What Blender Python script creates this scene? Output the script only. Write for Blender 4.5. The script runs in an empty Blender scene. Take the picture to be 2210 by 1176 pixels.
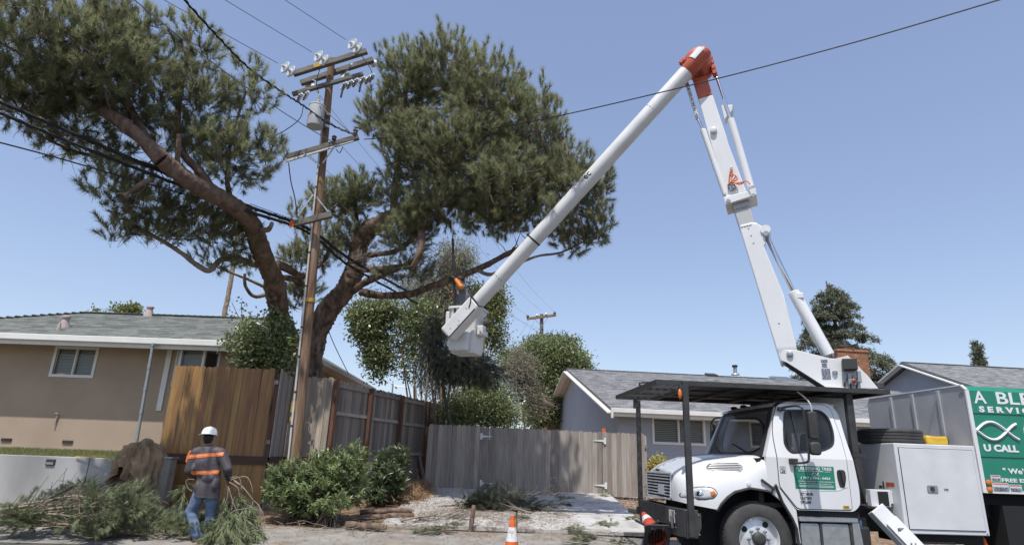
import bpy, bmesh, math, random
import numpy as np
from mathutils import Vector, Matrix, noise
random.seed(7)
rs = np.random.RandomState(11)
scn = bpy.context.scene
col = scn.collection
R = math.radians

# ------------------------------------------------------------------ camera
CAMZ, PITCH, ROLL, FPX = 1.46, R(16.9), math.atan(.035), 1325.0
_f = Vector((0, math.cos(PITCH), math.sin(PITCH)))
_u0 = Vector((0, -math.sin(PITCH), math.cos(PITCH)))
_r = Vector((1, 0, 0)) * math.cos(ROLL) + _u0 * math.sin(ROLL)
_u = Vector((1, 0, 0)) * -math.sin(ROLL) + _u0 * math.cos(ROLL)
cam = bpy.data.objects.new('camera', bpy.data.cameras.new('camera'))
col.objects.link(cam)
cam.matrix_world = Matrix(((_r.x, _u.x, -_f.x, 0), (_r.y, _u.y, -_f.y, 0), (_r.z, _u.z, -_f.z, CAMZ), (0, 0, 0, 1)))
cam.data.sensor_width = 36
cam.data.lens = 36 * FPX / 2210
cam.data.clip_start = .1
cam.data.clip_end = 3000
scn.camera = cam

# ------------------------------------------------------------------ light
SUN_TO = Vector((-.11, -.40, .90)).normalized()
w = bpy.data.worlds.new('World'); scn.world = w; w.use_nodes = True
nt = w.node_tree
sky = nt.nodes.new('ShaderNodeTexSky'); sky.sky_type = 'NISHITA'; sky.sun_disc = False
sky.sun_elevation = math.asin(SUN_TO.z)
sky.sun_rotation = math.atan2(SUN_TO.x, SUN_TO.y)
sky.altitude = 50; sky.air_density = 1.0; sky.dust_density = 1.0; sky.ozone_density = 3.2
ga = nt.nodes.new('ShaderNodeGamma'); ga.inputs['Gamma'].default_value = .65      # softer sky, horizon to zenith
nt.links.new(sky.outputs['Color'], ga.inputs['Color']); hs_ = nt.nodes.new('ShaderNodeHueSaturation'); hs_.inputs['Saturation'].default_value = 1.08; hs_.inputs['Hue'].default_value = .512
nt.links.new(ga.outputs['Color'], hs_.inputs['Color']); nt.links.new(hs_.outputs['Color'], nt.nodes['Background'].inputs['Color'])
nt.nodes['Background'].inputs['Strength'].default_value = .15
sl = bpy.data.lights.new('sun', 'SUN'); sl.energy = 2.35; sl.angle = R(.55); sl.color = (1, .955, .89)
so = bpy.data.objects.new('sun', sl); col.objects.link(so)
so.rotation_euler = (-SUN_TO).to_track_quat('-Z', 'Y').to_euler()
so.location = (0, 0, 30)
vs = scn.view_settings
vs.view_transform = 'Standard'; vs.look = 'None'; vs.exposure = 1.02; vs.gamma = 1; vs.use_curve_mapping = False

# ------------------------------------------------------------------ helpers
def sight(px, py, Y):
    """point on the line of sight surveyed at (px, py) of the photo, at depth Y metres"""
    d = _f + _r * ((px - 1105) / FPX) + _u * ((588 - py) / FPX)
    t = Y / d.y
    return Vector((d.x * t, Y, CAMZ + d.z * t))
def sight_plane(px, py, P0, n):
    d = _f + _r * ((px - 1105) / FPX) + _u * ((588 - py) / FPX)
    o = Vector((0, 0, CAMZ)); n = Vector(n)
    t = (Vector(P0) - o).dot(n) / d.dot(n)
    return o + d * t

def tag(o, label=None, cat=None, group=None, kind=None):
    if label: o['label'] = label
    if cat: o['category'] = cat
    if group: o['group'] = group
    if kind: o['kind'] = kind
    return o
def thing(name, label, cat, loc=(0, 0, 0), rz=0, group=None):
    o = bpy.data.objects.new(name, None); col.objects.link(o)
    o.empty_display_size = .2
    o.location = loc; o.rotation_euler = (0, 0, rz)
    return tag(o, label, cat, group)
def base_inv(parent):
    """matrix that takes world coordinates to the parent's"""
    M = Matrix.Identity(4); p = parent
    while p is not None:
        M = (Matrix.Translation(p.location) @ p.rotation_euler.to_matrix().to_4x4()) @ M
        p = p.parent
    return M.inverted()
def link(name, me, parent=None, kind=None):
    o = bpy.data.objects.new(name, me); col.objects.link(o)
    if parent is not None: o.parent = parent
    if kind: o['kind'] = kind
    return o
def dup(o, parent=None):
    c = o.copy(); col.objects.link(c)
    if parent is not None: c.parent = parent
    for ch in [q for q in o.children]: dup(ch, c)
    return c

class MB:
    def __init__(s, xf=None): s.v = []; s.f = []; s.xf = xf
    def add(s, vs, fs):
        n = len(s.v); s.v += [Vector(p) for p in vs]; s.f += [tuple(i + n for i in f) for f in fs]; return s
    def box(s, c, d, rot=None):
        c = Vector(c); h = Vector(d) / 2
        P = [Vector((x * h.x, y * h.y, z * h.z)) for x in (-1, 1) for y in (-1, 1) for z in (-1, 1)]
        if rot is not None: P = [rot @ p for p in P]
        return s.add([c + p for p in P], [(0, 1, 3, 2), (4, 6, 7, 5), (0, 4, 5, 1), (2, 3, 7, 6), (0, 2, 6, 4), (1, 5, 7, 3)])
    def bx(s, x0, x1, y0, y1, z0, z1):
        return s.box(((x0 + x1) / 2, (y0 + y1) / 2, (z0 + z1) / 2), (x1 - x0, y1 - y0, z1 - z0))
    def bar(s, p0, p1, w, h, up=(0, 0, 1)):
        p0 = Vector(p0); p1 = Vector(p1); t = (p1 - p0); L = t.length; t.normalize()
        a = t.cross(Vector(up))
        if a.length < 1e-4: a = t.cross(Vector((1, 0, 0)))
        a.normalize(); b = a.cross(t)
        return s.box((p0 + p1) / 2, (w, L, h), Matrix((a, t, b)).transposed())
    def tube(s, pts, r, n=8, caps=True, jit=0, rng=None):
        pts = [Vector(p) for p in pts]; K = len(pts)
        rr = list(r) if hasattr(r, '__len__') else [r] * K
        base = len(s.v); prev = None; vs = []
        for i, p in enumerate(pts):
            t = (pts[min(i + 1, K - 1)] - pts[max(i - 1, 0)])
            t = t.normalized() if t.length > 1e-9 else Vector((0, 0, 1))
            if prev is None:
                a = t.cross(Vector((0, 0, 1)))
                if a.length < .05: a = t.cross(Vector((1, 0, 0)))
            else:
                a = prev - t * prev.dot(t)
            a.normalize(); prev = a; b = t.cross(a)
            for k in range(n):
                an = 2 * math.pi * k / n
                q = rr[i] * (1 + (random.uniform(-jit, jit) if jit else 0))
                vs.append(p + a * math.cos(an) * q + b * math.sin(an) * q)
        fs = [(i * n + k, i * n + (k + 1) % n, (i + 1) * n + (k + 1) % n, (i + 1) * n + k) for i in range(K - 1) for k in range(n)]
        if caps: fs += [tuple(range(n - 1, -1, -1)), tuple((K - 1) * n + k for k in range(n))]
        return s.add(vs, fs)
    def lathe(s, o, ax, prof, n=16, caps=True):
        o = Vector(o); ax = Vector(ax).normalized()
        a = ax.cross(Vector((0, 0, 1)))
        if a.length < .05: a = ax.cross(Vector((1, 0, 0)))
        a.normalize(); b = ax.cross(a); vs = []
        for r_, t in prof:
            for k in range(n):
                an = 2 * math.pi * k / n
                vs.append(o + ax * t + (a * math.cos(an) + b * math.sin(an)) * max(r_, 1e-4))
        K = len(prof)
        fs = [(i * n + k, i * n + (k + 1) % n, (i + 1) * n + (k + 1) % n, (i + 1) * n + k) for i in range(K - 1) for k in range(n)]
        if caps: fs += [tuple(range(n - 1, -1, -1)), tuple((K - 1) * n + k for k in range(n))]
        return s.add(vs, fs)
    def prism(s, poly, fn, t0, t1):
        n = len(poly)
        vs = [fn(a, b, t0) for a, b in poly] + [fn(a, b, t1) for a, b in poly]
        fs = [tuple(range(n)), tuple(range(2 * n - 1, n - 1, -1))] + [(i, i + n, (i + 1) % n + n, (i + 1) % n) for i in range(n)]
        return s.add(vs, fs)
    def grid(s, fn, nu, nv, closeu=False):
        vs = [fn(i, j) for i in range(nu) for j in range(nv)]
        fs = [(i * nv + j, (i + 1) % nu * nv + j, (i + 1) % nu * nv + j + 1, i * nv + j + 1) for i in range(nu if closeu else nu - 1) for j in range(nv - 1)]
        return s.add(vs, fs)
    def sphere(s, c, r, n=10, m=6):
        c = Vector(c); r = Vector(r) if hasattr(r, '__len__') else Vector((r, r, r))
        prof = [(math.sin(math.pi * i / m), -math.cos(math.pi * i / m)) for i in range(m + 1)]
        k0 = len(s.v); s.lathe((0, 0, 0), (0, 0, 1), prof, n, False)
        for i in range(k0, len(s.v)):
            p = s.v[i]; s.v[i] = c + Vector((p.x * r.x, p.y * r.y, p.z * r.z))
        return s
    def mesh(s, name, m, smooth=None, inv=None):
        V = s.v
        if s.xf is not None: V = [s.xf @ p for p in V]
        if inv is not None: V = [inv @ p for p in V]
        me = bpy.data.meshes.new(name); me.from_pydata([tuple(p) for p in V], [], s.f)
        me.validate()
        bm = bmesh.new(); bm.from_mesh(me); bmesh.ops.recalc_face_normals(bm, faces=bm.faces); bm.to_mesh(me); bm.free()
        if m: me.materials.append(m)
        if smooth:
            me.polygons.foreach_set('use_smooth', [True] * len(me.polygons))
            me.set_sharp_from_angle(angle=R(smooth))
        return me
    def build(s, name, m, parent=None, smooth=None, bevel=0, kind=None, world=False):
        inv = base_inv(parent) if (world and parent is not None) else None
        o = link(name, s.mesh(name, m, smooth, inv), parent, kind)
        if bevel:
            b = o.modifiers.new('bevel', 'BEVEL'); b.width = bevel; b.segments = 2; b.limit_method = 'ANGLE'; b.angle_limit = R(35)
        return o

def plate_mesh(outer, holes, fn, th, split=None):
    """flat sheet with holes; outline in (a,b); fn(a,b,t) gives the 3-D point at depth t"""
    bm = bmesh.new(); es = []
    for loop in [outer] + list(holes):
        vs = [bm.verts.new((a, b, 0)) for a, b in loop]
        es += [bm.edges.new((vs[i], vs[(i + 1) % len(vs)])) for i in range(len(vs))]
    bmesh.ops.triangle_fill(bm, use_beauty=True, use_dissolve=False, edges=es)
    for z in (split or []):
        bmesh.ops.bisect_plane(bm, geom=bm.verts[:] + bm.edges[:] + bm.faces[:], plane_co=(0, z, 0), plane_no=(0, 1, 0))
    r_ = bmesh.ops.extrude_face_region(bm, geom=bm.faces[:])
    ex = set(g for g in r_['geom'] if isinstance(g, bmesh.types.BMVert))
    for v in bm.verts:
        v.co = fn(v.co.x, v.co.y, th if v in ex else 0)
    bmesh.ops.recalc_face_normals(bm, faces=bm.faces)
    me = bpy.data.meshes.new('plate'); bm.to_mesh(me); bm.free()
    return me
def rounded(pts, r, n=4):
    out = []; N = len(pts); rl = r if hasattr(r, '__len__') else [r] * N
    for i in range(N):
        p = Vector(pts[i]); a = (Vector(pts[i - 1]) - p); b = (Vector(pts[(i + 1) % N]) - p)
        k = min(rl[i], a.length * .45, b.length * .45); a.normalize(); b.normalize()
        if k < 1e-4: out.append(tuple(p)); continue
        p0 = p + a * k; p1 = p + b * k
        for j in range(n + 1):
            t = j / n; q = p0.lerp(p, t).lerp(p.lerp(p1, t), t); out.append((q.x, q.y))
    return out
def spline(pts, m=6):
    P = [Vector(p) for p in pts]; out = []
    for i in range(len(P) - 1):
        a = P[max(i - 1, 0)]; b = P[i]; c = P[i + 1]; d = P[min(i + 2, len(P) - 1)]
        for k in range(m):
            t = k / m
            out.append(.5 * ((2 * b) + (c - a) * t + (2 * a - 5 * b + 4 * c - d) * t * t + (3 * b - a - 3 * c + d) * t ** 3))
    out.append(P[-1]); return out
def arr_mesh(name, V, k, m, tint=None, smooth=False):
    """fast mesh of separate k-gons from an (n*k,3) array"""
    V = np.ascontiguousarray(V, dtype=np.float32).reshape(-1, 3); n = len(V); nf = n // k
    me = bpy.data.meshes.new(name)
    me.vertices.add(n); me.vertices.foreach_set('co', V.ravel())
    me.loops.add(n); me.loops.foreach_set('vertex_index', np.arange(n, dtype=np.int32))
    me.polygons.add(nf); me.polygons.foreach_set('loop_start', np.arange(0, n, k, dtype=np.int32))
    me.update(calc_edges=True)
    if tint is not None:
        at = me.attributes.new('tint', 'FLOAT', 'FACE'); at.data.foreach_set('value', np.asarray(tint, dtype=np.float32))
    if m: me.materials.append(m)
    return me
def tubes_mesh(name, paths, radii, sides, m):
    paths = np.asarray(paths, dtype=np.float64); radii = np.asarray(radii, dtype=np.float64)
    N, K, _ = paths.shape
    t = np.gradient(paths, axis=1); t /= np.linalg.norm(t, axis=2, keepdims=True) + 1e-9
    ref = np.where(np.abs(t[:, :1, 2:3]) > .9, np.array([[[1., 0, 0]]]), np.array([[[0, 0, 1.]]]))
    a = np.cross(t, np.broadcast_to(ref, t.shape)); a /= np.linalg.norm(a, axis=2, keepdims=True) + 1e-9
    b = np.cross(t, a)
    an = 2 * np.pi * np.arange(sides) / sides
    V = paths[:, :, None, :] + radii[:, :, None, None] * (a[:, :, None, :] * np.cos(an)[None, None, :, None] + b[:, :, None, :] * np.sin(an)[None, None, :, None])
    idx = np.arange(N * K * sides).reshape(N, K, sides)
    q = np.stack([idx[:, :-1], np.roll(idx, -1, 2)[:, :-1], np.roll(idx, -1, 2)[:, 1:], idx[:, 1:]], axis=-1).reshape(-1, 4)
    me = bpy.data.meshes.new(name)
    me.vertices.add(V.size // 3); me.vertices.foreach_set('co', V.astype(np.float32).ravel())
    me.loops.add(q.size); me.loops.foreach_set('vertex_index', q.astype(np.int32).ravel())
    me.polygons.add(len(q)); me.polygons.foreach_set('loop_start', np.arange(0, q.size, 4, dtype=np.int32))
    me.update(calc_edges=True)
    me.polygons.foreach_set('use_smooth', np.ones(len(q), dtype=bool))
    if m: me.materials.append(m)
    return me
def shift_mesh(me, M): me.transform(M); return me

# ------------------------------------------------------------------ materials
def mat(name, c1, c2=None, scale=8, rough=.6, bump=0, bscale=None, metal=0, spec=.5, stretch=(1, 1, 1), rnd=0, detail=6, mid=(.35, .65), coat=0,
        c3=None, scale3=2, mid3=(.5, .7), trans=0, thin=0, tint=0, alpha=1, hue=0):
    m = bpy.data.materials.new(name); m.use_nodes = True; n = m.node_tree; N = n.nodes; L = n.links
    b = N['Principled BSDF']; b.inputs['Roughness'].default_value = rough; b.inputs['Metallic'].default_value = metal
    b.inputs['Specular IOR Level'].default_value = spec
    if coat: b.inputs['Coat Weight'].default_value = coat; b.inputs['Coat Roughness'].default_value = .08
    if trans: b.inputs['Transmission Weight'].default_value = trans
    if thin: b.inputs['Subsurface Weight'].default_value = 0
    b.inputs['Alpha'].default_value = alpha
    def rgb(c): return (c[0], c[1], c[2], 1)
    if c2 is None and not (rnd or tint):
        b.inputs['Base Color'].default_value = rgb(c1)
        out = None
    tc = N.new('ShaderNodeTexCoord'); mp = N.new('ShaderNodeMapping'); mp.inputs['Scale'].default_value = stretch
    L.new(tc.outputs['Object'], mp.inputs['Vector'])
    oi = N.new('ShaderNodeObjectInfo')
    def nz(sc, det=detail):
        q = N.new('ShaderNodeTexNoise'); q.noise_dimensions = '4D'; q.inputs['Scale'].default_value = sc; q.inputs['Detail'].default_value = det
        L.new(mp.outputs['Vector'], q.inputs['Vector'])
        mu = N.new('ShaderNodeMath'); mu.operation = 'MULTIPLY'; mu.inputs[1].default_value = 57.0 if rnd else 0.0
        L.new(oi.outputs['Random'], mu.inputs[0]); L.new(mu.outputs[0], q.inputs['W'])
        return q
    cur = None
    if c2 is not None:
        q = nz(scale); rp = N.new('ShaderNodeValToRGB')
        rp.color_ramp.elements[0].position = mid[0]; rp.color_ramp.elements[1].position = mid[1]
        rp.color_ramp.elements[0].color = rgb(c1); rp.color_ramp.elements[1].color = rgb(c2)
        L.new(q.outputs['Fac'], rp.inputs['Fac']); cur = rp.outputs['Color']
    elif rnd or tint:
        cc = N.new('ShaderNodeRGB'); cc.outputs[0].default_value = rgb(c1); cur = cc.outputs[0]
    if c3 is not None:
        q = nz(scale3, 4); rp = N.new('ShaderNodeValToRGB'); rp.color_ramp.elements[0].position = mid3[0]; rp.color_ramp.elements[1].position = mid3[1]
        L.new(q.outputs['Fac'], rp.inputs['Fac'])
        mx = N.new('ShaderNodeMixRGB'); mx.inputs[2].default_value = rgb(c3)
        L.new(rp.outputs['Color'], mx.inputs[0]); L.new(cur, mx.inputs[1]); cur = mx.outputs[0]
    if rnd or tint:
        hs = N.new('ShaderNodeHueSaturation')
        mr = N.new('ShaderNodeMapRange'); k = rnd or tint
        mr.inputs['To Min'].default_value = 1 - k; mr.inputs['To Max'].default_value = 1 + k
        if tint:
            atn = N.new('ShaderNodeAttribute'); atn.attribute_name = 'tint'; L.new(atn.outputs['Fac'], mr.inputs['Value'])
        else: L.new(oi.outputs['Random'], mr.inputs['Value'])
        L.new(mr.outputs[0], hs.inputs['Value']); L.new(cur, hs.inputs['Color'])
        if hue:
            mh = N.new('ShaderNodeMapRange'); mh.inputs['To Min'].default_value = .5 - hue; mh.inputs['To Max'].default_value = .5 + hue
            L.new(mr.inputs['Value'].links[0].from_socket, mh.inputs['Value']); L.new(mh.outputs[0], hs.inputs['Hue'])
        cur = hs.outputs['Color']
    if cur is not None: L.new(cur, b.inputs['Base Color'])
    if bump:
        q = nz(bscale or scale * 3); bp = N.new('ShaderNodeBump'); bp.inputs['Strength'].default_value = bump; bp.inputs['Distance'].default_value = .02
        L.new(q.outputs['Fac'], bp.inputs['Height']); L.new(bp.outputs['Normal'], b.inputs['Normal'])
    if thin:   # leaves: let part of the light through
        tr = N.new('ShaderNodeBsdfTranslucent'); ms = N.new('ShaderNodeMixShader'); ms.inputs[0].default_value = thin
        if cur is not None: L.new(cur, tr.inputs['Color'])
        else: tr.inputs['Color'].default_value = rgb(c1)
        L.new(b.outputs[0], ms.inputs[1]); L.new(tr.outputs[0], ms.inputs[2]); L.new(ms.outputs[0], N['Material Output'].inputs['Surface'])
    return m

M = {}
M['white'] = mat('white_paint', (.73, .735, .74), (.66, .665, .67), 1.3, .28, coat=.4, stretch=(1, 1, .45), c3=(.52, .51, .48), scale3=2.2, mid3=(.58, .92))
M['white_dirty'] = mat('white_painted_steel', (.66, .67, .68), (.58, .59, .60), 2.5, .4, c3=(.42, .42, .40), scale3=1.2, mid3=(.62, .9))
M['fiberglass'] = mat('white_fibreglass', (.66, .665, .66), (.58, .585, .58), 3, .42, c3=(.40, .40, .38), scale3=2.2, mid3=(.6, .95))
M['grey_shell'] = mat('grey_galvanised_steel', (.40, .41, .43), (.33, .34, .36), 2.2, .42, metal=.15, c3=(.25, .26, .27), scale3=3, mid3=(.58, .9))
M['insul'] = mat('grey_insulator_section', (.46, .465, .47), (.42, .425, .43), 4, .45)
M['red'] = mat('red_orange_paint', (.50, .105, .055), (.42, .085, .045), 5, .42)
M['chrome'] = mat('polished_steel', (.62, .63, .65), None, rough=.14, metal=1)
M['rimalu'] = mat('bright_wheel_alloy', (.70, .71, .72), (.60, .61, .62), 9, .3, metal=.35)
M['brightbar'] = mat('silver_grille_paint', (.60, .61, .62), None, rough=.3)
M['alu'] = mat('aluminium', (.50, .51, .52), (.40, .41, .42), 9, .36, metal=.7, bump=.1)
M['galv'] = mat('galvanised_metal', (.34, .36, .39), (.27, .29, .32), 14, .45, metal=.4)
M['black'] = mat('black_paint', (.022, .022, .024), (.035, .035, .036), 6, .42)
M['blackm'] = mat('matt_black_steel', (.028, .028, .029), (.05, .049, .047), 5, .6)
M['rubber'] = mat('tyre_rubber', (.035, .035, .035), (.06, .058, .055), 7, .75, bump=.1)
M['dark'] = mat('dark_interior', (.012, .012, .013), None, rough=.8)
M['glass'] = mat('window_glass', (.03, .035, .04), None, rough=.03, spec=.6, alpha=.30)
M['glassd'] = mat('dark_house_glass', (.035, .045, .05), (.06, .075, .08), 1.2, .04, spec=.7, alpha=.45)
M['lens'] = mat('headlamp_lens', (.45, .47, .5), (.7, .72, .74), 12, .12, spec=.7)
M['amber'] = mat('amber_lens', (.60, .17, .03), None, rough=.25)
M['green'] = mat('green_vinyl', (.015, .20, .13), (.02, .215, .145), 2, .4)
M['letter'] = mat('white_lettering', (.74, .76, .76), None, rough=.5)
M['blackletter'] = mat('black_lettering', (.03, .03, .032), None, rough=.5)
M['yellow'] = mat('yellow_plastic', (.62, .42, .04), (.5, .32, .03), 5, .5)
M['cone'] = mat('orange_cone_plastic', (.72, .13, .02), (.62, .11, .02), 6, .55)
M['conered'] = mat('red_orange_plastic', (.50, .06, .03), (.42, .05, .025), 6, .5)
M['collar'] = mat('worn_reflective_collar', (.72, .72, .70), (.42, .40, .38), 14, .5, mid=(.5, .62))
M['stucco'] = mat('brown_stucco', (.40, .315, .245), (.35, .275, .212), 1.1, .9, bump=.35, bscale=90, c3=(.32, .255, .20), scale3=.8, mid3=(.55, .8))
M['bluewall'] = mat('blue_grey_stucco', (.35, .39, .45), (.32, .36, .42), 1.5, .85, bump=.25, bscale=80)
M['trim'] = mat('white_trim_paint', (.72, .72, .70), (.66, .66, .64), 3, .5)
M['shingle_g'] = mat('green_grey_shingle', (.215, .228, .212), (.15, .16, .148), 38, .92, tint=.34, bump=.3, bscale=120)
M['shingle_d'] = mat('dark_grey_shingle', (.28, .28, .288), (.21, .21, .216), 38, .92, tint=.34, bump=.3, bscale=120)
M['soffit'] = mat('cream_soffit', (.62, .58, .50), (.55, .51, .44), 2, .7)
M['cedar'] = mat('oiled_cedar_board', (.36, .185, .062), (.165, .088, .036), 2.2, .55, stretch=(7, 7, .55), rnd=.15, bump=.25, bscale=7, mid=(.28, .74), c3=(.13, .070, .032), scale3=1.3, mid3=(.56, .72), hue=.012)
M['weath'] = mat('weathered_board', (.36, .318, .28), (.215, .188, .165), 2.6, .85, stretch=(9, 9, .6), rnd=.26, bump=.3, bscale=8, mid=(.3, .72), c3=(.31, .235, .18), scale3=1.6, mid3=(.56, .8), hue=.012)
M['weathl'] = mat('pale_weathered_board', (.45, .385, .31), (.32, .27, .22), 2.2, .85, stretch=(8, 8, .5), rnd=.2, bump=.25, bscale=8)
M['oldboard'] = mat('old_dark_board', (.30, .25, .21), (.18, .15, .128), 2.6, .9, stretch=(8, 8, .5), rnd=.35, bump=.3, bscale=8, mid=(.3, .7))
M['redpost'] = mat('red_brown_post', (.175, .080, .048), (.105, .052, .034), 3, .7, stretch=(6, 6, .6), rnd=.2)
M['kick'] = mat('red_brown_kickboard', (.085, .038, .024), (.050, .026, .019), 3, .75, stretch=(.6, 6, 6), rnd=.15)
M['pole'] = mat('utility_pole_wood', (.30, .185, .108), (.105, .062, .038), 3.2, .9, stretch=(10, 10, .5), bump=.6, bscale=7, mid=(.3, .68), c3=(.33, .25, .185), scale3=1.6, mid3=(.52, .68))
M['arm'] = mat('grey_crossarm_wood', (.185, .172, .155), (.105, .096, .086), 3, .9, stretch=(1, 6, 6), rnd=.15, bump=.3, bscale=6)
M['concrete'] = mat('concrete_wall', (.40, .405, .40), (.30, .305, .30), 1.3, .85, stretch=(1, 1, .35), bump=.1, bscale=60, c3=(.21, .215, .215), scale3=1.1, mid3=(.5, .8))
M['postc'] = mat('stained_concrete', (.30, .27, .225), (.21, .19, .16), 3, .9, c3=(.14, .12, .10), scale3=2, mid3=(.5, .8))
M['drive'] = mat('pale_concrete_drive', (.50, .49, .475), (.40, .39, .375), 1.4, .85, bump=.12, bscale=50, c3=(.27, .235, .20), scale3=2.2, mid3=(.5, .72))
M['gutter'] = mat('grey_concrete_gutter', (.30, .285, .26), (.22, .205, .185), 2.5, .9, bump=.15, bscale=40, c3=(.20, .155, .11), scale3=1.3, mid3=(.5, .75))
M['asphalt'] = mat('asphalt', (.055, .054, .052), (.085, .083, .08), 30, .9, bump=.3, bscale=120)
M['soil'] = mat('dry_needle_litter', (.24, .155, .090), (.115, .078, .050), 5, .95, bump=.6, bscale=22, c3=(.34, .25, .16), scale3=11, mid3=(.5, .68))
M['lawnbase'] = mat('dry_lawn_soil', (.13, .12, .06), (.20, .17, .09), 6, .95)
M['grass'] = mat('lawn_grass', (.20, .215, .085), None, rough=.7, thin=.3, tint=.5, hue=.02)
M['bark'] = mat('pine_bark', (.205, .138, .098), (.062, .043, .034), 3.5, .95, stretch=(2.2, 2.2, .9), bump=1.0, bscale=7, mid=(.38, .62), c3=(.27, .215, .175), scale3=3, mid3=(.55, .75))
M['barkred'] = mat('reddish_upper_bark', (.215, .145, .105), (.085, .058, .044), 5, .95, stretch=(2, 2, 1.2), bump=1.3, bscale=9, c3=(.24, .175, .13), scale3=2.5, mid3=(.5, .75))
M['barkgrey'] = mat('pale_twig_bark', (.30, .245, .19), (.18, .14, .105), 6, .9, bump=.4)
M['barkdark'] = mat('dark_stem_bark', (.10, .080, .062), (.05, .041, .034), 6, .9, bump=.5)
M['cutwood'] = mat('fresh_cut_wood', (.48, .28, .14), (.38, .21, .10), 12, .8)
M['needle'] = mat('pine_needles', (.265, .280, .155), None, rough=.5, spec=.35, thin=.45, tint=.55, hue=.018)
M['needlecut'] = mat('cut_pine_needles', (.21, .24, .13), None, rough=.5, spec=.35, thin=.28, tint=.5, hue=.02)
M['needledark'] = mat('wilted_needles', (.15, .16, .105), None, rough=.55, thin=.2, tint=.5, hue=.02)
M['needledead'] = mat('fallen_brown_needles', (.27, .165, .085), None, rough=.7, tint=.45)
M['bud'] = mat('pine_candles', (.40, .235, .105), None, rough=.7, tint=.3)
M['leaf'] = mat('broad_leaves', (.215, .25, .115), None, rough=.35, spec=.5, thin=.3, tint=.5, hue=.02)
M['leafy'] = mat('yellow_green_leaves', (.21, .235, .085), None, rough=.4, spec=.5, thin=.32, tint=.45, hue=.02)
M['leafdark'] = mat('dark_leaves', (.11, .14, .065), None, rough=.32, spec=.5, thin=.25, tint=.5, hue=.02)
M['leafdrab'] = mat('olive_drab_leaves', (.25, .24, .15), None, rough=.6, thin=.25, tint=.45, hue=.02)
M['oleander'] = mat('oleander_leaves', (.215, .27, .115), None, rough=.38, spec=.5, thin=.3, tint=.5, hue=.02)
M['conifer'] = mat('redwood_foliage', (.15, .165, .105), None, rough=.6, thin=.15, tint=.5, hue=.015)
M['yellowleaf'] = mat('yellow_bush_leaves', (.42, .36, .09), None, rough=.6, thin=.3, tint=.4, hue=.02)
M['drytwig'] = mat('dry_grey_twigs', (.30, .26, .21), (.20, .17, .135), 8, .9)
M['burlap'] = mat('brown_burlap', (.36, .25, .150), (.21, .145, .085), 3, .95, bump=.4, bscale=140)
M['brick'] = mat('dark_red_brick', (.155, .065, .045), (.085, .045, .036), 9, .9, rnd=.35, bump=.3)
M['mortar'] = mat('mortar', (.17, .155, .14), None, rough=.95)
M['brickc'] = mat('chimney_brick', (.36, .17, .095), (.27, .125, .07), 6, .9, tint=.25)
M['cable'] = mat('black_cable', (.012, .012, .013), None, rough=.55)
M['wire'] = mat('aged_aluminium_wire', (.17, .18, .19), None, rough=.5, metal=.3)
M['porcelain'] = mat('grey_white_insulator', (.62, .65, .66), (.5, .53, .54), 10, .2, coat=.4)
M['brownpor'] = mat('dark_insulator', (.05, .04, .038), None, rough=.2)
M['tank'] = mat('light_grey_transformer', (.55, .565, .58), (.48, .495, .51), 3, .42)
M['pvc'] = mat('pale_plastic_conduit', (.58, .56, .54), (.46, .44, .42), 6, .5)
M['tagy'] = mat('yellow_pole_tag', (.55, .33, .03), (.38, .22, .02), 12, .5)
M['vent'] = mat('pinkish_vent_paint', (.42, .335, .315), (.33, .26, .245), 9, .75)
M['jacket'] = mat('charcoal_jacket', (.080, .070, .078), (.055, .048, .054), 5, .7, bump=.3, bscale=9)
M['hivis'] = mat('orange_reflective_tape', (.85, .20, .045), (.75, .17, .04), 20, .5)
M['tape'] = mat('silver_reflective_tape', (.75, .42, .22), None, rough=.4)
M['denim'] = mat('blue_denim', (.145, .205, .31), (.085, .125, .205), 6, .9, bump=.3, bscale=14)
M['skin'] = mat('skin', (.30, .165, .11), (.26, .14, .095), 8, .55)
M['hair'] = mat('dark_hair', (.018, .014, .012), None, rough=.7)
M['hat'] = mat('white_hard_hat', (.80, .80, .79), None, rough=.25, coat=.3)
M['boot'] = mat('brown_leather_boot', (.16, .085, .055), (.11, .06, .04), 9, .6)
M['tee'] = mat('grey_shirt', (.15, .155, .165), (.12, .125, .132), 6, .85)
M['sleeve'] = mat('orange_arm_sleeve', (.72, .22, .03), (.62, .18, .025), 6, .7)
M['glove'] = mat('black_work_glove', (.02, .02, .02), None, rough=.8)
M['blind'] = mat('white_blind_slats', (.50, .50, .49), None, rough=.6)
M['shut'] = mat('white_shutter', (.66, .67, .66), None, rough=.5)
M['plate'] = mat('licence_plate', (.66, .68, .70), (.5, .53, .6), 40, .4)
M['decal'] = mat('decal_paper', (.66, .66, .66), (.52, .53, .54), 60, .5, mid=(.45, .55))
M['decald'] = mat('dark_decal', (.10, .115, .15), (.32, .34, .37), 50, .5, mid=(.5, .6))
M['seat'] = mat('seat_cloth', (.05, .05, .055), None, rough=.9)
M['blue'] = mat('blue_cap', (.08, .13, .33), None, rough=.5)
M['orangehose'] = mat('orange_hose', (.62, .16, .05), None, rough=.5)
M['whitehose'] = mat('white_hose', (.6, .6, .58), None, rough=.5)

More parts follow.
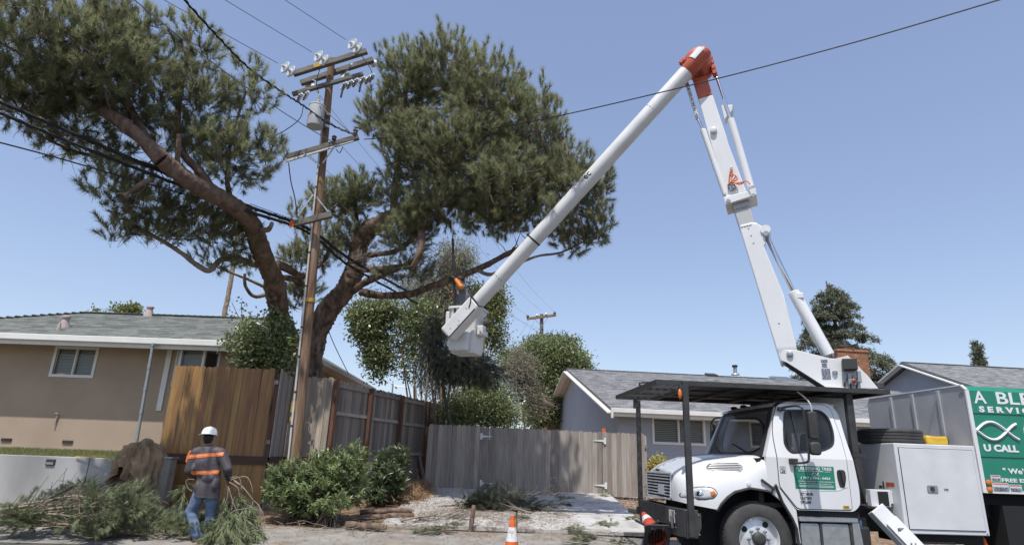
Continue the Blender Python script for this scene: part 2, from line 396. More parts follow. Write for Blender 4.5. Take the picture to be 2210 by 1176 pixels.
def text(s, size, m, parent, origin, xd, yd, bold=0, fit=None, name='lettering', ext=.0015, cond=None):
    """built-in font, turned into a mesh standing on the plane (xd, yd)"""
    cu = bpy.data.curves.new('t', 'FONT'); cu.body = s; cu.size = size; cu.offset = bold; cu.extrude = ext; cu.resolution_u = 3
    o = bpy.data.objects.new('t', cu); col.objects.link(o)
    dg = bpy.context.evaluated_depsgraph_get()
    me = bpy.data.meshes.new_from_object(o.evaluated_get(dg))
    bpy.data.objects.remove(o); bpy.data.curves.remove(cu)
    n = len(me.vertices); co = np.empty(n * 3, dtype=np.float32); me.vertices.foreach_get('co', co); co = co.reshape(-1, 3)
    mn = co.min(0); mx = co.max(0)
    sx = (fit[0] / (mx[0] - mn[0])) if fit else 1
    sy = (fit[1] / (mx[1] - mn[1])) if (fit and len(fit) > 1) else 1
    xd = Vector(xd).normalized(); yd = Vector(yd).normalized(); zd = xd.cross(yd); o0 = Vector(origin)
    for v in me.vertices:
        x = (v.co.x - mn[0]) * sx; y = (v.co.y - mn[1]) * sy
        v.co = o0 + xd * x + yd * y + zd * (v.co.z + ext + .001)
    me.materials.clear(); me.materials.append(m)
    me.name = name
    return link(name, me, parent)
# ================================================================== ground
def g(x, y):
    t = y - .07 * x - min(max((x - 1.5) * .5, 0), 1.2)
    P = [(-2000, 0), (10.6, 0), (11.6, .06), (12.9, .14), (14, .25), (16, .38), (18.6, .55), (22, .75), (30, 1.4), (60, 3), (2500, 6)]
    for (a, za), (b, zb) in zip(P, P[1:]):
        if t <= b: return za + (zb - za) * (t - a) / (b - a)
    return 6
xs = [-900, -300, -120, -60] + [-32 + .5 * i for i in range(149)] + [60, 110, 300, 900]
ys = [-300, -100, -40, -10, 0, 5] + [8 + .3 * i for i in range(60)] + [27, 30, 36, 45, 60, 100, 250, 700, 1500]
mb = MB()
def gfn(i, j):
    x, y = xs[i], ys[j]
    z = g(x, y)
    if y - .07 * x > 12.4 and y < 27: z += .035 * noise.noise((x * 1.3, y * 1.3, 0)) - .012
    return (x, y, z)
mb.grid(gfn, len(xs), len(ys))
tag(mb.build('ground', M['soil'], smooth=60), kind='structure')

def strip(name, m, x0, x1, t0, t1, dz, nx, ny):
    mb = MB()
    mb.grid(lambda i, j: (lambda x, t: (x, t + .07 * x, g(x, t + .07 * x) + dz))(x0 + (x1 - x0) * i / (nx - 1), t0 + (t1 - t0) * j / (ny - 1)), nx, ny)
    return tag(mb.build(name, m, smooth=60), kind='structure')
strip('road', M['asphalt'], -120, 120, -30, 10.62, .006, 161, 4)
strip('gutter', M['gutter'], -40, 30, 10.62, 12.55, .012, 141, 9)

drive = MB()
def dxl(y): return -2.35
def dxr(y): return 3.0 - .02 * (18.6 - y)
drive.grid(lambda i, j: (lambda y: (dxl(y) + (dxr(y) - dxl(y)) * i / 10, y, g(0, y) + .02))(12.75 + (18.75 - 12.75) * j / 12), 11, 13)
dr = tag(drive.build('driveway', M['soil'], smooth=60), kind='structure')
yb = [12.72, 14.55, 16.6, 18.75]
for a in range(3):
    for b_ in range(2):
        mb = MB(); y0, y1 = yb[a] + .02, yb[a + 1] - .02
        def sl_(i, j, top):
            y = y0 + (y1 - y0) * j / 5
            xa = dxl(y); xb = dxr(y); xm = (xa + xb) / 2
            x = (xa + (xm - .02 - xa) * i / 4) if b_ == 0 else (xm + .02 + (xb - xm - .02) * i / 4)
            return (x, y, g(0, y) + (.065 if top else .0))
        mb.grid(lambda i, j: sl_(i, j, 1), 5, 6); n0 = len(mb.v); mb.grid(lambda i, j: sl_(i, j, 0), 5, 6)
        ring = [(i, 0) for i in range(5)] + [(4, j) for j in range(1, 6)] + [(i, 5) for i in range(3, -1, -1)] + [(0, j) for j in range(4, 0, -1)]
        ids = [i * 6 + j for i, j in ring]
        for q in range(len(ids)):
            p_, r_ = ids[q], ids[(q + 1) % len(ids)]
            mb.f.append((p_, r_, r_ + n0, p_ + n0))
        mb.build('concrete_slab', M['drive'], dr, smooth=30)
# pale gravel beside the drive
pv = []
for k in range(900):
    x = random.uniform(3.0, 5.6); y = random.uniform(14.5, 18.5); s_ = random.uniform(.012, .035); c = Vector((x, y, g(0, y) + s_ * .3 + .01))
    q = [c + Vector((random.uniform(-1, 1), random.uniform(-1, 1), random.uniform(.2, 1))) * s_ for _ in range(4)]
    for t in ((0, 1, 2), (0, 2, 3), (0, 1, 3), (1, 2, 3)): pv += [tuple(q[i]) for i in t]
tag(link('gravel', arr_mesh('gravel', np.array(pv), 3, M['drive'])), 'pale gravel scattered beside the concrete driveway', 'gravel', kind='stuff')

# lawn terrace behind the concrete wall
mb = MB()
def lz(x, y): return 1.15 + (y - 13.4) * .035
mb.grid(lambda i, j: (-26 + (18.2) * i / 30, 13.45 + 5.2 * j / 14, lz(0, 13.45 + 5.2 * j / 14) + .02 * noise.noise((i * .9, j * .9, 3))), 31, 15)
tag(mb.build('lawn', M['lawnbase'], smooth=60), kind='structure')
N = 26000
gx = rs.uniform(-15.5, -7.95, N); gy = rs.uniform(13.42, 17.3, N); gzz = 1.15 + (gy - 13.4) * .035
h = rs.uniform(.03, .085, N); an = rs.uniform(0, 6.28, N)
V = np.zeros((N, 3, 3)); V[:, :, 0] = gx[:, None]; V[:, :, 1] = gy[:, None]; V[:, :, 2] = gzz[:, None]
V[:, 0, 0] -= .007 * np.cos(an); V[:, 0, 1] -= .007 * np.sin(an); V[:, 1, 0] += .007 * np.cos(an); V[:, 1, 1] += .007 * np.sin(an)
V[:, 2, 0] += rs.normal(0, .02, N); V[:, 2, 1] += rs.normal(0, .02, N); V[:, 2, 2] += h
tag(link('grass', arr_mesh('grass', V, 3, M['grass'], rs.uniform(0, 1, N))), 'short sunlit grass on the raised lawn', 'grass', kind='stuff')

# ================================================================== roofs
def shingles(parent, O, e, s, inside, U, Vn, m, world=True):
    """overlapping tabs laid on a slope: O corner, e along the eave, s up the slope"""
    O = Vector(O); e = Vector(e).normalized(); s = Vector(s).normalized(); n = e.cross(s).normalized()
    if n.z < 0: n = -n
    q = []; tint = []
    rows = int(Vn / .15)
    for r_ in range(rows):
        v = r_ * .15; u = U[0] - random.uniform(0, .3)
        while u < U[1]:
            wd = random.uniform(.22, .38)
            ua = max(u, U[0] - .012)
            if inside(u + wd / 2, v + .07) and u + wd > U[0] + .05:
                a = O + e * (ua + .004) + s * v + n * .016; b = O + e * (u + wd - .004) + s * v + n * .016
                c = O + e * (u + wd - .004) + s * (v + .165) + n * .003; d = O + e * (ua + .004) + s * (v + .165) + n * .003
                q += [a, b, c, d, a - n * .014, b - n * .014, b, a]
                t = random.random(); tint += [t, t]
            u += wd
    inv = base_inv(parent)
    me = arr_mesh('shingles', np.array([tuple((inv @ p) if world else p) for p in q]), 4, m, tint)
    return link('shingles', me, parent, 'stuff')
def slab(pts, th):
    mb = MB(); n = len(pts); P = [Vector(p) for p in pts]
    mb.add(P + [p - Vector((0, 0, th)) for p in P], [tuple(range(n)), tuple(range(2 * n - 1, n - 1, -1))] + [(i, (i + 1) % n, (i + 1) % n + n, i + n) for i in range(n)])
    return mb
def window(parent, wf, x0, x1, z0, z1, fr, slat, mats, mull=True, tiltslat=.5, slatgap=.07, casing=.07):
    """sliding window in the wall; wf(x, z, d): d metres behind the wall face"""
    mb = MB()
    def bar(xa, xb, za, zb, d0, d1):
        P = [wf(x, z, d) for x in (xa, xb) for d in (d0, d1) for z in (za, zb)]
        mb.add(P, [(0, 1, 3, 2), (4, 6, 7, 5), (0, 4, 5, 1), (2, 3, 7, 6), (0, 2, 6, 4), (1, 5, 7, 3)])
    c = casing
    bar(x0 - c, x1 + c, z1, z1 + c, -.03, .08); bar(x0 - c, x1 + c, z0 - c, z0, -.03, .08)
    bar(x0 - c, x0, z0, z1, -.03, .08); bar(x1, x1 + c, z0, z1, -.03, .08)
    if mull: bar((x0 + x1) / 2 - fr, (x0 + x1) / 2 + fr, z0, z1, -.015, .06)
    wnd = mb.build('window', M['trim'], parent)
    for a, b in ([(x0, (x0 + x1) / 2 - fr), ((x0 + x1) / 2 + fr, x1)] if mull else [(x0, x1)]):
        mb = MB(); q = fr * .6
        bar(a, a + q, z0, z1, .015, .055); bar(b - q, b, z0, z1, .015, .055); bar(a + q, b - q, z0, z0 + q, .015, .055); bar(a + q, b - q, z1 - q, z1, .015, .055)
        mb.build('sash', M['trim'], wnd)
        mb = MB(); mb.add([wf(a + q, z0 + q, .035), wf(b - q, z0 + q, .035), wf(b - q, z1 - q, .035), wf(a + q, z1 - q, .035)], [(0, 1, 2, 3)])
        mb.build('pane', M['glassd'], wnd)
        if slat:
            me = None; z = z0 + .05
            while z < z1 - .03:
                mb = MB(); P = []
                for xx in (a + q, b - q): P += [wf(xx, z, .10), wf(xx, z + .012 + slatgap * tiltslat, .10 + slatgap * .6), wf(xx, z + slatgap * tiltslat, .10 + slatgap * .6 + .004), wf(xx, z - .012, .104)]
                mb.add(P, [(0, 1, 5, 4), (1, 2, 6, 5), (2, 3, 7, 6), (3, 0, 4, 7), (0, 3, 2, 1), (4, 5, 6, 7)])
                mb.build('blind_slat', M[slat], wnd); z += slatgap
    mb = MB(); mb.add([wf(x0, z0, .5), wf(x1, z0, .5), wf(x1, z1, .5), wf(x0, z1, .5)], [(0, 1, 2, 3)])
    mb.build('room_backing', M['dark'], wnd)
    return wnd

# ------------------------------------------------------------------ brown house (left)
bh = thing('brown_house', 'brown stucco house with green-grey shingle roof above the raised lawn', 'house', (-13, 17.5, 1.2))
fw = lambda x, z, d: Vector((x, 17.5 + d, z))
W1 = (-12.84, -11.74, 3.32, 4.05); WB = (-9.42, -8.25, 3.1, 4.08)
hole = lambda w_: [(w_[0], w_[2]), (w_[1], w_[2]), (w_[1], w_[3]), (w_[0], w_[3])]
me = plate_mesh([(-22, 1.1), (-7.9, 1.1), (-7.9, 4.26), (-22, 4.26)], [hole(W1), hole(WB)], fw, .2)
me.materials.append(M['stucco']); me.transform(base_inv(bh)); link('wall', me, bh)
mb = MB(); mb.bx(-8.1, -7.9, 17.7, 26, 1.1, 4.26); mb.build('wall', M['stucco'], bh, world=True)
mb = MB(); mb.bx(-22, -7.9, 25.8, 26, 1.1, 4.26); mb.bx(-22, -21.8, 17.7, 25.8, 1.1, 4.26); mb.build('wall', M['stucco'], bh, world=True)
w1 = window(bh, lambda x, z, d: base_inv(bh) @ fw(x, z, d), *W1, .02, 'shut', None, slatgap=.085, tiltslat=.75, casing=.075)
# bay window: centre light with two angled side lights
bi = base_inv(bh)
bay = MB()
bx0, bx1, pz0, pz1, pd = -9.42, -8.25, 3.1, 4.1, .34
pts = [(bx0, 17.5), (bx0 + .26, 17.5 - pd), (bx1 - .26, 17.5 - pd), (bx1, 17.5)]
bay.prism([(p[0], p[1]) for p in pts], lambda a, b, t: Vector((a, b, t)), pz1, pz1 + .1)
bay.prism([(p[0], p[1]) for p in pts], lambda a, b, t: Vector((a, b, t)), pz0 - .15, pz0)
for p in pts: bay.box((p[0], p[1] + .03, (pz0 + pz1) / 2), (.075, .075, pz1 - pz0))
bw = bay.build('bay_window', M['trim'], bh, world=True)
for a, b in zip(pts, pts[1:]):
    mb = MB(); mb.add([(a[0], a[1], pz0), (b[0], b[1], pz0), (b[0], b[1], pz1), (a[0], a[1], pz1)], [(0, 1, 2, 3)])
    inv = base_inv(bh)
    o = mb.build('pane', M['glassd'], bw, world=True)
mb = MB(); mb.bx(bx0 + .3, bx1 - .3, 17.32, 17.34, pz0, pz1); mb.build('curtain', M['blind'], bw, world=True)
mb = MB(); mb.bx(-9.72, -9.58, 17.46, 17.5, 2.42, 4.2); mb.build('corner_trim', M['trim'], bh, world=True)
EY, EZ, RY, RZ = 16.72, 4.26, 20.5, 5.72
mb = slab([(-18.2, EY, EZ), (-7.4, EY, EZ), (-7.4, RY, RZ), (-14.4, RY, RZ)], .09)
roof = mb.build('roof', M['shingle_g'], bh, world=True)
mb = slab([(-18.2, EY, EZ), (-14.4, RY, RZ), (-18.2, 24.3, EZ)], .09); mb.build('roof', M['shingle_g'], bh, world=True)
mb = slab([(-18.2, 24.3, EZ), (-14.4, RY, RZ), (-7.4, RY, RZ), (-7.4, 24.3, EZ)], .09); mb.build('roof', M['shingle_g'], bh, world=True)
sdir = Vector((0, RY - EY, RZ - EZ)); SL = sdir.length
shingles(bh, (-18.2, EY, EZ), (1, 0, 0), sdir, lambda u, v: u > v / SL * 3.8 and u < 10.8, (0, 10.8), SL, M['shingle_g'])
mb = MB()
for k in range(34): mb.box((-14.3 + k * .205, RY, RZ + .02), (.19, .28, .025), Matrix.Rotation(R(4), 3, 'Y'))
mb.build('ridge_cap', M['shingle_g'], bh, world=True)
mb = MB()
L_ = 26; d_ = Vector((-18.2, EY, EZ)) - Vector((-14.4, RY, RZ))
for k in range(L_): mb.box(Vector((-14.4, RY, RZ + .025)) + d_ * ((k + .5) / L_), (.2, .26, .03), Matrix.Rotation(R(45), 3, 'Z'))
mb.build('hip_cap', M['shingle_g'], bh, world=True)
mb = MB(); mb.bx(-18.2, -7.38, EY - .12, EY - .005, EZ - .13, EZ + .03); mb.build('gutter', M['trim'], bh, world=True, bevel=.012)
mb = MB(); mb.bx(-18.1, -7.42, EY + .0, EY + .03, EZ - .24, EZ - .10); mb.build('fascia', M['trim'], bh, world=True)
mb = MB(); mb.bx(-18.1, -7.42, EY + .03, 17.5, EZ - .15, EZ - .12); mb.build('soffit', M['stucco'], bh, world=True)
for x in (-13.62, -11.95):
    mb = MB(); mb.bx(x - .14, x + .14, 17.47, 17.495, 1.47, 1.55); v_ = mb.build('crawl_vent', M['barkdark'], bh, world=True)
    mb = MB()
    for k in range(5): mb.bx(x - .12 + k * .055, x - .10 + k * .055, 17.46, 17.47, 1.48, 1.54)
    mb.build('vent_slat', M['dark'], v_, world=True)
mb = MB(); mb.tube([(-12.40, 17.45, 1.93), (-12.37, 17.45, 2.23)], .018); mb.tube([(-12.37, 17.45, 2.23), (-12.42, 17.40, 2.25)], .022); mb.build('standpipe', M['vent'], bh, world=True)
pn = Vector((1, 0, 0)).cross(sdir).normalized()
def vent_on(px, py, r_, hh, cone):
    p = sight_plane(px, py, (-18.2, EY, EZ), pn)
    mb = MB(); mb.lathe(p - Vector((0, 0, .1)), (0, 0, 1), [(r_ * 2.1, 0), (r_ * 1.7, .14), (r_ * 1.05, .28), (r_, hh)], 12)
    f_ = mb.build('roof_vent', M['vent'], bh, smooth=40, world=True)
    if cone:
        mb = MB(); mb.lathe(p + Vector((0, 0, hh - .1)), (0, 0, 1), [(r_ * 1.1, 0), (r_ * 1.35, .02), (r_ * 1.35, .06), (r_ * .6, .09)], 12); mb.build('vent_cap', M['vent'], f_, smooth=40, world=True)
vent_on(138, 706, .09, .36, True); vent_on(126, 712, .035, .30, False); vent_on(321, 681, .09, .34, True)
# wing seen end-on beyond the main roof
wg = [(-9.6, 4.38), (-7.86, 5.32), (-5.8, 4.22)]
mb = slab([(-7.86, 18.7, 5.32), (-5.72, 18.7, 4.20), (-5.72, 27, 4.20), (-7.86, 27, 5.32)], .1); mb.build('roof', M['shingle_g'], bh, world=True)
mb = slab([(-9.8, 18.7, 4.30), (-7.86, 18.7, 5.32), (-7.86, 27, 5.32), (-9.8, 27, 4.30)], .1); mb.build('roof', M['shingle_g'], bh, world=True)
mb = MB(); mb.bar((-7.86, 18.66, 5.25), (-5.74, 18.66, 4.12), .04, .2, (0, 1, 0)); mb.bar((-9.8, 18.66, 4.21), (-7.86, 18.66, 5.25), .04, .2, (0, 1, 0)); mb.build('barge_board', M['trim'], bh, world=True)
mb = MB(); mb.bx(-5.86, -5.70, 18.7, 27, 4.05, 4.19); mb.build('gutter', M['soffit'], bh, world=True)
mb = MB(); mb.prism([(-9.6, 1.1), (-6.2, 1.1), (-6.2, 4.3), (-7.86, 5.2), (-9.6, 4.3)], lambda a, b, t: Vector((a, t, b)), 19.2, 26.9); mb.build('wall', M['stucco'], bh, world=True)
mb = MB(); mb.bx(-6.2, -5.86, 18.75, 26.9, 4.05, 4.08); mb.build('soffit', M['soffit'], bh, world=True)
# steel conduit leaning on the house
mp_ = thing('metal_pipe', 'blue-grey steel pipe rising from the lawn to the house eave', 'pipe', (-10.02, 16.6, 1.25))
a = sight(293, 962, 16.6); b = sight(330, 745, 16.6)
mb = MB(); mb.tube([a, a.lerp(b, .5), b], .042, 10); pp = mb.build('pipe', M['galv'], mp_, smooth=50, world=True)
mb = MB()
for t in (.33, .56, .78): q = a.lerp(b, t); mb.tube([q - (b - a).normalized() * .05, q + (b - a).normalized() * .05], .052, 10)
mb.lathe(b, b - a, [(.056, -.02), (.056, .05), (.03, .07)], 10); mb.build('coupling', M['galv'], mp_, smooth=50, world=True)

# ------------------------------------------------------------------ blue house (right)
rh = thing('blue_house', 'blue-grey stucco house with grey gable roof behind the wooden gate', 'house', (3.82, 22.9, 0), R(5.5))
HE, HR, HW = 3.36, 6.0, 8.77
def slp(y): return HE + (HR - HE) * (y / HW)
XE = 20.5; XR = 15.2
mb = slab([(0, 0, HE), (XE, 0, HE), (XR, HW, HR), (0, HW, HR)], .07); mb.build('roof', M['shingle_d'], rh)
mb = slab([(0, HW, HR), (XR, HW, HR), (XE, 2 * HW, HE), (0, 2 * HW, HE)], .07); mb.build('roof', M['shingle_d'], rh)
mb = slab([(XE, 0, HE), (XE, 2 * HW, HE), (XR, HW, HR)], .07); mb.build('roof', M['shingle_d'], rh)
sd = Vector((0, HW, HR - HE)); SLr = sd.length
shingles(rh, (0, 0, HE), (1, 0, 0), sd, lambda u, v: u < XE - (XE - XR) * v / SLr, (0, XE), SLr, M['shingle_d'], world=False)
mb = MB()
for k in range(int(XR / .21)): mb.box((.1 + k * .21, HW, HR + .015), (.2, .26, .022), Matrix.Rotation(R(4), 3, 'Y'))
mb.build('ridge_cap', M['shingle_d'], rh)
for ya, za, yb_, zb_ in ((-.02, HE - .16, HW, HR - .15), (HW, HR - .15, 2 * HW + .02, HE - .16)):
    mb = MB(); mb.bar((-.025, ya, za), (-.025, yb_, zb_), .05, .3, (1, 0, 0)); mb.build('barge_board', M['trim'], rh)
mb = MB(); mb.bx(-.05, 0.02, -.14, -.02, HE - .34, HE + .02); mb.build('barge_end', M['trim'], rh)
mb = MB(); mb.bx(.02, XE, -.13, -.003, HE - .14, HE + .02); mb.build('gutter', M['trim'], rh, bevel=.012)
mb = MB(); mb.bx(.02, XE, .0, .03, HE - .27, HE - .085); mb.build('fascia', M['trim'], rh)
# gable soffit boards under both rakes
for y0, y1 in ((.05, HW), (HW, 2 * HW)):
    mb = MB()
    z0 = HE - .12 if y0 < 1 else HR - .12; z1 = HR - .12 if y0 < 1 else HE - .12
    mb.add([(0, y0, z0), (.46, y0, z0), (.46, y1, z1), (0, y1, z1)] + [(0, y0, z0 + .03), (.46, y0, z0 + .03), (.46, y1, z1 + .03), (0, y1, z1 + .03)], [(0, 1, 2, 3), (4, 5, 6, 7), (0, 1, 5, 4), (1, 2, 6, 5), (2, 3, 7, 6), (3, 0, 4, 7)])
    mb.build('soffit', M['soffit'], rh)
ov = .7
rinv = base_inv(rh)
wn = Vector((-math.sin(R(5.5)), math.cos(R(5.5)), 0)); wp0 = Vector((3.82, 22.9, 0)) + wn * ov
def loc_(px, py): return rinv @ sight_plane(px, py, wp0, wn)
a, b = loc_(1411, 903), loc_(1519, 957)
WR = (a.x, b.x, b.z, a.z)
a2 = loc_(1840, 903)
W2 = (a2.x - 4.2, a2.x - 2.6, WR[2], WR[3])
fw2 = lambda x, z, d: Vector((x, ov + d, z))
me = plate_mesh([(.42, .3), (XE - .6, .3), (XE - .6, HE - .03), (.42, HE - .03)], [hole(WR), hole(W2)], fw2, .18)
me.materials.append(M['bluewall']); link('wall', me, rh)
mb = MB(); mb.prism([(ov + .18, .3), (2 * HW - ov, .3), (2 * HW - ov, slp(ov) - .13), (HW, HR - .16), (ov + .18, slp(ov + .18) - .13)], lambda a, b, t: Vector((t, a, b)), .42, .6); mb.build('gable_wall', M['bluewall'], rh)
mb = MB(); mb.bx(XE - .8, XE - .6, ov + .18, 2 * HW - ov, .3, HE - .03); mb.bx(.6, XE - .8, 2 * HW - ov - .2, 2 * HW - ov, .3, HE - .03); mb.build('wall', M['bluewall'], rh)
mb = MB(); mb.bx(.02, XE - .1, .03, ov, HE - .12, HE - .09); mb.build('soffit', M['bluewall'], rh)
window(rh, fw2, *WR, .028, 'blind', None, slatgap=.068, tiltslat=.35, casing=.085)
window(rh, fw2, *W2, .028, 'blind', None, slatgap=.068, tiltslat=.35, casing=.085)
# small lookout bracket under the rake, security lamp under the eave
mb = MB(); mb.bar((.0, HW * .62, slp(HW * .62) - .28), (.42, HW * .62, slp(HW * .62) - .28), .1, .16); mb.bar((.0, HW * 1.98, slp(.1) - .22), (.42, HW * 1.98, slp(.1) - .22), .1, .16); mb.build('lookout', M['trim'], rh)
c = loc_(1368, 889)
mb = MB(); mb.box((c.x, ov - .03, c.z + .03), (.16, .06, .06)); mb.sphere((c.x, ov - .1, c.z - .03), .05); mb.sphere((c.x + .1, ov - .1, c.z - .05), .06); mb.build('security_light', M['trim'], rh, smooth=40)
# roof furniture
rn = Vector((1, 0, 0)).cross(sd).normalized(); rot = Matrix.Rotation(R(5.5), 3, 'Z'); rnw = rot @ rn
def roofpt(px, py): return rinv @ sight_plane(px, py, (3.82, 22.9, HE), rnw)
c = roofpt(1587, 807)
mb = MB(); mb.lathe((c.x, c.y, c.z - .05), (0, 0, 1), [(.24, 0), (.2, .07), (.1, .1), (.1, .42)], 12); rv = mb.build('roof_vent', M['galv'], rh, smooth=40)
mb = MB(); mb.lathe((c.x, c.y, c.z + .37), (0, 0, 1), [(.1, 0), (.15, .02), (.15, .1), (.13, .12)], 12); mb.build('vent_cap', M['dark'], rv, smooth=40)
c = roofpt(1535, 811)
ro = Matrix.Rotation(math.atan2(HR - HE, HW), 3, 'X')
mb = MB(); mb.box(c + rn * .06, (.55, .5, .1), ro); mb.build('flat_vent', M['blackm'], rh, bevel=.02)
c = roofpt(1690, 818)
mb = MB(); mb.box(c + rn * .03, (1.1, 1.0, .06), ro); sk = mb.build('skylight', M['galv'], rh, bevel=.02)
mb = MB(); mb.box(c + rn * .065, (.95, .85, .02), ro); mb.build('pane', M['glassd'], sk)
# brick chimney
CY_ = HW + .6
cn = Vector((3.82, 22.9, 0)) + rot @ Vector((0, CY_, 0)); nn = rot @ Vector((0, 1, 0))
ca = rinv @ sight_plane(1812, 800, cn, nn); cb = rinv @ sight_plane(1872, 757, cn, nn)
cx0, cx1, czt = ca.x, cb.x, cb.z
mb = MB(); mb.bx(cx0 + .02, cx1 - .02, CY_ + .02, CY_ + .88, HR - 1.0, czt - .02); ch = mb.build('chimney', M['mortar'], rh)
bq = []; bt = []
def brickq(x0, x1, y0, y1, z0, z1):
    P = [Vector((x, y, z)) for x in (x0, x1) for y in (y0, y1) for z in (z0, z1)]
    t = random.random()
    for f_ in ((0, 1, 3, 2), (4, 6, 7, 5), (0, 4, 5, 1), (2, 3, 7, 6), (0, 2, 6, 4), (1, 5, 7, 3)):
        bq.extend(tuple(P[i]) for i in f_); bt.append(t)
z = HR - .9; k = 0
while z < czt - .08:
    x = cx0 - (.11 if k % 2 else 0)
    while x < cx1 - .02:
        brickq(max(x, cx0) + .006, min(x + .21, cx1) - .006, CY_, CY_ + .1, z, z + .066); x += .22
    y = CY_ + .1 + (.11 if k % 2 else 0)
    while y < CY_ + .88:
        for xx in (cx0, cx1 - .1): brickq(xx, xx + .1, y, min(y + .21, CY_ + .9), z, z + .066)
        y += .22
    z += .078; k += 1
brickq(cx0 - .05, cx1 + .05, CY_ - .05, CY_ + .95, czt - .08, czt); brickq(cx0 - .02, cx1 + .02, CY_ - .02, CY_ + .92, czt, czt + .05)
link('bricks', arr_mesh('bricks', np.array(bq), 4, M['brickc'], bt), ch, 'stuff')
mb = MB(); cxm = (cx0 + cx1) / 2
mb.bx(cxm - .28, cxm + .28, CY_ + .15, CY_ + .7, czt + .05, czt + .22); mb.build('flue', M['vent'], ch)
mb = MB(); mb.lathe((cxm, CY_ + .42, czt + .22), (0, 0, 1), [(.62, 0), (.62, .03), (.1, .12)], 4); mb.build('chimney_cap', M['barkdark'], ch)

# ------------------------------------------------------------------ neighbouring house with dark blue gable
h2 = thing('gabled_house', 'grey-roofed house with dark blue gable behind the chip box', 'house', (22.87, 30, 0), R(5.5))
E2, R2, W2_ = 5.55, 7.5, 4.87
mb = slab([(0, 0, E2), (16, 0, E2), (16, W2_, R2), (0, W2_, R2)], .08); mb.build('roof', M['shingle_d'], h2)
mb = slab([(0, W2_, R2), (16, W2_, R2), (16, 2 * W2_, E2), (0, 2 * W2_, E2)], .08); mb.build('roof', M['shingle_d'], h2)
sd2 = Vector((0, W2_, R2 - E2))
shingles(h2, (0, 0, E2), (1, 0, 0), sd2, lambda u, v: True, (0, 9), sd2.length, M['shingle_d'], world=False)
for ya, za, yb_, zb_ in ((-.02, E2 - .18, W2_, R2 - .17), (W2_, R2 - .17, 2 * W2_, E2 - .18)):
    mb = MB(); mb.bar((-.03, ya, za), (-.03, yb_, zb_), .06, .36, (1, 0, 0)); mb.build('barge_board', M['trim'], h2)
mb = MB(); mb.prism([(.5, 2), (2 * W2_ - .5, 2), (2 * W2_ - .5, E2 + .05), (W2_, R2 - .2), (.5, E2 + .05)], lambda a, b, t: Vector((t, a, b)), .5, .7); mb.build('gable_wall', M['bluewall'], h2)
mb = MB(); mb.bx(.7, 15.8, .5, .7, 2, E2 - .05); mb.bx(.7, 15.8, 2 * W2_ - .7, 2 * W2_ - .5, 2, E2 - .05); mb.bx(15.6, 15.8, .7, 2 * W2_ - .7, 2, E2 - .05); mb.build('wall', M['bluewall'], h2)
mb = MB(); mb.bx(0, 16, -.13, -.003, E2 - .16, E2 + .01); mb.build('gutter', M['trim'], h2)
mb = MB()
for k in range(74): mb.box((.1 + k * .21, W2_, R2 + .015), (.2, .26, .022))
mb.build('ridge_cap', M['shingle_d'], h2)

# ================================================================== fences and walls
def board_mesh(w_, h_, t_, ear=.035, m=None):
    mb = MB(); a = w_ / 2
    mb.prism([(-a, 0), (a, 0), (a, h_ - ear), (a - ear, h_), (-a + ear, h_), (-a, h_ - ear)], lambda x, z, t: Vector((x, t, z)), 0, t_)
    return mb.mesh('board', m)
def boards(parent, L, w_, gap, h_, z0f, m, t_=.018, ear=.03, y=0, x0=0, jit=.017):
    """a run of separate boards along the parent's x axis"""
    me = board_mesh(w_, h_, t_, ear, m); x = x0 + w_ / 2; out = []
    while x < x0 + L - w_ * .3:
        o = link('board', me, parent)
        o.location = (x, y + random.uniform(-.003, .003), z0f(x) + random.uniform(-jit, jit))
        o.rotation_euler = (random.uniform(-.004, .004), random.uniform(-.004, .004), random.uniform(-.018, .018))
        o.scale = (random.uniform(.975, 1.015), 1, 1)
        x += w_ + gap; out.append(o)
    return out
def run(name, label, p0, p1, cat='fence'):
    a = math.atan2(p1[1] - p0[1], p1[0] - p0[0])
    return thing(name, label, cat, (p0[0], p0[1], 0), a), math.hypot(p1[0] - p0[0], p1[1] - p0[1])
def bar_part(parent, name, m, *a, **k):
    mb = MB(); mb.bx(*a); return mb.build(name, m, parent, **k)
# oiled cedar fence
f1, L1 = run('cedar_fence', 'tall brown oiled board fence behind the man in the hard hat', (-7.55, 14), (-5.18, 14))
boards(f1, L1, .138, .004, 1.93, lambda x: 1.31, M['cedar'])
boards(f1, L1, .39, .006, .98, lambda x: .22, M['cedar'], ear=.0)
bar_part(f1, 'kick_board', M['kick'], -.0, L1 + .02, -.045, -.006, 1.17, 1.34)
for z in (1.6, 2.9): bar_part(f1, 'rail', M['weath'], 0, L1, .025, .065, z, z + .09)
for x in (.05, L1 - .05): bar_part(f1, 'post', M['redpost'], x - .045, x + .045, .066, .156, .1, 3.15)
# grey return running back from its corner
f2, L2 = run('return_fence', 'grey weathered side return of the tall fence just left of the utility pole', (-5.16, 14.03), (-5.40, 15.62))
boards(f2, L2, .138, .004, 1.93, lambda x: 1.31, M['weath'], y=-.018)
boards(f2, L2, .138, .004, .98, lambda x: .25, M['weath'], ear=.0, y=-.018)
bar_part(f2, 'kick_board', M['kick'], 0, L2, -.06, -.022, 1.17, 1.34)
# pale panel right of the pole
f3, L3 = run('pale_fence', 'pale weathered fence panel just right of the utility pole', (-5.40, 15.66), (-4.42, 15.66))
boards(f3, L3, .138, .004, 1.95, lambda x: 1.33, M['weathl'])
boards(f3, L3, .138, .004, .98, lambda x: .28, M['weathl'], ear=0)
bar_part(f3, 'kick_board', M['redpost'], 0, L3, -.045, -.006, 1.18, 1.33)
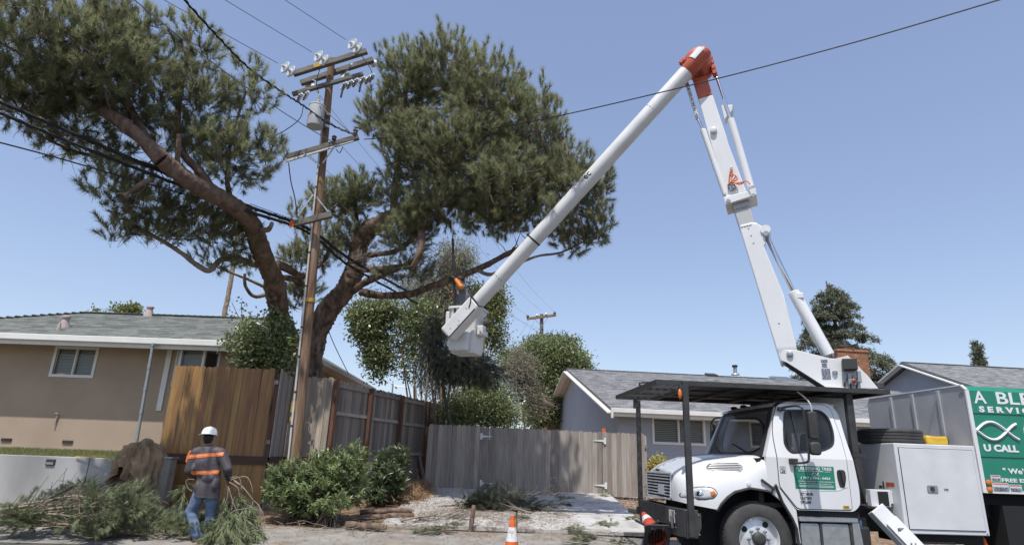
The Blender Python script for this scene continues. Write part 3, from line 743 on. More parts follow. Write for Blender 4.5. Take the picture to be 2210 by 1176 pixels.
# old dark fence running to the back, rails and posts towards the drive
f4, L4 = run('old_fence', 'old dark board fence with rails and red-brown posts running back beside the driveway', (-4.40, 15.7), (-2.2, 21.6))
boards(f4, L4, .138, .006, 1.78, lambda x: 1.47 - .012 * x, M['oldboard'], jit=.02)
boards(f4, L4, .138, .012, 1.10, lambda x: .34 + .03 * x, M['oldboard'], ear=0, y=.03)
for z in (3.06, 2.38, 1.52):
    for k in range(4): bar_part(f4, 'rail', M['weath'], .06 + k * 1.6, 1.64 + k * 1.6, -.055, -.012, z - .02 * k, z + .085 - .02 * k)
for x in (.0, 1.62, 3.3, 5.0): bar_part(f4, 'post', M['redpost'], x - .05, x + .05, -.15, -.058, .2, 3.22 - .012 * x)
f5, L5 = run('back_fence', 'dark board fence across the back yard behind the shrubs', (-2.1, 22.3), (3.2, 23.6))
boards(f5, L5, .15, .006, 1.8, lambda x: .72, M['oldboard'])
for x in (1.2, 3.6): bar_part(f5, 'post', M['redpost'], x - .05, x + .05, -.12, -.02, .6, 2.62)

# gate across the drive: left panel, swinging gate, right panel
def gz0(x): return .565 - .0 * x
GA = thing('fence_panel', 'grey weathered board panel fixed left of the driveway gate', 'fence', (-2.27, 18.62, 0), R(-.4))
boards(GA, 1.5, .134, .003, 1.80, lambda x: .57, M['weath'])
for z in (.9, 1.95): bar_part(GA, 'rail', M['weath'], 0, 1.5, .024, .064, z, z + .09)
bar_part(GA, 'post', M['weath'], -.04, .05, .066, .156, .4, 2.3)
GB = thing('driveway_gate', 'wide grey weathered board gate with white strap hinges across the driveway', 'gate', (-.765, 18.62, 0), R(-.6))
boards(GB, 3.56, .134, .003, 1.77, lambda x: .585 - .012 * x, M['weath'], jit=.014)
for z in (.9, 1.9): bar_part(GB, 'rail', M['weath'], .02, 3.54, .024, .064, z, z + .09)
def hinge(px, py, dirx):
    p = base_inv(GB) @ sight(px, py, 18.62); x, z = p.x, p.z
    mb = MB(); mb.prism([(x, z - .03), (x, z + .03), (x + dirx * .30, z + .008), (x + dirx * .30, z - .008)], lambda a, b, t: Vector((a, t, b)), -.02, -.012)
    mb.prism([(x, z - .09), (x, z + .09), (x - dirx * .06, z + .09), (x - dirx * .06, z - .09)], lambda a, b, t: Vector((a, t, b)), -.021, -.013)
    mb.tube([(x, -.022, z - .08), (x, -.022, z + .08)], .012, 8); mb.build('hinge', M['trim'], GB)
hinge(1041, 941, 1); hinge(1303, 951, -1); hinge(1305, 1047, -1); hinge(1040, 1042, 1)
GC = thing('fence_panel', 'grey-brown weathered board panel right of the gate, beside the blue house', 'fence', (2.82, 18.60, 0), R(-.6))
boards(GC, 1.32, .134, .003, 1.76, lambda x: .555, M['weath'])
for z in (.9, 1.9): bar_part(GC, 'rail', M['weath'], 0, 1.3, .024, .064, z, z + .09)
for x in (.03, 1.25): bar_part(GC, 'post', M['weath'], x - .045, x + .045, .066, .156, .4, 2.25)
p = base_inv(GC) @ sight(1303, 929, 18.66); mb = MB(); mb.bx(p.x - .05, p.x + .05, .05, .08, p.z - .12, p.z + .07); mb.build('orange_marker', M['cone'], GC)

# concrete retaining wall
rw = thing('retaining_wall', 'grey streaked concrete retaining wall in front of the raised lawn', 'wall', (-10, 13.4, 0))
for x0, x1 in ((-26, -14.02), (-14, -8.53), (-8.515, -7.96)):
    mb = MB(); mb.bx(x0, x1, 13.25, 13.45, .0, 1.205); mb.build('wall_section', M['concrete'], rw, world=True, bevel=.012)
mb = MB(); p = sight(110, 997, 13.25); mb.bx(p.x - .09, p.x + .09, 13.225, 13.249, p.z - .06, p.z + .06); wl = mb.build('wall_light', M['blackm'], rw, world=True)
mb = MB(); mb.bx(p.x - .07, p.x + .07, 13.215, 13.224, p.z - .04, p.z + .0); mb.build('lens', M['galv'], wl, world=True)
cp = thing('concrete_post', 'short grey concrete post between brick pillar and brown fence', 'post', (-6.98, 13.35, .2))
mb = MB(); mb.bx(-7.06, -6.86, 13.25, 13.5, .1, 1.24); mb.build('shaft', M['postc'], cp, world=True, bevel=.015)
mb = MB(); mb.bx(-7.08, -6.84, 13.23, 13.52, 1.24, 1.27); mb.build('cap', M['galv'], cp, world=True)
# brick pillar
bp = thing('brick_pillar', 'dark red brick pillar under the brown burlap', 'pillar', (-7.5, 13.4, .2))
mb = MB(); mb.bx(-7.93, -7.10, 13.12, 13.55, .05, 1.2); mb.build('core', M['mortar'], bp, world=True)
bme = MB(); bme.box((0, 0, 0), (.20, .10, .062)); bme = bme.mesh('brick', M['brick'])
bme2 = MB(); bme2.box((0, 0, 0), (.10, .20, .062)); bme2 = bme2.mesh('brick', M['brick'])
for r_ in range(13):
    z = .14 + r_ * .074 - .2; off = .105 if r_ % 2 else 0
    for k in range(5):
        x = -7.95 + .1 + off + k * .211 + 7.5
        if x > .36: continue
        o = link('brick', bme, bp); o.location = (x, 13.145 - 13.4 + random.uniform(-.006, .006), z)
    for k in range(2):
        for xx in (-.40, .37): o = link('brick', bme2, bp); o.location = (xx + random.uniform(-.006, .006), -.10 + k * .211, z)
# burlap thrown over it
bu = thing('burlap_sheet', 'crumpled brown burlap draped over the brick pillar', 'burlap', (-7.5, 13.32, 1.2))
mb = MB(); NA, NR = 110, 22
def bfn(i, j):
    a = 2 * math.pi * i / NA; t = j / (NR - 1)
    ca, sa = math.cos(a), math.sin(a)
    hw, hd = .42, .33
    rad = 1 / ((abs(ca) / hw) ** 3 + (abs(sa) / hd) ** 3) ** (1 / 3)
    hem = .50 + .20 * math.sin(2.3 * a + 1.1) + .10 * math.sin(7 * a + .4) + .10 * noise.noise((a * 3, 5, 1))
    crease = abs(math.sin(5.5 * a + 1.6 * math.sin(3 * a) + .8)) ** .6 - .6
    if t < .42:
        q = t / .42; r_ = rad * (.04 + .96 * q ** .8) * (1 + .10 * crease * q); z = .30 - .26 * q ** 2.2 + .11 * noise.noise((ca * q * 3.4 + 7, sa * q * 3.4, 2)) + .07 * crease * q + .05 * noise.noise((ca * q * 9, sa * q * 9, 4))
        z += .10 * math.exp(-((ca * q * .5 - .02) ** 2 + (sa * q * .4) ** 2) * 60)
    else:
        q = (t - .42) / .58; fold = .11 * crease + .07 * noise.noise((ca * 5, sa * 5, q * 2.6)) + .045 * noise.noise((ca * 13, sa * 13, q * 6))
        r_ = rad * (1 + .10 * crease) + fold * (.25 + .9 * q); z = .04 + .07 * crease * (1 - q) + .03 * noise.noise((ca * 9, sa * 9, q * 4)) - hem * q
    q3 = Vector((ca * r_, sa * r_, z))
    rg_ = .075 * (.35 - abs(noise.noise(q3 * 5.0))) + .045 * (.3 - abs(noise.noise(q3 * 11 + Vector((3, 1, 7)))))
    q3 += Vector((ca, sa, .8 if t < .5 else .1)) * rg_ * 1.5
    return tuple(q3)
mb.grid(bfn, NA, NR, True)
o = mb.build('sheet', M['burlap'], bu, smooth=70); sm = o.modifiers.new('solid', 'SOLIDIFY'); sm.thickness = .012
mb = MB(); mb.tube(spline([(-1.3, -.1, -.02), (-.7, -.2, 0), (-.5, -.3, -.05), (-.42, -.34, -.09)], 5), .014, 6)
o = mb.build('cord', M['yellow'], None, smooth=60); o.location = (-7.5, 13.32, 1.24); tag(o, 'thin yellow cord lying along the concrete wall top', 'cord')
# ================================================================== vegetation
def unit(n, rng):
    v = rng.normal(0, 1, (n, 3)); return v / np.linalg.norm(v, axis=1, keepdims=True)
def blob_points(blobs, n, rng, inner=2.4):
    """points through a set of ellipsoids, denser towards their skins; returns point, outward direction"""
    W = np.array([b[2] if len(b) > 2 else 1.0 for b in blobs]) * np.array([(b[1][0] * b[1][1] * b[1][2]) ** (2 / 3) for b in blobs]); W /= W.sum()
    k = rng.choice(len(blobs), n, p=W)
    C = np.array([tuple(b[0]) for b in blobs], dtype=float)[k]; Rr = np.array([b[1] for b in blobs], dtype=float)[k]
    d = unit(n, rng); r = rng.uniform(0, 1, n) ** (1 / inner)
    r = r * (1 + .12 * np.sin(d[:, 0] * 7 + k) * np.sin(d[:, 2] * 6 + 2 * k) + rng.normal(0, .05, n))
    return C + d * Rr * r[:, None], d, C
def perp(ax, rng):
    n = len(ax); q = unit(n, rng); q -= ax * (q * ax).sum(1, keepdims=True); return q / (np.linalg.norm(q, axis=1, keepdims=True) + 1e-9)
def needles(P, A, per, rng, L=(.11, .19), wd=.006, span=.2, open_=(.35, 1.25), droop=.12):
    n = len(P); Pk = np.repeat(P, per, 0); Ak = np.repeat(A, per, 0); N = n * per
    t = rng.uniform(0, 1, N) ** .8; base = Pk + Ak * (t * span)[:, None]
    q = perp(Ak, rng); al = rng.uniform(open_[0], open_[1], N) * (1.15 - .55 * t)
    d = Ak * np.cos(al)[:, None] + q * np.sin(al)[:, None]; d[:, 2] -= droop; d /= np.linalg.norm(d, axis=1, keepdims=True)
    l = rng.uniform(L[0], L[1], N); s = np.cross(d, unit(N, rng) * .6 + np.array([-.1, -.35, .85])); s /= np.linalg.norm(s, axis=1, keepdims=True) + 1e-9
    V = np.empty((N, 3, 3)); V[:, 0] = base - s * wd; V[:, 1] = base + s * wd; V[:, 2] = base + d * l[:, None]
    tint = np.clip(np.repeat(rng.normal(.5, .2, n), per) + rng.normal(0, .12, N), 0, 1)
    return V, tint
def leaves(P, A, per, rng, L=(.05, .09), asp=.42, spread=.16, droop=.25, fold=0):
    n = len(P); N = n * per; Pk = np.repeat(P, per, 0) + rng.normal(0, spread, (N, 3)); Ak = np.repeat(A, per, 0)
    d = Ak * .7 + unit(N, rng) * .9; d[:, 2] -= droop; d /= np.linalg.norm(d, axis=1, keepdims=True)
    s = np.cross(d, unit(N, rng) * .8 + np.array([0, 0, .6])); s /= np.linalg.norm(s, axis=1, keepdims=True) + 1e-9
    l = rng.uniform(L[0], L[1], N)[:, None]; w_ = l * asp
    V = np.empty((N, 4, 3)); V[:, 0] = Pk; V[:, 1] = Pk + d * l * .45 - s * w_ * .5; V[:, 2] = Pk + d * l; V[:, 3] = Pk + d * l * .45 + s * w_ * .5
    tint = np.clip(np.repeat(rng.normal(.5, .18, n), per) + rng.normal(0, .15, N), 0, 1)
    return V, tint
class Limbs:
    def __init__(s): s.p = []; s.r = []
    def add(s, pts, rad):
        s.p += [tuple(q) for q in pts]; s.r += list(rad)
    def arr(s): return np.array(s.p), np.array(s.r)
def limb(root, LB, name, m, pts, r0, r1, n=12, sub=10, rough=.11, wig=.0):
    sp = spline(pts, sub); K = len(sp)
    if wig: sp = [p + Vector((noise.noise(p * 1.7), noise.noise(p * 1.7 + Vector((9, 0, 0))), noise.noise(p * 1.7 + Vector((0, 9, 0))))) * wig for p in sp]
    rr = [r0 + (r1 - r0) * (i / (K - 1)) for i in range(K)]
    rr = [r * (1 + .16 * noise.noise(p * 2.6) + .07 * noise.noise(p * 7)) for r, p in zip(rr, sp)]
    LB.add(sp, rr)
    mb = MB(); mb.tube(sp, rr, n, True, rough); return mb.build(name, m, root, smooth=75, world=True)
def boughs(root, LB, P, C, ratio, rng, m, rt=(.022, .006), twig=.005, back=.16, pull=.25, sag=.12, A=None, name='branches'):
    """branches from the nearest limb to hubs among the shoots, twigs from hub to shoot"""
    n = len(P); H = max(4, int(n / ratio)); idx = rng.choice(n, H, replace=False); hub0 = P[idx]
    lp, lr = LB.arr()
    own = np.empty(n, int)
    for i in range(0, n, 2000):
        dd = ((P[i:i + 2000, None, :] - hub0[None]) ** 2).sum(2); own[i:i + 2000] = dd.argmin(1)
    hub = np.zeros((H, 3)); cnt = np.bincount(own, minlength=H)
    for k in range(3): hub[:, k] = np.bincount(own, P[:, k], H) / np.maximum(cnt, 1)
    hub[cnt == 0] = hub0[cnt == 0]
    dl = ((hub[:, None, :] - lp[None]) ** 2).sum(2); near = dl.argmin(1)
    hub = hub + (lp[near] - hub) * pull * rng.uniform(.5, 1.2, (H, 1))
    t = np.linspace(0, 1, 6)[None, :, None]; a = lp[near][:, None, :]; b = hub[:, None, :]
    path = a + (b - a) * t + rng.normal(0, .035, (H, 6, 3)) * np.sin(np.pi * t) * np.linalg.norm(b - a, axis=2, keepdims=True)
    path[:, :, 2] -= (sag * np.sin(np.pi * t[:, :, 0]) * np.linalg.norm((b - a)[:, 0], axis=1)[:, None] * .5)
    rad = np.linspace(rt[0], rt[1], 6)[None] * rng.uniform(.6, 1.3, (H, 1)) * np.clip(np.linalg.norm((b - a)[:, 0], axis=1), .5, 2)[:, None]
    me1 = tubes_mesh(name, path, rad, 5, m); link(name, me1, root, 'stuff').location = -root.location
    tp = P if A is None else P - A * back
    u = np.linspace(0, 1, 4)[None, :, None]; h = hub[own][:, None, :]
    pth = h + (tp[:, None, :] - h) * u + rng.normal(0, .02, (n, 4, 3)) * np.sin(np.pi * u)
    me2 = tubes_mesh('twigs', pth, np.tile(np.linspace(twig * 1.3, twig * .6, 4), (n, 1)), 3, m); link('twigs', me2, root, 'stuff').location = -root.location
def put(root, name, V, k, m, tint):
    V = V - np.array(tuple(root.location)); return link(name, arr_mesh(name, V, k, m, tint), root, 'stuff')

# ------------------------------------------------------------------ the big pine
rg = np.random.RandomState(3)
pine = thing('pine_tree', 'large spreading pine with reddish bark towering over fences and utility pole', 'tree', (-5.2, 16.6, .9))
LB = Limbs(); S = sight
tr = [S(672, 900, 16.9), S(668, 800, 16.7), S(680, 730, 16.6), S(708, 670, 16.4), S(745, 625, 16.2), S(768, 575, 16.1), S(776, 525, 16.0), S(800, 493, 15.8)]
limb(pine, LB, 'trunk', M['bark'], [Vector((tr[0].x - .1, 16.9, .3))] + tr, .34, .235, 18, 16, .09)
limb(pine, LB, 'limb', M['barkred'], [tr[-1], S(840, 470, 15.5), S(880, 447, 15.2), S(925, 425, 14.9), S(960, 385, 14.6), S(990, 320, 14.5), S(1005, 220, 14.4), S(1010, 140, 14.4)], .235, .04, 12)
limb(pine, LB, 'limb', M['barkred'], [S(885, 445, 15.2), S(940, 440, 14.7), S(1010, 440, 14.2), S(1080, 420, 13.8), S(1160, 380, 13.4), S(1230, 350, 13.2)], .12, .03, 10)
limb(pine, LB, 'limb', M['barkred'], [S(850, 465, 15.4), S(853, 400, 15.5), S(862, 330, 15.5), S(870, 250, 15.5), S(880, 170, 15.4)], .12, .03, 10)
limb(pine, LB, 'limb', M['barkred'], [S(900, 440, 15.0), S(910, 500, 14.4), S(905, 545, 14.2), S(893, 575, 14.3)], .11, .07, 10)
limb(pine, LB, 'limb', M['bark'], [S(778, 630, 16.1), S(830, 638, 15.9), S(890, 633, 15.6), S(940, 615, 15.3), S(990, 597, 15.0), S(1040, 577, 14.7), S(1085, 553, 14.4), S(1130, 530, 14.0), S(1170, 500, 13.6)], .115, .05, 10)
limb(pine, LB, 'limb', M['barkgrey'], [S(1035, 585, 14.7), S(1060, 592, 14.5), S(1110, 572, 14.1), S(1160, 553, 13.8), S(1210, 545, 13.5), S(1262, 520, 13.2)], .05, .02, 8)
limb(pine, LB, 'limb', M['bark'], [S(740, 640, 16.2), S(790, 608, 16.0), S(830, 590, 15.8), S(880, 570, 15.5), S(910, 555, 15.3)], .13, .05, 10)
limb(pine, LB, 'limb', M['barkred'], [S(786, 552, 16.0), S(820, 548, 15.7), S(850, 543, 15.5), S(885, 520, 15.1), S(900, 490, 14.8)], .085, .05, 10)
cs = limb(pine, LB, 'limb', M['barkred'], [S(783, 582, 16.0), S(830, 580, 15.6), S(868, 576, 15.4), S(892, 578, 15.3)], .085, .07, 10)
e0, e1 = S(892, 578, 15.29), S(897, 579, 15.25)
mb = MB(); mb.lathe(e0, e1 - e0, [(.078, 0), (.074, .05)], 12); mb.build('cut_end', M['cutwood'], pine, smooth=40, world=True)
# left stem, leaning out over the road
ls = [S(640, 900, 16.7), S(622, 820, 16.0), S(610, 740, 15.5), S(600, 660, 14.9), S(590, 600, 14.2), S(565, 545, 13.3), S(545, 490, 12.6), S(515, 452, 11.9), S(460, 420, 11.1), S(400, 385, 10.6), S(350, 345, 10.2), S(300, 295, 10.0), S(240, 250, 9.9), S(175, 215, 9.9), S(110, 170, 9.9), S(60, 110, 9.8)]
limb(pine, LB, 'trunk', M['bark'], ls[:5], .30, .22, 18, 16, .09)
limb(pine, LB, 'limb', M['barkred'], ls[4:11], .215, .15, 18, 16, .10)
limb(pine, LB, 'limb', M['barkred'], ls[10:], .145, .045, 12, 6)
limb(pine, LB, 'limb', M['barkred'], [S(240, 250, 9.9), S(210, 190, 9.9), S(190, 120, 9.8), S(185, 40, 9.7)], .06, .02, 8)
limb(pine, LB, 'limb', M['barkred'], [S(175, 215, 9.9), S(110, 230, 9.8), S(40, 235, 9.6)], .05, .02, 8)
limb(pine, LB, 'limb', M['barkred'], [S(390, 385, 10.7), S(330, 360, 10.9), S(250, 340, 11.0), S(170, 330, 10.8), S(100, 300, 10.4)], .07, .02, 8)
limb(pine, LB, 'limb', M['barkred'], [S(400, 385, 10.6), S(340, 335, 10.4), S(290, 250, 10.2), S(250, 150, 10.1), S(240, 50, 10.0)], .11, .03, 10)
limb(pine, LB, 'limb', M['barkred'], [S(470, 425, 11.2), S(430, 370, 11.0), S(390, 320, 10.9), S(385, 240, 10.9), S(400, 150, 10.8), S(410, 60, 10.8)], .10, .025, 10)
limb(pine, LB, 'limb', M['barkred'], [S(380, 372, 10.5), S(384, 330, 10.3), S(386, 290, 10.2)], .055, .04, 8)
limb(pine, LB, 'limb', M['barkred'], [S(500, 442, 11.8), S(490, 380, 11.6), S(500, 300, 11.5), S(530, 200, 11.4)], .06, .02, 8)
limb(pine, LB, 'limb', M['barkgrey'], [S(590, 572, 13.9), S(555, 572, 13.6), S(510, 558, 13.2), S(475, 562, 12.9), S(452, 584, 12.7), S(425, 572, 12.5), S(390, 545, 12.2), S(350, 520, 12.0), S(300, 493, 11.7), S(265, 470, 11.5)], .085, .03, 10)
limb(pine, LB, 'limb', M['barkgrey'], [S(583, 625, 14.4), S(540, 605, 14.0), S(490, 585, 13.6), S(445, 567, 13.2)], .045, .018, 8)
limb(pine, LB, 'limb', M['barkred'], [S(583, 632, 14.4), S(550, 640, 14.1), S(530, 618, 13.9), S(528, 590, 13.8)], .05, .03, 8)
limb(pine, LB, 'limb', M['bark'], [S(597, 570, 14.0), S(625, 582, 14.3), S(645, 595, 14.6), S(665, 590, 14.9), S(700, 560, 15.2), S(720, 520, 15.3)], .11, .04, 10)
limb(pine, LB, 'limb', M['bark'], [S(600, 598, 14.3), S(630, 602, 14.6), S(660, 618, 14.9)], .09, .06, 10)
limb(pine, LB, 'limb', M['barkgrey'], [S(555, 494, 12.7), S(578, 496, 12.4), S(588, 480, 12.3)], .07, .035, 8)
limb(pine, LB, 'limb', M['barkred'], [S(325, 388, 10.0), S(300, 400, 9.9), S(268, 424, 9.8)], .05, .03, 8)
limb(pine, LB, 'limb', M['barkgrey'], [S(775, 490, 15.9), S(755, 460, 15.8), S(735, 440, 15.7)], .04, .02, 8)
limb(pine, LB, 'limb', M['barkdark'], [S(775, 500, 16.2), S(768, 450, 16.2), S(766, 385, 16.2)], .06, .03, 8)
def bl(u, v, Y, ru, rv, ry, wgt=1.0):
    """crown mass: centre on a surveyed line, half widths in photo pixels across and up, metres deep"""
    c = S(u, v, Y); q = (c - Vector((0, 0, CAMZ))).dot(_f) / FPX
    return (c, (ru * q, ry, rv * q), wgt)
left_blobs = [bl(60, 90, 9.2, 120, 130, 1.2), bl(190, 110, 9.4, 130, 120, 1.3), bl(40, 215, 9.6, 90, 75, .8), bl(150, 235, 10.1, 120, 85, 1.0), bl(290, 190, 10.0, 90, 90, 1.1, .8),
              bl(260, 50, 9.8, 60, 60, .8), bl(330, 110, 10.2, 70, 80, 1.0, .7), bl(430, 110, 10.8, 50, 70, .8, .75), bl(440, 230, 11.0, 100, 80, 1.0, .8), bl(540, 200, 11.4, 60, 60, .8, .7),
              bl(370, 300, 11.2, 130, 60, 1.0, .8), bl(500, 340, 11.3, 105, 75, .9, .9), bl(570, 330, 11.7, 45, 55, .6, .7), bl(200, 330, 10.9, 80, 60, .7, .6), bl(100, 300, 10.2, 70, 40, .5, .5),
              bl(260, 420, 10.6, 75, 60, .9, .9), bl(340, 430, 11.2, 80, 50, .8, .8), bl(420, 480, 12.0, 85, 50, .8, 1.1), bl(500, 505, 12.6, 60, 55, .7, 1.1), bl(330, 505, 11.9, 80, 35, .6, .8), bl(470, 570, 12.9, 60, 28, .5, .5), bl(250, 505, 11.5, 40, 35, .5, .35), bl(540, 580, 13.6, 40, 40, .5, .4)]
right_blobs = [bl(880, 190, 15.2, 70, 95, 1.6), bl(970, 170, 14.6, 85, 85, 1.8), bl(1060, 230, 14.2, 100, 100, 2.0), bl(830, 260, 15.4, 70, 55, 1.2, .9), bl(1150, 290, 13.7, 90, 90, 1.7), bl(900, 330, 15.0, 90, 80, 1.8, 1.1),
               bl(1010, 350, 14.3, 120, 95, 2.2, 1.2), bl(1100, 420, 13.7, 110, 80, 1.9, 1.2), bl(1220, 400, 13.2, 75, 80, 1.4), bl(1285, 410, 13.0, 45, 50, .9), bl(1238, 392, 11.95, 20, 26, .3, .8), bl(1196, 448, 12.1, 22, 24, .3, .8), bl(1290, 490, 13.0, 45, 60, .8, .7), bl(1240, 520, 13.2, 55, 45, .8, .7), bl(1200, 480, 13.2, 60, 50, 1.0, .7),
               bl(960, 450, 14.4, 90, 50, 1.3, 1.0), bl(1060, 480, 13.9, 80, 40, 1.1, 1.0), bl(860, 420, 15.3, 60, 50, 1.0, .6)]
mid_blobs = [bl(720, 440, 16.0, 55, 35, .9, .8), bl(780, 420, 15.9, 45, 40, .8, .8), bl(760, 520, 16.2, 45, 50, .8, .5), bl(690, 540, 15.4, 45, 50, .7, .5), bl(640, 470, 14.4, 22, 26, .4, .5), bl(640, 560, 14.4, 30, 28, .5, .5), bl(650, 640, 15.4, 45, 40, .6, .5), bl(870, 510, 15.2, 60, 50, .9, .5), bl(880, 590, 15.3, 70, 25, .7, .45), bl(900, 480, 14.8, 50, 40, .8, .6), bl(735, 405, 16.0, 14, 16, .3, .4), bl(830, 375, 15.6, 14, 16, .3, .3)]
def pine_crown(root, LB, blobs, n, per, rng, ratio, bud=.45, up=.75, wd=.0045, mat_='needle', L=(.11, .19), shr=.1):
    blobs = [(b[0], tuple(max(q - shr, .14) for q in b[1])) + tuple(b[2:]) for b in blobs]
    P, d, C = blob_points(blobs, n, rng)
    A = d * .55 + np.array([0, 0, up]) + unit(n, rng) * .45; A /= np.linalg.norm(A, axis=1, keepdims=True)
    V, t = needles(P, A, per, rng, L=L, wd=wd); put(root, 'crown', V, 3, M[mat_], t)
    boughs(root, LB, P, C, ratio, rng, M['barkgrey'], A=A)
    k = rng.uniform(0, 1, n) < bud; B = P[k] + A[k] * .2; nb = len(B)
    s = perp(A[k], rng); s2 = np.cross(A[k], s); Vb = np.empty((nb * 3, 3, 3))
    for i in range(3):
        q0 = s * math.cos(i * 2.09) + s2 * math.sin(i * 2.09); q1 = s * math.cos(i * 2.09 + 2.09) + s2 * math.sin(i * 2.09 + 2.09)
        Vb[i::3, 0] = B + q0 * .014; Vb[i::3, 1] = B + q1 * .014; Vb[i::3, 2] = B + A[k] * rng.uniform(.05, .11, (nb, 1))
    put(root, 'candles', Vb, 3, M['bud'], rng.uniform(0, 1, nb * 3))
pine_crown(pine, LB, left_blobs, 2750, 100, rg, 13, shr=.05)
pine_crown(pine, LB, right_blobs, 5200, 100, rg, 13, shr=.13)
pine_crown(pine, LB, mid_blobs, 1300, 80, rg, 11, shr=0)
# thin dead twigs hanging under the right limb
n = 420; P, d, C = blob_points([bl(830, 570, 15.5, 80, 60, .7), bl(920, 560, 15.0, 60, 60, .6), bl(740, 500, 16, 50, 50, .6)], n, rg)
t = np.linspace(0, 1, 5)[None, :, None]; dv = unit(n, rg) * np.array([.6, .4, .25]) + np.array([.1, 0, -.25])
path = P[:, None] + dv[:, None] * t * rg.uniform(.4, 1, (n, 1, 1)) + rg.normal(0, .03, (n, 5, 3)) * t
link('dead_twigs', tubes_mesh('dead_twigs', path, np.tile(np.linspace(.008, .003, 5), (n, 1)), 3, M['drytwig']), pine, 'stuff').location = -pine.location

# ------------------------------------------------------------------ other trees
def leafy(name, label, cat, base, limbs, blobs, n, per, m, rng, L=(.06, .1), asp=.42, spread=.15, droop=.25, ratio=9, bark='barkgrey', rt=(.018, .005), group=None, inner=2.4, twig=.004, pull=.25):
    root = thing(name, label, cat, tuple(base), group=group); LB = Limbs()
    for i, (pts, r0, r1) in enumerate(limbs): limb(root, LB, 'trunk' if i == 0 else 'stem', M[bark], pts, r0, r1, 8, 5, .08)
    P, d, C = blob_points(blobs, n, rng, inner); A = d * .8 + np.array([0, 0, .25]) + unit(n, rng) * .5; A /= np.linalg.norm(A, axis=1, keepdims=True)
    V, t = leaves(P, A, per, rng, L, asp, spread, droop); put(root, 'crown', V, 4, M[m], t)
    boughs(root, LB, P, C, ratio, rng, M[bark], rt=rt, twig=twig, A=A, back=.05, pull=pull)
    return root
# tall many-stemmed tree with hanging clumps
st = []
for (u0, u1, v1, Y) in ((918, 850, 690, 20.4), (926, 905, 640, 20.6), (938, 960, 650, 20.9), (948, 1040, 660, 20.5), (962, 1000, 740, 21.0), (975, 1060, 730, 21.2), (907, 890, 780, 20.2), (985, 985, 800, 21.4), (895, 868, 740, 20.3), (912, 920, 700, 20.5), (930, 940, 720, 20.3), (940, 985, 700, 20.6), (902, 905, 760, 20.7), (952, 948, 780, 20.2), (966, 1020, 790, 20.9), (922, 896, 820, 20.2)):
    a = S(u0, 1000, Y); a.z = g(a.x, Y) - .1; b = S(u1, v1, Y)
    st.append(([a, a.lerp(b, .35) + Vector((random.uniform(-.15, .15), 0, 0)), a.lerp(b, .7) + Vector((random.uniform(-.15, .15), random.uniform(-.2, .2), 0)), b], random.uniform(.03, .075), .012))
leafy('clump_tree', 'tall many-stemmed tree with dark hanging leaf clumps beside the old fence', 'tree', (-2.2, 20.6, .5), st,
      [bl(800, 700, 20.3, 42, 45, .7, 1.6), bl(785, 680, 20.3, 30, 30, .5, 1.5), bl(830, 665, 20.3, 30, 22, .5, 1.2), bl(815, 770, 20.3, 30, 50, .5, 1.5), bl(880, 720, 20.5, 35, 60, .7, .5), bl(905, 680, 20.6, 45, 45, .8, .6), bl(880, 790, 20.5, 30, 40, .5, .35)], 1050, 17, 'leaf', np.random.RandomState(5), L=(.09, .15), asp=.45, spread=.13)
leafy('bright_tree', 'yellow-green leafy tree right behind the white bucket', 'tree', (-.4, 22.5, .8), [([Vector((-.5, 22.5, .5)), S(1020, 900, 22.5), S(1030, 760, 22.5), S(1050, 680, 22.5)], .08, .03)],
      [bl(1050, 700, 22.5, 40, 50, .7, 1.3), bl(1065, 650, 22.5, 32, 35, .6, 1.2), bl(1030, 640, 22.5, 35, 30, .6, .8), bl(1010, 780, 22.5, 50, 55, .8, .5), bl(1075, 740, 22.5, 20, 30, .5, .5)], 700, 16, 'leafy', np.random.RandomState(6), L=(.09, .15), asp=.4, spread=.14)
leafy('drooping_tree', 'drab olive tree of fine hanging foliage behind the worker in the bucket', 'tree', (-1.8, 21.8, .7), [([Vector((-1.9, 21.8, .5)), S(955, 900, 21.8), S(950, 760, 21.8), S(960, 620, 21.8)], .10, .03)],
      [bl(960, 640, 21.5, 45, 70, .8, 1.2), bl(930, 740, 21.6, 35, 110, .8, 1.0), bl(985, 560, 21.4, 45, 45, .8, .9), bl(960, 820, 21.6, 40, 60, .6, .6), bl(900, 620, 21.6, 40, 50, .6, .7), bl(1000, 680, 21.5, 35, 70, .6, .8)], 1500, 20, 'leafdrab', np.random.RandomState(8), L=(.10, .20), asp=.14, spread=.16, droop=1.1, bark='barkgrey', ratio=7, rt=(.012, .004))
# dark pine bough hanging below the bucket
rg2 = np.random.RandomState(9)
db = thing('young_pine', 'dark drooping young pine just below the white bucket', 'tree', (-.6, 18.9, .6)); LB2 = Limbs()
limb(db, LB2, 'trunk', M['barkdark'], [Vector((-1.3, 19.2, .5)), S(985, 960, 19.2), S(960, 860, 19.2), S(950, 700, 19.2)], .07, .03, 8)
limb(db, LB2, 'limb', M['barkdark'], [S(965, 770, 19.2), S(1000, 780, 19), S(1050, 800, 18.8), S(1080, 812, 18.7)], .035, .012, 8)
P, d, C = blob_points([bl(1000, 790, 18.9, 60, 38, .7, 1.3), bl(1050, 805, 18.8, 38, 25, .5, 1.1), bl(940, 720, 19.2, 26, 50, .5, 1), bl(960, 780, 19.0, 45, 45, .6, 1)], 950, rg2)
A = d * .5 + np.array([.3, 0, -.45]) + unit(len(P), rg2) * .5; A /= np.linalg.norm(A, axis=1, keepdims=True)
V, t = needles(P, A, 40, rg2, L=(.10, .18), wd=.006); put(db, 'crown', V, 3, M['needledark'], t); boughs(db, LB2, P, C, 10, rg2, M['barkdark'], A=A)
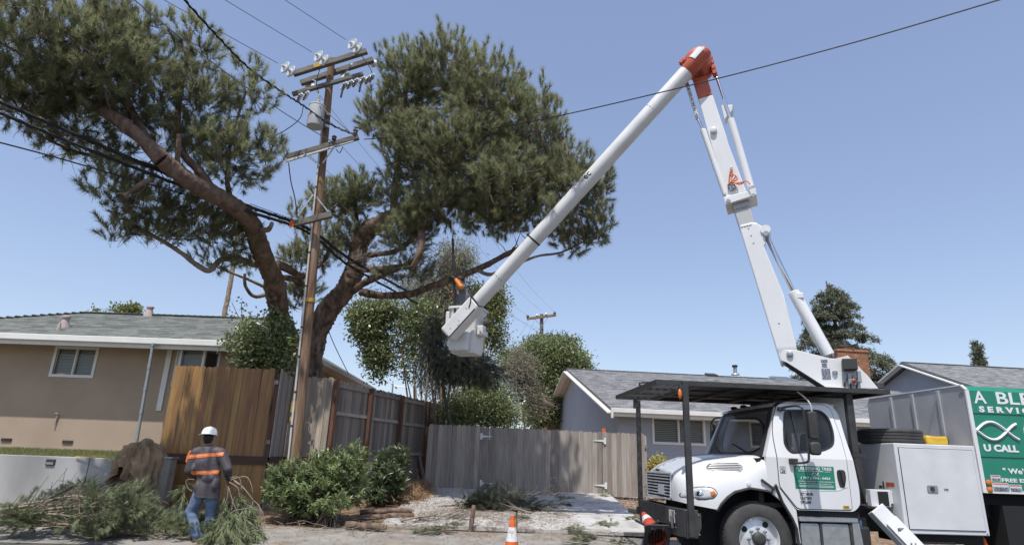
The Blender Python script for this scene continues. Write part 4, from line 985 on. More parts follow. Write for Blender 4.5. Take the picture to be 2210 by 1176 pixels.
# shrubs in the back yard
leafy('green_shrub', 'glossy green shrub above the gate left of the dry shrub', 'shrub', (-.6, 20.8, .6), [([Vector((-.8, 20.8, .5)), S(1005, 940, 20.8), S(1010, 880, 20.8)], .04, .02), ([Vector((-.2, 20.8, .5)), S(1050, 930, 20.8), S(1060, 870, 20.8)], .04, .02)],
      [bl(1010, 880, 20.8, 50, 50, .8), bl(1060, 870, 20.8, 45, 45, .8), bl(1090, 895, 20.8, 40, 30, .7), bl(985, 900, 20.6, 35, 35, .6), bl(1040, 830, 21.2, 35, 25, .6, .7)], 1000, 16, 'leaf', np.random.RandomState(12), L=(.07, .12), asp=.45)
dv_ = leafy('dry_shrub', 'dry grey twiggy shrub left of the round green tree', 'shrub', (.9, 26, .9), [([Vector((1.0, 26, .8)), S(1130, 900, 26), S(1125, 830, 26)], .06, .03)],
      [bl(1120, 790, 26, 40, 45, .8), bl(1135, 840, 26, 35, 45, .8), bl(1100, 840, 26, 30, 35, .7)], 500, 12, 'leafdrab', np.random.RandomState(13), L=(.07, .12), asp=.3, bark='drytwig', ratio=3, twig=.008, rt=(.022, .008))
n = 360; rq = np.random.RandomState(14); P, d, C = blob_points([bl(1120, 800, 25.6, 45, 60, .9), bl(1140, 860, 25.6, 40, 50, .8), bl(1165, 870, 25.8, 14, 40, .4)], n, rq)
t = np.linspace(0, 1, 6)[None, :, None]; dv = unit(n, rq) * np.array([.5, .3, .3]) + np.array([.2, 0, -.2])
path = P[:, None] + dv[:, None] * t + rq.normal(0, .05, (n, 6, 3)) * t
link('dry_twigs', tubes_mesh('dry_twigs', path, np.tile(np.linspace(.014, .005, 6), (n, 1)), 3, M['drytwig']), dv_, 'stuff').location = -dv_.location
leafy('round_tree', 'dense rounded green tree left of the blue house roof', 'tree', (2.6, 36, 1.6), [([Vector((2.6, 36, 1.4)), Vector((2.6, 36, 4)), Vector((2.7, 36, 7))], .22, .08)],
      [bl(1200, 765, 36, 45, 32, 1.6), bl(1165, 800, 36, 40, 40, 1.5), bl(1235, 790, 36, 38, 32, 1.4), bl(1150, 760, 36, 26, 26, 1.0), bl(1190, 840, 36, 50, 40, 1.6), bl(1250, 810, 36, 28, 22, 1.0), bl(1175, 740, 36.5, 22, 14, .8), bl(1222, 745, 36.5, 24, 15, .8), bl(1170, 890, 36, 40, 35, 1.3), bl(1100, 780, 35, 30, 25, .9, .7)], 2600, 16, 'leaf', np.random.RandomState(15), L=(.12, .20), asp=.55, spread=.20, droop=.05, inner=4)
leafy('vine_shrub', 'leafy green vine and shrub climbing the pine stem above the brown fence', 'shrub', (-6.6, 14.9, .5), [([Vector((-6.6, 14.9, .5)), S(560, 800, 14.9), S(555, 720, 14.9)], .03, .012), ([Vector((-5.9, 14.9, .5)), S(605, 800, 14.9), S(606, 700, 14.9)], .03, .012)],
      [bl(560, 745, 14.9, 42, 40, .35, 1.2), bl(600, 740, 14.8, 30, 50, .35, 1.3), bl(540, 775, 14.9, 30, 25, .3), bl(615, 775, 14.8, 22, 25, .3), bl(490, 750, 14.9, 14, 22, .2, .4), bl(597, 690, 14.8, 16, 22, .25, .8), bl(530, 710, 14.9, 16, 30, .25, .5)], 620, 15, 'leaf', np.random.RandomState(16), L=(.07, .11), asp=.75, spread=.10, droop=.1)
sp_ = bpy.data.objects['vine_shrub']
mb = MB(); rv_ = random.Random(4)
for (u0, v0, u1, v1, u2, v2) in ((545, 740, 518, 690, 500, 652), (530, 735, 521, 670, 523, 650), (560, 725, 572, 700, 580, 690)):
    mb.tube(spline([S(u0, v0, 14.9), S(u1, v1, 14.9), S(u2, v2, 14.9)], 5), .008, 5)
mb.build('shoot', M['barkdark'], sp_, world=True)
P = np.array([tuple(S(u + rv_.uniform(-6, 6), v + rv_.uniform(-6, 6), 14.9)) for (u, v) in ((500, 655), (496, 672), (502, 690), (523, 652), (515, 648), (521, 668), (575, 690), (580, 683), (583, 697), (527, 690), (570, 700), (500, 680))])
V, t = leaves(P, unit(len(P), rg), 7, rg, (.06, .09), .7, .05, .1); put(sp_, 'leaf_spray', V, 4, M['leaf'], t)
# sprigs showing above the left roof
leafy('distant_shrub', 'small yellow-green treetop peeping over the brown house ridge', 'shrub', (-20, 34, 3), [([Vector((-20, 34, 2.5)), S(268, 680, 34), S(275, 668, 34)], .05, .02)],
      [bl(282, 668, 34, 16, 6, .5), bl(255, 668, 34, 10, 5, .4, .5), bl(205, 670, 34, 8, 4, .3, .3)], 60, 16, 'leafy', np.random.RandomState(17), L=(.14, .22), asp=.6, spread=.15)
# redwood behind the right-hand roof
rc = np.random.RandomState(21)
cf = thing('redwood_tree', 'tall tiered dark conifer behind the brick chimney', 'tree', (26.2, 48, 3)); LB3 = Limbs()
top = S(1783, 606, 48); bot = S(1845, 900, 48)
limb(cf, LB3, 'trunk', M['barkdark'], [Vector((bot.x, 48, 2)), bot, top.lerp(bot, .4), top], .42, .03, 10)
PP = []; AA = []
for k in range(140):
    f_ = min(1, max(0, ((int(rc.uniform(0, 1) ** .8 * 15) + .5 + rc.normal(0, .10)) / 15))); c = top.lerp(bot, f_); an = rc.uniform(0, 6.283); ln = .35 + 4.4 * f_ ** .72 * rc.uniform(.72, 1.12)
    tip = c + Vector((math.cos(an) * ln, math.sin(an) * ln, -.10 * ln + .25 * rc.uniform(-1, 1)))
    m_ = c.lerp(tip, .55) + Vector((0, 0, .16 * ln))
    pts = spline([c, m_, tip], 5)
    mb = MB(); LB3.add(pts, [.03] * len(pts))
    nS = int(8 + 15 * ln)
    for q in range(nS):
        t_ = rc.uniform(.18, 1) ; i = t_ * (len(pts) - 1); i0 = int(min(i, len(pts) - 2)); p = pts[i0].lerp(pts[i0 + 1], i - i0)
        sd_ = Vector((-math.sin(an), math.cos(an), 0)) * rc.normal(0, .30 * (1.15 - t_ * .6) * min(ln, 3) * .55)
        PP.append(tuple(p + sd_ + Vector((0, 0, rc.normal(0, .045))))); AA.append((math.cos(an) + sd_.x, math.sin(an) + sd_.y, rc.normal(-.15, .25)))
    PP_ = None
PP = np.array(PP); AA = np.array(AA); AA /= np.linalg.norm(AA, axis=1, keepdims=True)
V, t = leaves(PP, AA, 12, rc, (.14, .30), .26, .085, .10); put(cf, 'crown', V, 4, M['conifer'], t)
boughs(cf, LB3, PP, PP, 14, rc, M['barkdark'], rt=(.035, .012), twig=.012)
leafy('cypress_tree', 'small dark pointed cypress above the far right roof', 'tree', (38.8, 50, 4), [([Vector((38.9, 50, 4)), S(2115, 790, 50), S(2108, 742, 50)], .1, .02)],
      [bl(2108, 752, 50, 6, 14, .3), bl(2112, 770, 50, 9, 16, .4), bl(2116, 790, 50, 12, 16, .5), bl(2118, 815, 50, 13, 18, .5)], 260, 16, 'conifer', np.random.RandomState(22), L=(.16, .28), asp=.3, spread=.12, droop=-.5)
# distant palm trunk left of the pine stem (its head is hidden in the pine)
pt = thing('palm_tree', 'thin leaning palm trunk rising beyond the brown house roof', 'tree', (-29, 60, 3)); LB4 = Limbs()
limb(pt, LB4, 'trunk', M['barkgrey'], [S(470, 760, 60), S(484, 680, 60), S(492, 640, 60), S(500, 596, 60), S(508, 540, 60), S(513, 500, 60)], .26, .2, 10)
mb = MB()
for k in range(14):
    a = k * .45; c = S(513, 500, 60)
    d_ = Vector((math.cos(a), math.sin(a), .6)); e = c + d_ * 1.3; f_ = e + Vector((math.cos(a) * 1.0, math.sin(a) * 1.0, -1.0)); s_ = Vector((-math.sin(a), math.cos(a), 0)) * .25
    mb.add([c, e - s_, e + s_, f_], [(0, 1, 3, 2)])
mb.build('frond', M['leafdark'], pt, world=True)

# ------------------------------------------------------------------ shrubs at the kerb
def oleander(name, label, base, blobs, n, per, m, seed, L):
    rng = np.random.RandomState(seed); root = thing(name, label, 'bush', tuple(base))
    P, d, C = blob_points(blobs, n, rng, 3.5); A = d * .7 + np.array([0, -.1, .75]) + unit(n, rng) * .35; A /= np.linalg.norm(A, axis=1, keepdims=True)
    N = n * per; Pk = np.repeat(P, per, 0); Ak = np.repeat(A, per, 0); t = rng.uniform(-.16, .05, N); b = Pk + Ak * t[:, None]
    q = perp(Ak, rng); al = rng.uniform(.35, 1.2, N); dd = Ak * np.cos(al)[:, None] + q * np.sin(al)[:, None]; dd /= np.linalg.norm(dd, axis=1, keepdims=True)
    s = np.cross(dd, Ak); s /= np.linalg.norm(s, axis=1, keepdims=True) + 1e-9; nn_ = np.cross(s, dd)
    l = rng.uniform(L[0], L[1], N)[:, None]; w_ = l * .105
    V = np.empty((N, 2, 4, 3)); mid = b + dd * l * .5 - nn_ * l * .03; tip = b + dd * l - np.array([0, 0, 1]) * l * .16
    V[:, 0, 0] = b; V[:, 0, 1] = mid - s * w_; V[:, 0, 2] = tip; V[:, 0, 3] = mid - nn_ * w_ * .4
    V[:, 1, 0] = b; V[:, 1, 1] = mid - nn_ * w_ * .4; V[:, 1, 2] = tip; V[:, 1, 3] = mid + s * w_
    tt = np.clip(np.repeat(rng.normal(.5, .18, n), per) + rng.normal(0, .13, N), 0, 1)
    put(root, 'leaves', V.reshape(-1, 3), 4, M[m], np.repeat(tt, 2))
    rt = np.array(tuple(base)) + rng.normal(0, .15, (n, 3)) * np.array([1, .6, .2]); u = np.linspace(0, 1, 5)[None, :, None]
    path = rt[:, None] + (P - rt)[:, None] * u; path[:, :, 2] += np.sin(np.pi * u[:, :, 0]) * .08
    link('stems', tubes_mesh('stems', path, np.tile(np.linspace(.009, .003, 5), (n, 1)), 4, M['barkdark']), root, 'stuff').location = -root.location
    return root
oleander('oleander_bush', 'bright green lance-leaved bush at the foot of the utility pole', (-3.8, 12.9, .2), [bl(635, 1035, 12.8, 58, 45, .45, 1.1), bl(610, 1060, 12.7, 45, 35, .4), bl(720, 1010, 12.9, 55, 48, .5, 1.1), bl(760, 1000, 13.0, 35, 45, .4), bl(690, 1060, 12.7, 70, 45, .5), bl(750, 1050, 12.8, 40, 45, .4, .8), bl(655, 1090, 12.6, 35, 22, .3, .8)], 620, 22, 'oleander', 31, (.09, .16))
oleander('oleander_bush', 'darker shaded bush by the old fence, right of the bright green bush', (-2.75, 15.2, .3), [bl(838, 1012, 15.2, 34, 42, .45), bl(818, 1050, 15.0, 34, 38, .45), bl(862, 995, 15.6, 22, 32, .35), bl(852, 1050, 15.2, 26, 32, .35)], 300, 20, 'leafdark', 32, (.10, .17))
oleander('small_shrub', 'small leafy seedling in front of the bright green bush', (-3.3, 12.35, .12), [bl(715, 1092, 12.3, 24, 18, .22), bl(735, 1080, 12.3, 18, 18, .2)], 60, 14, 'oleander', 33, (.07, .12))
leafy('yellow_shrub', 'yellow-leaved shrub between gate panel and truck grille', 'shrub', (4.5, 18.8, .5), [([Vector((4.6, 18.8, .4)), S(1412, 1030, 18.8), S(1414, 1000, 18.8)], .03, .012)],
      [bl(1410, 1005, 18.8, 14, 16, .25), bl(1425, 1000, 18.8, 14, 13, .25), bl(1405, 1030, 18.8, 14, 18, .25)], 170, 14, 'yellowleaf', np.random.RandomState(34), L=(.05, .09), asp=.5, spread=.08)
# ================================================================== utility pole and lines
up = thing('utility_pole', 'tall weathered wooden utility pole with crossarms, transformer and conduit', 'utility pole', (-4.25, 13, .2))
pb, ptp = Vector((-4.22, 13, .1)), S(716, 128, 13)
mb = MB(); mb.tube([pb.lerp(ptp, i / 20) for i in range(21)], [.150 - .068 * i / 20 for i in range(21)], 18, True, .02)
mb.build('pole_shaft', M['pole'], up, smooth=60, world=True)
def on_pole(v):   # point on the pole axis at photo row v
    lo, hi = 0., 1.
    best = min(range(400), key=lambda i: abs(rowof(pb.lerp(ptp, i / 399)) - v)); return pb.lerp(ptp, best / 399)
def rowof(P):
    q = P - Vector((0, 0, CAMZ)); return 588 - FPX * q.dot(_u) / q.dot(_f)
mb = MB(); c = on_pole(650); ax = (ptp - pb).normalized()
mb.lathe(c - ax * .045, ax, [(.134, 0), (.134, .09)], 18, False); mb.build('number_band', M['tagy'], up, smooth=60, world=True)
mb = MB(); c = on_pole(880) + Vector((-.07, -.135, 0)); mb.box(c, (.09, .02, .22)); c = on_pole(905) + Vector((-.08, -.135, 0)); mb.box(c, (.07, .02, .09)); mb.build('marker_tag', M['tagy'], up, world=True)
# conduit strapped to the pole face
cpts = [on_pole(v) + Vector((-.03 - .03 * (v - 300) / 700, -.155 - .012 * (v - 300) / 700, 0)) for v in (1018, 940, 860, 760, 660, 560, 480, 420, 330, 240)]
mb = MB(); mb.tube(spline(cpts, 3), .021, 8); cd = mb.build('conduit', M['pvc'], up, smooth=60, world=True)
for v in (990, 915, 840, 765, 700, 620, 545, 470, 400):
    c = min(spline(cpts, 8), key=lambda p: abs(rowof(p) - v)); mb = MB(); mb.lathe(c - ax * .02, ax, [(.027, 0), (.027, .04)], 8); mb.build('strap', M['blackm'], cd, smooth=50, world=True)
c = cpts[0]; mb = MB(); mb.lathe(c - ax * .22, ax, [(.045, 0), (.045, .2), (.025, .27)], 10); mb.build('conduit_boot', M['galv'], cd, smooth=50, world=True)
def arm(a, b, w_, h_, m='arm', name='crossarm', **k):
    mb = MB(); mb.bar(a, b, w_, h_); return mb.build(name, M[m], up, world=True, bevel=.01, **k)
A1 = (S(633, 160, 12.75), S(792, 111, 12.75)); A2 = (S(649, 180, 13.2), S(806, 129, 13.2)); A3 = (S(631, 204, 12.72), S(784, 160, 12.72)); A4 = (S(618, 340, 12.72), S(774, 296, 12.72)); A5 = (S(635, 483, 12.7), S(716, 463, 12.7))
a1 = arm(*A1, .11, .13); arm(*A2, .11, .13); arm(*A3, .09, .09); a4 = arm(*A4, .10, .12); a5 = arm(*A5, .10, .14)
mb = MB(); mb.bar(A4[0] + Vector((0, -.02, -.11)), A4[1] + Vector((-.1, -.02, -.10)), .04, .06); mb.build('angle_strip', M['pvc'], a4, world=True)
p = A1[0].lerp(A1[1], .28) + Vector((0, -.062, 0)); q = A1[0].lerp(A1[1], .42) + Vector((0, -.062, 0)); mb = MB(); mb.bar(p, q, .006, .11); mb.build('yellow_sign', M['tagy'], a1, world=True)
mb = MB(); c = A5[0] + Vector((-.03, -.06, -.02)); mb.box(c, (.09, .03, .14)); mb.build('orange_marker', M['cone'], a5, world=True)
for x, y in ((S(640, 470, 12.7), S(676, 420, 12.78)), (S(712, 462, 12.7), S(683, 425, 12.78)), (S(655, 330, 12.65), S(690, 358, 12.75)), (S(725, 312, 12.65), S(697, 352, 12.75)), (S(672, 170, 12.8), S(702, 190, 12.8)), (S(760, 138, 12.9), S(728, 182, 12.8))):
    mb = MB(); mb.bar(x, y, .03, .012, (0, 1, 0)); mb.build('brace', M['galv'], up, world=True)
def bells(name, p, d_, n, r_, m, parent, gap=.075):
    d_ = Vector(d_).normalized(); o = None
    for k in range(n):
        mb = MB(); mb.lathe(Vector(p) + d_ * gap * k, d_, [(.03, 0), (r_ * .5, .008), (r_ * .85, .03), (r_, .065), (r_ * .93, .085), (r_ * .5, .07), (.04, .09), (.022, gap)], 12); mb.build(name, M[m], parent, smooth=35, world=True)
DIR = Vector((-.58, -.81, .03)).normalized(); AW = Vector((.58, .81, 0)).normalized()
pins = [S(633, 158, 12.6), S(704, 134, 12.6), S(776, 108, 12.6)]
for p in pins: bells('strain_insulator', p, DIR + Vector((0, 0, .05)), 2, .155, 'porcelain', up, .16)
for u, v in ((660, 200), (735, 170), (795, 148)): bells('strain_insulator', S(u, v - 18, 13.3), AW, 2, .11, 'porcelain', up, .12)
# cut-out fuses on the third arm
for u, v in ((648, 208), (662, 204), (744, 184), (756, 180), (768, 176), (783, 172), (795, 170), (803, 166)):
    p = S(u, v, 12.62); mb = MB(); mb.lathe(p, Vector((.25, -.3, .12)), [(.03, -.16), (.055, -.13), (.04, -.1), (.055, -.06), (.04, -.03), (.055, .02), (.04, .05), (.03, .1)], 10); f_ = mb.build('fuse_insulator', M['porcelain'], up, smooth=35, world=True)
    mb = MB(); mb.tube([p + Vector((.0, -.08, -.03)), p + Vector((-.02, -.1, -.22 if u not in (744, 783) else -.40))], .022, 6); mb.build('fuse_tube', M['brownpor'], f_, world=True)
for u, v in ((721, 300), (767, 287)):
    p = S(u, v, 12.68); mb = MB(); mb.lathe(p, (0, 0, 1), [(.03, -.05), (.055, -.02), (.045, .02), (.06, .05), (.03, .08)], 10); mb.build('pin_insulator', M['brownpor'], up, smooth=35, world=True)
# transformer
tc = S(682, 252, 12.68)
mb = MB(); rr = .185; hh = .25
mb.lathe(tc, (0, 0, 1), [(rr * .96, -hh - .02), (rr, -hh), (rr, hh), (rr * 1.04, hh + .005), (rr * 1.04, hh + .035), (rr * .55, hh + .09), (.05, hh + .10)], 24); tk_ = mb.build('transformer', M['tank'], up, smooth=35, world=True)
mb = MB(); mb.lathe(tc + Vector((.0, 0, hh + .08)), (0, 0, 1), [(.03, 0), (.05, .03), (.035, .06), (.05, .09), (.035, .12), (.05, .15), (.03, .18), (.02, .28)], 10); mb.build('bushing', M['porcelain'], tk_, smooth=35, world=True)
for z in (-.15, .16): mb = MB(); mb.box(tc + Vector((.19, .19, z)), (.12, .16, .06), Matrix.Rotation(.7, 3, 'Z')); mb.build('hanger', M['galv'], tk_, world=True)
# jumpers
J = MB()
for pts in ([S(690, 150, 12.5), S(683, 180, 12.5), tc + Vector((0, 0, .6))], [S(655, 225, 12.5), S(648, 255, 12.3), S(618, 280, 12.3), S(585, 297, 12.3)], [S(780, 120, 12.6), S(800, 150, 12.6), S(806, 172, 12.6)],
            [tc + Vector((.1, -.15, .2)), S(720, 255, 12.4), S(760, 290, 12.4)], [S(700, 255, 12.4), S(735, 280, 12.4), S(770, 292, 12.4)], [S(725, 322, 12.5), S(733, 330, 12.5), S(740, 318, 12.5)]):
    J.tube(spline(pts, 6), .010, 5)
J.build('jumper_wire', M['cable'], up, smooth=60, world=True, kind='stuff')

def line(name, label, pts, r_, m='cable', sag=0, group=None, n=5, twist=0):
    P = [Vector(p) for p in pts]; out = []
    if len(P) == 2:
        for i in range(25):
            t = i / 24; q = P[0].lerp(P[1], t); q.z -= sag * 4 * t * (1 - t); out.append(q)
    else:
        out = spline(P, 8)
        if name in ('service_cable', 'communication_cable'): e_ = (out[0] - out[2]).normalized(); out = [out[0] + e_ * k for k in (14, 10, 6, 3)] + out      # runs on out of view
    c = out[0]; mb = MB()
    mb.tube([p - c for p in out], r_, n)
    if twist:
        dv = [(out[min(i + 1, len(out) - 1)] - out[max(i - 1, 0)]).normalized() for i in range(len(out))]
        fine = []; K = len(out) * 6
        for i in range(K):
            f_ = i / (K - 1) * (len(out) - 1); i0 = int(min(f_, len(out) - 2)); p = out[i0].lerp(out[i0 + 1], f_ - i0); d_ = dv[i0]; a = d_.cross(Vector((0, 0, 1))).normalized(); b = d_.cross(a)
            an = i * .55; fine.append(p - c + (a * math.cos(an) + b * math.sin(an)) * twist)
        mb.tube(fine, r_ * .7, 4)
    o = mb.build(name, M[m], None, smooth=60); o.location = c
    return tag(o, label, 'wire', group)
T = 16
FAR = {'left': S(1139, 681, 39.8), 'middle': S(1170, 672, 39.8), 'right': S(1198, 674, 39.8)}
prim = 'bare primary wires leading off the pole top over the camera'
for p, lab in zip(pins, ('thin bare wire from the leftmost insulator of the pole top', 'thin bare wire from the middle insulator of the pole top', 'thin bare wire from the rightmost insulator of the pole top')):
    s_ = p + DIR * .42; line('power_line', lab, [s_, s_ + Vector((-.58, -.81, 0)) * T + Vector((0, 0, .2))], .009, 'wire', .25, prim, 4)
for (u, v), lab in zip(((672, 184), (748, 152), (805, 132)), ('left far wire running from pole top into the distance', 'middle far wire running from pole top into the distance', 'right far wire running from pole top into the distance')):
    s_ = S(u, v, 13.4); line('power_line', lab, [s_, FAR[lab.split()[0]]], .006, 'wire', .6, 'bare wires leading away behind the pole', 4)
for a, sagg, lab in ((A4[0].lerp(A4[1], .25), .6, 'thin wire leaving the lower crossarm left of the pole'), (A4[0].lerp(A4[1], .7), .5, 'thin wire leaving the lower crossarm right of the pole')):
    line('power_line', lab, [a + AW * .1, S(1171, 712 if sagg > .55 else 722, 39.9)], .006, 'wire', sagg, 'secondary wires leading away behind the pole', 4)
line('power_line', 'thin secondary wire coming in over the left crown to the lower crossarm', [S(290, 0, 8.2), A4[0].lerp(A4[1], .68)], .010, 'wire', .15)
line('service_cable', 'thick twisted black cable from top left past the transformer to the lower crossarm', [S(392, -6, 8.6), S(470, 80, 9.8), S(540, 150, 10.9), S(610, 200, 11.9), S(660, 232, 12.45), S(712, 268, 12.5), S(768, 292, 12.5)], .017, twist=.02)
line('service_cable', 'thin black cable crossing in front of the white boom to the upper right corner', [S(2165, -2, 7.4), S(1830, 96, 8.3), S(1480, 187, 9.45), S(1150, 262, 11.6), S(980, 288, 14.2), S(860, 296, 14.2), A4[1] + Vector((.1, .1, 0))], .011)
ctop = [S(-20, 212, 8.35), S(160, 290, 9.3), S(330, 363, 10.35), S(540, 447, 12.0), S(640, 482, 12.9), S(690, 510, 13.4), S(760, 562, 14.9), S(900, 640, 19)]
clow = [S(-20, 236, 8.3), S(160, 311, 9.25), S(330, 378, 10.3), S(540, 458, 11.95), S(640, 490, 12.85), S(690, 520, 13.4), S(755, 574, 14.9), S(900, 655, 19)]
line('communication_cable', 'upper thick black cable bundle strung along the left to the pole middle', ctop, .036, twist=.022)
line('communication_cable', 'lower thick black cable bundle strung along the left to the pole middle', clow, .030, twist=.02)
line('communication_cable', 'single thin black cable below the thick bundles at far left', [S(-20, 303, 8.1), S(120, 340, 8.9), S(300, 392, 10.1), S(430, 428, 11.2), S(560, 462, 12.2), S(640, 488, 12.85)], .013)
mb = MB()
for k in range(34):
    t = k / 33; p = S(540 + 100 * t, 440 + 37 * t, 12.0 + .85 * t); mb.sphere(p - S(540, 440, 12), .012 if k % 2 else .006, 5, 4)
mb.tube([Vector((0, 0, 0)), S(640, 477, 12.85) - S(540, 440, 12)], .006, 4)
o = mb.build('lashing_wire', M['cable']); o.location = S(540, 440, 12); tag(o, 'beaded thin wire just above the cable bundles left of the pole', 'wire')
line('drop_wire', 'black wire hanging from the lower crossarm left end to the cable bundle', [S(623, 352, 12.6), S(628, 392, 12.6), S(637, 430, 12.6), S(641, 468, 12.6)], .013)
line('drop_wire', 'thin wire sloping down right of the pine trunk to the house eave', [S(700, 690, 16.8), S(722, 745, 17.6), S(752, 806, 19)], .012)
# distant pole
dp = thing('utility_pole', 'distant wooden utility pole with one crossarm above the round tree', 'utility pole', (2.15, 40, 2))
b0, b1 = S(1172, 770, 40), S(1169, 678, 40); b0 = Vector((b0.x, 40, 2))
mb = MB(); mb.tube([b0, b1], [.16, .12], 10); mb.build('pole_shaft', M['arm'], dp, smooth=50, world=True)
d0, d1 = S(1137, 688, 39.8), S(1200, 680, 39.8)
mb = MB(); mb.bar(d0, d1, .12, .15); mb.build('crossarm', M['pole'], dp, world=True)
for t in (.03, .35, .66, .95):
    p = d0.lerp(d1, t) + Vector((0, 0, .12)); mb = MB(); mb.lathe(p, (0, 0, 1), [(.05, -.05), (.11, .02), (.08, .08), (.04, .14)], 8); mb.build('insulator', M['brownpor'] if t in (.03, .95) else M['porcelain'], dp, smooth=40, world=True)
for t, s_ in ((.25, -1), (.75, 1)): mb = MB(); mb.bar(d0.lerp(d1, t), S(1169, 705, 39.8), .03, .03); mb.build('brace', M['galv'], dp, world=True)
fw_ = 'faint wires running to the distant pole'
for i, (u, v) in enumerate(((1085, 762), (1108, 770))):
    line('power_line', ('faint wire falling left from the distant crossarm, outer', 'faint wire falling left from the distant crossarm, inner')[i], [d0.lerp(d1, .1 + .2 * i), S(u, v, 41)], .007, 'wire', .3, 'wires falling from the distant pole', 4)
sg = thing('vent_pipe', 'tiny hooked pipe standing above the old fence in the distance', 'pipe', (-7.5, 30, 1))
mb = MB(); mb.tube([Vector((S(848, 840, 30).x, 30, 1.3)), S(848, 828, 30)], .04, 8); mb.tube([S(848, 832, 30), S(880, 836, 30)], .02, 6); mb.build('pipe_stem', M['galv'], sg, world=True)
# ================================================================== bucket truck
TO = Vector((3.6287, 9.3, 0)); TY = R(4)
truck = thing('bucket_truck', 'white bucket truck with raised two-part boom, black canopy and green chip box', 'truck', tuple(TO), TY)
TM = Matrix.Translation(TO) @ Matrix.Rotation(TY, 4, 'Z'); TI = TM.inverted()
def tk(px, py, D):
    """truck coordinates (length back from the front axle, metres in from the near side, height) of a sight line"""
    n = Vector((-math.sin(TY), math.cos(TY), 0)); return TI @ sight_plane(px, py, TO + n * D, n)
V3 = Vector
def tb(z): return .20 * max(0, z - 1.62) / .82          # the cab sides lean in above the belt line
near = lambda a, z, t: V3((a, tb(z) + t, z))
far = lambda a, z, t: V3((a, 2.4 - tb(z) - t, z))
cab_o = rounded([(.17, 1.30), (.165, 1.62), (.47, 2.34), (.60, 2.44), (1.36, 2.445), (1.45, 2.31), (1.465, 1.87), (1.505, 1.52), (1.535, 1.21), (1.52, 1.0), (1.42, .905), (.57, .905), (.33, 1.21)], [.02, .05, .1, .08, .12, .12, .1, .1, .1, .05, .06, .03, .05])
win = rounded([(.60, 2.31), (.525, 2.03), (.485, 1.80), (.55, 1.69), (1.05, 1.735), (1.24, 1.82), (1.285, 2.0), (1.27, 2.22), (1.17, 2.33)], [.07, .02, .08, .08, .1, .12, .1, .1, .1])
def off_poly(p, k):
    c = V3((sum(a for a, b in p) / len(p), sum(b for a, b in p) / len(p))); out = []
    for i in range(len(p)):
        a = V3(p[i - 1]); b = V3(p[(i + 1) % len(p)]); t = (b - a); n = V3((t.y, -t.x)); n = n.normalized() if n.length > 1e-6 else V3((0, 0))
        q = V3(p[i]); s = 1 if (q - c).dot(n) > 0 else -1
        q = q + n * s * k; out.append((q.x, q.y))
    return out
def plate(name, m, outer, holes, fn, th, parent=truck, split=(1.62,), smooth=None, bevel=0):
    me = plate_mesh(outer, holes, fn, th, split); me.materials.append(m)
    o = link(name, me, parent)
    if bevel: b = o.modifiers.new('bevel', 'BEVEL'); b.width = bevel; b.segments = 2; b.limit_method = 'ANGLE'; b.angle_limit = R(50)
    return o
cab = plate('cab_shell', M['white'], cab_o, [off_poly(win, .018)], near, .06, bevel=.012)
plate('cab_side', M['white'], cab_o, [off_poly(win, .018)], far, .06, cab)
# roof, back wall, floor, cowl, pillars of the windscreen
mb = MB(); NU, NV = 13, 15
def roofs(i, j, dz=0):
    u = i / (NU - 1); v = j / (NV - 1); l = .50 + .95 * u; D = .19 + (2.21 - .19) * v
    z = 2.43 + .055 * (1 - (2 * v - 1) ** 4) * (1 - (1 - u) ** 5) - .05 * (1 - u) ** 3 - .06 * max(0, (u - .9) / .1) ** 2
    return (l, D, z - dz)
mb.grid(lambda i, j: roofs(i, j), NU, NV); mb.grid(lambda i, j: roofs(i, j, .05), NU, NV); mb.build('cab_roof', M['white'], cab, smooth=50)
bm_ = MB(); bm_.bx(1.39, 1.43, .10, 2.30, .95, 1.55); bm_.bx(1.37, 1.41, .2, 2.2, 2.05, 2.43); bm_.bx(1.38, 1.42, .15, .8, 1.55, 2.05); bm_.bx(1.38, 1.42, 1.6, 2.25, 1.55, 2.05); bm_.build('back_wall', M['white'], cab)
mb = MB(); mb.add([(1.40, .8, 1.55), (1.40, 1.6, 1.55), (1.40, 1.6, 2.05), (1.40, .8, 2.05)], [(0, 1, 2, 3)]); mb.build('rear_glass', M['glass'], cab)
mb = MB(); mb.bx(.1, 1.38, .07, 2.33, .93, .99); mb.bx(.05, .12, .07, 2.33, .95, 1.6); mb.build('cab_floor', M['dark'], cab)
mb = MB(); mb.grid(lambda i, j: (.10 + .42 * i / 5, .07 + 2.26 * j / 8, 1.60 + .035 * math.sin(i / 5 * math.pi) - .10 * (i / 5) ** 2), 6, 9); mb.build('dashboard', M['dark'], cab, smooth=60)
for y in (.62, 1.78):
    mb = MB(); mb.box((.95, y, 1.35), (.5, .5, .16)); mb.box((1.2, y, 1.7), (.14, .48, .62), Matrix.Rotation(R(10), 3, 'Y')); mb.box((1.25, y, 2.06), (.1, .26, .18)); mb.build('cab_seat', M['seat'], cab, bevel=.04)
mb = MB(); a = V3((.52, .62, 1.72)); t = V3((-.5, 0, .85)).normalized(); b1 = t.cross(V3((0, 1, 0))); 
mb.tube([a + (V3((0, 1, 0)) * math.cos(k * .314) + b1 * math.sin(k * .314)) * .22 for k in range(21)], .017, 6); mb.bar(a, a + b1 * .21, .03, .02); mb.bar(a, a - V3((0, .21, 0)), .03, .02); mb.bar(a, a + V3((0, .21, 0)), .03, .02); mb.tube([a, a - t * .3], .03, 8); mb.build('steering_wheel', M['black'], cab, smooth=50)
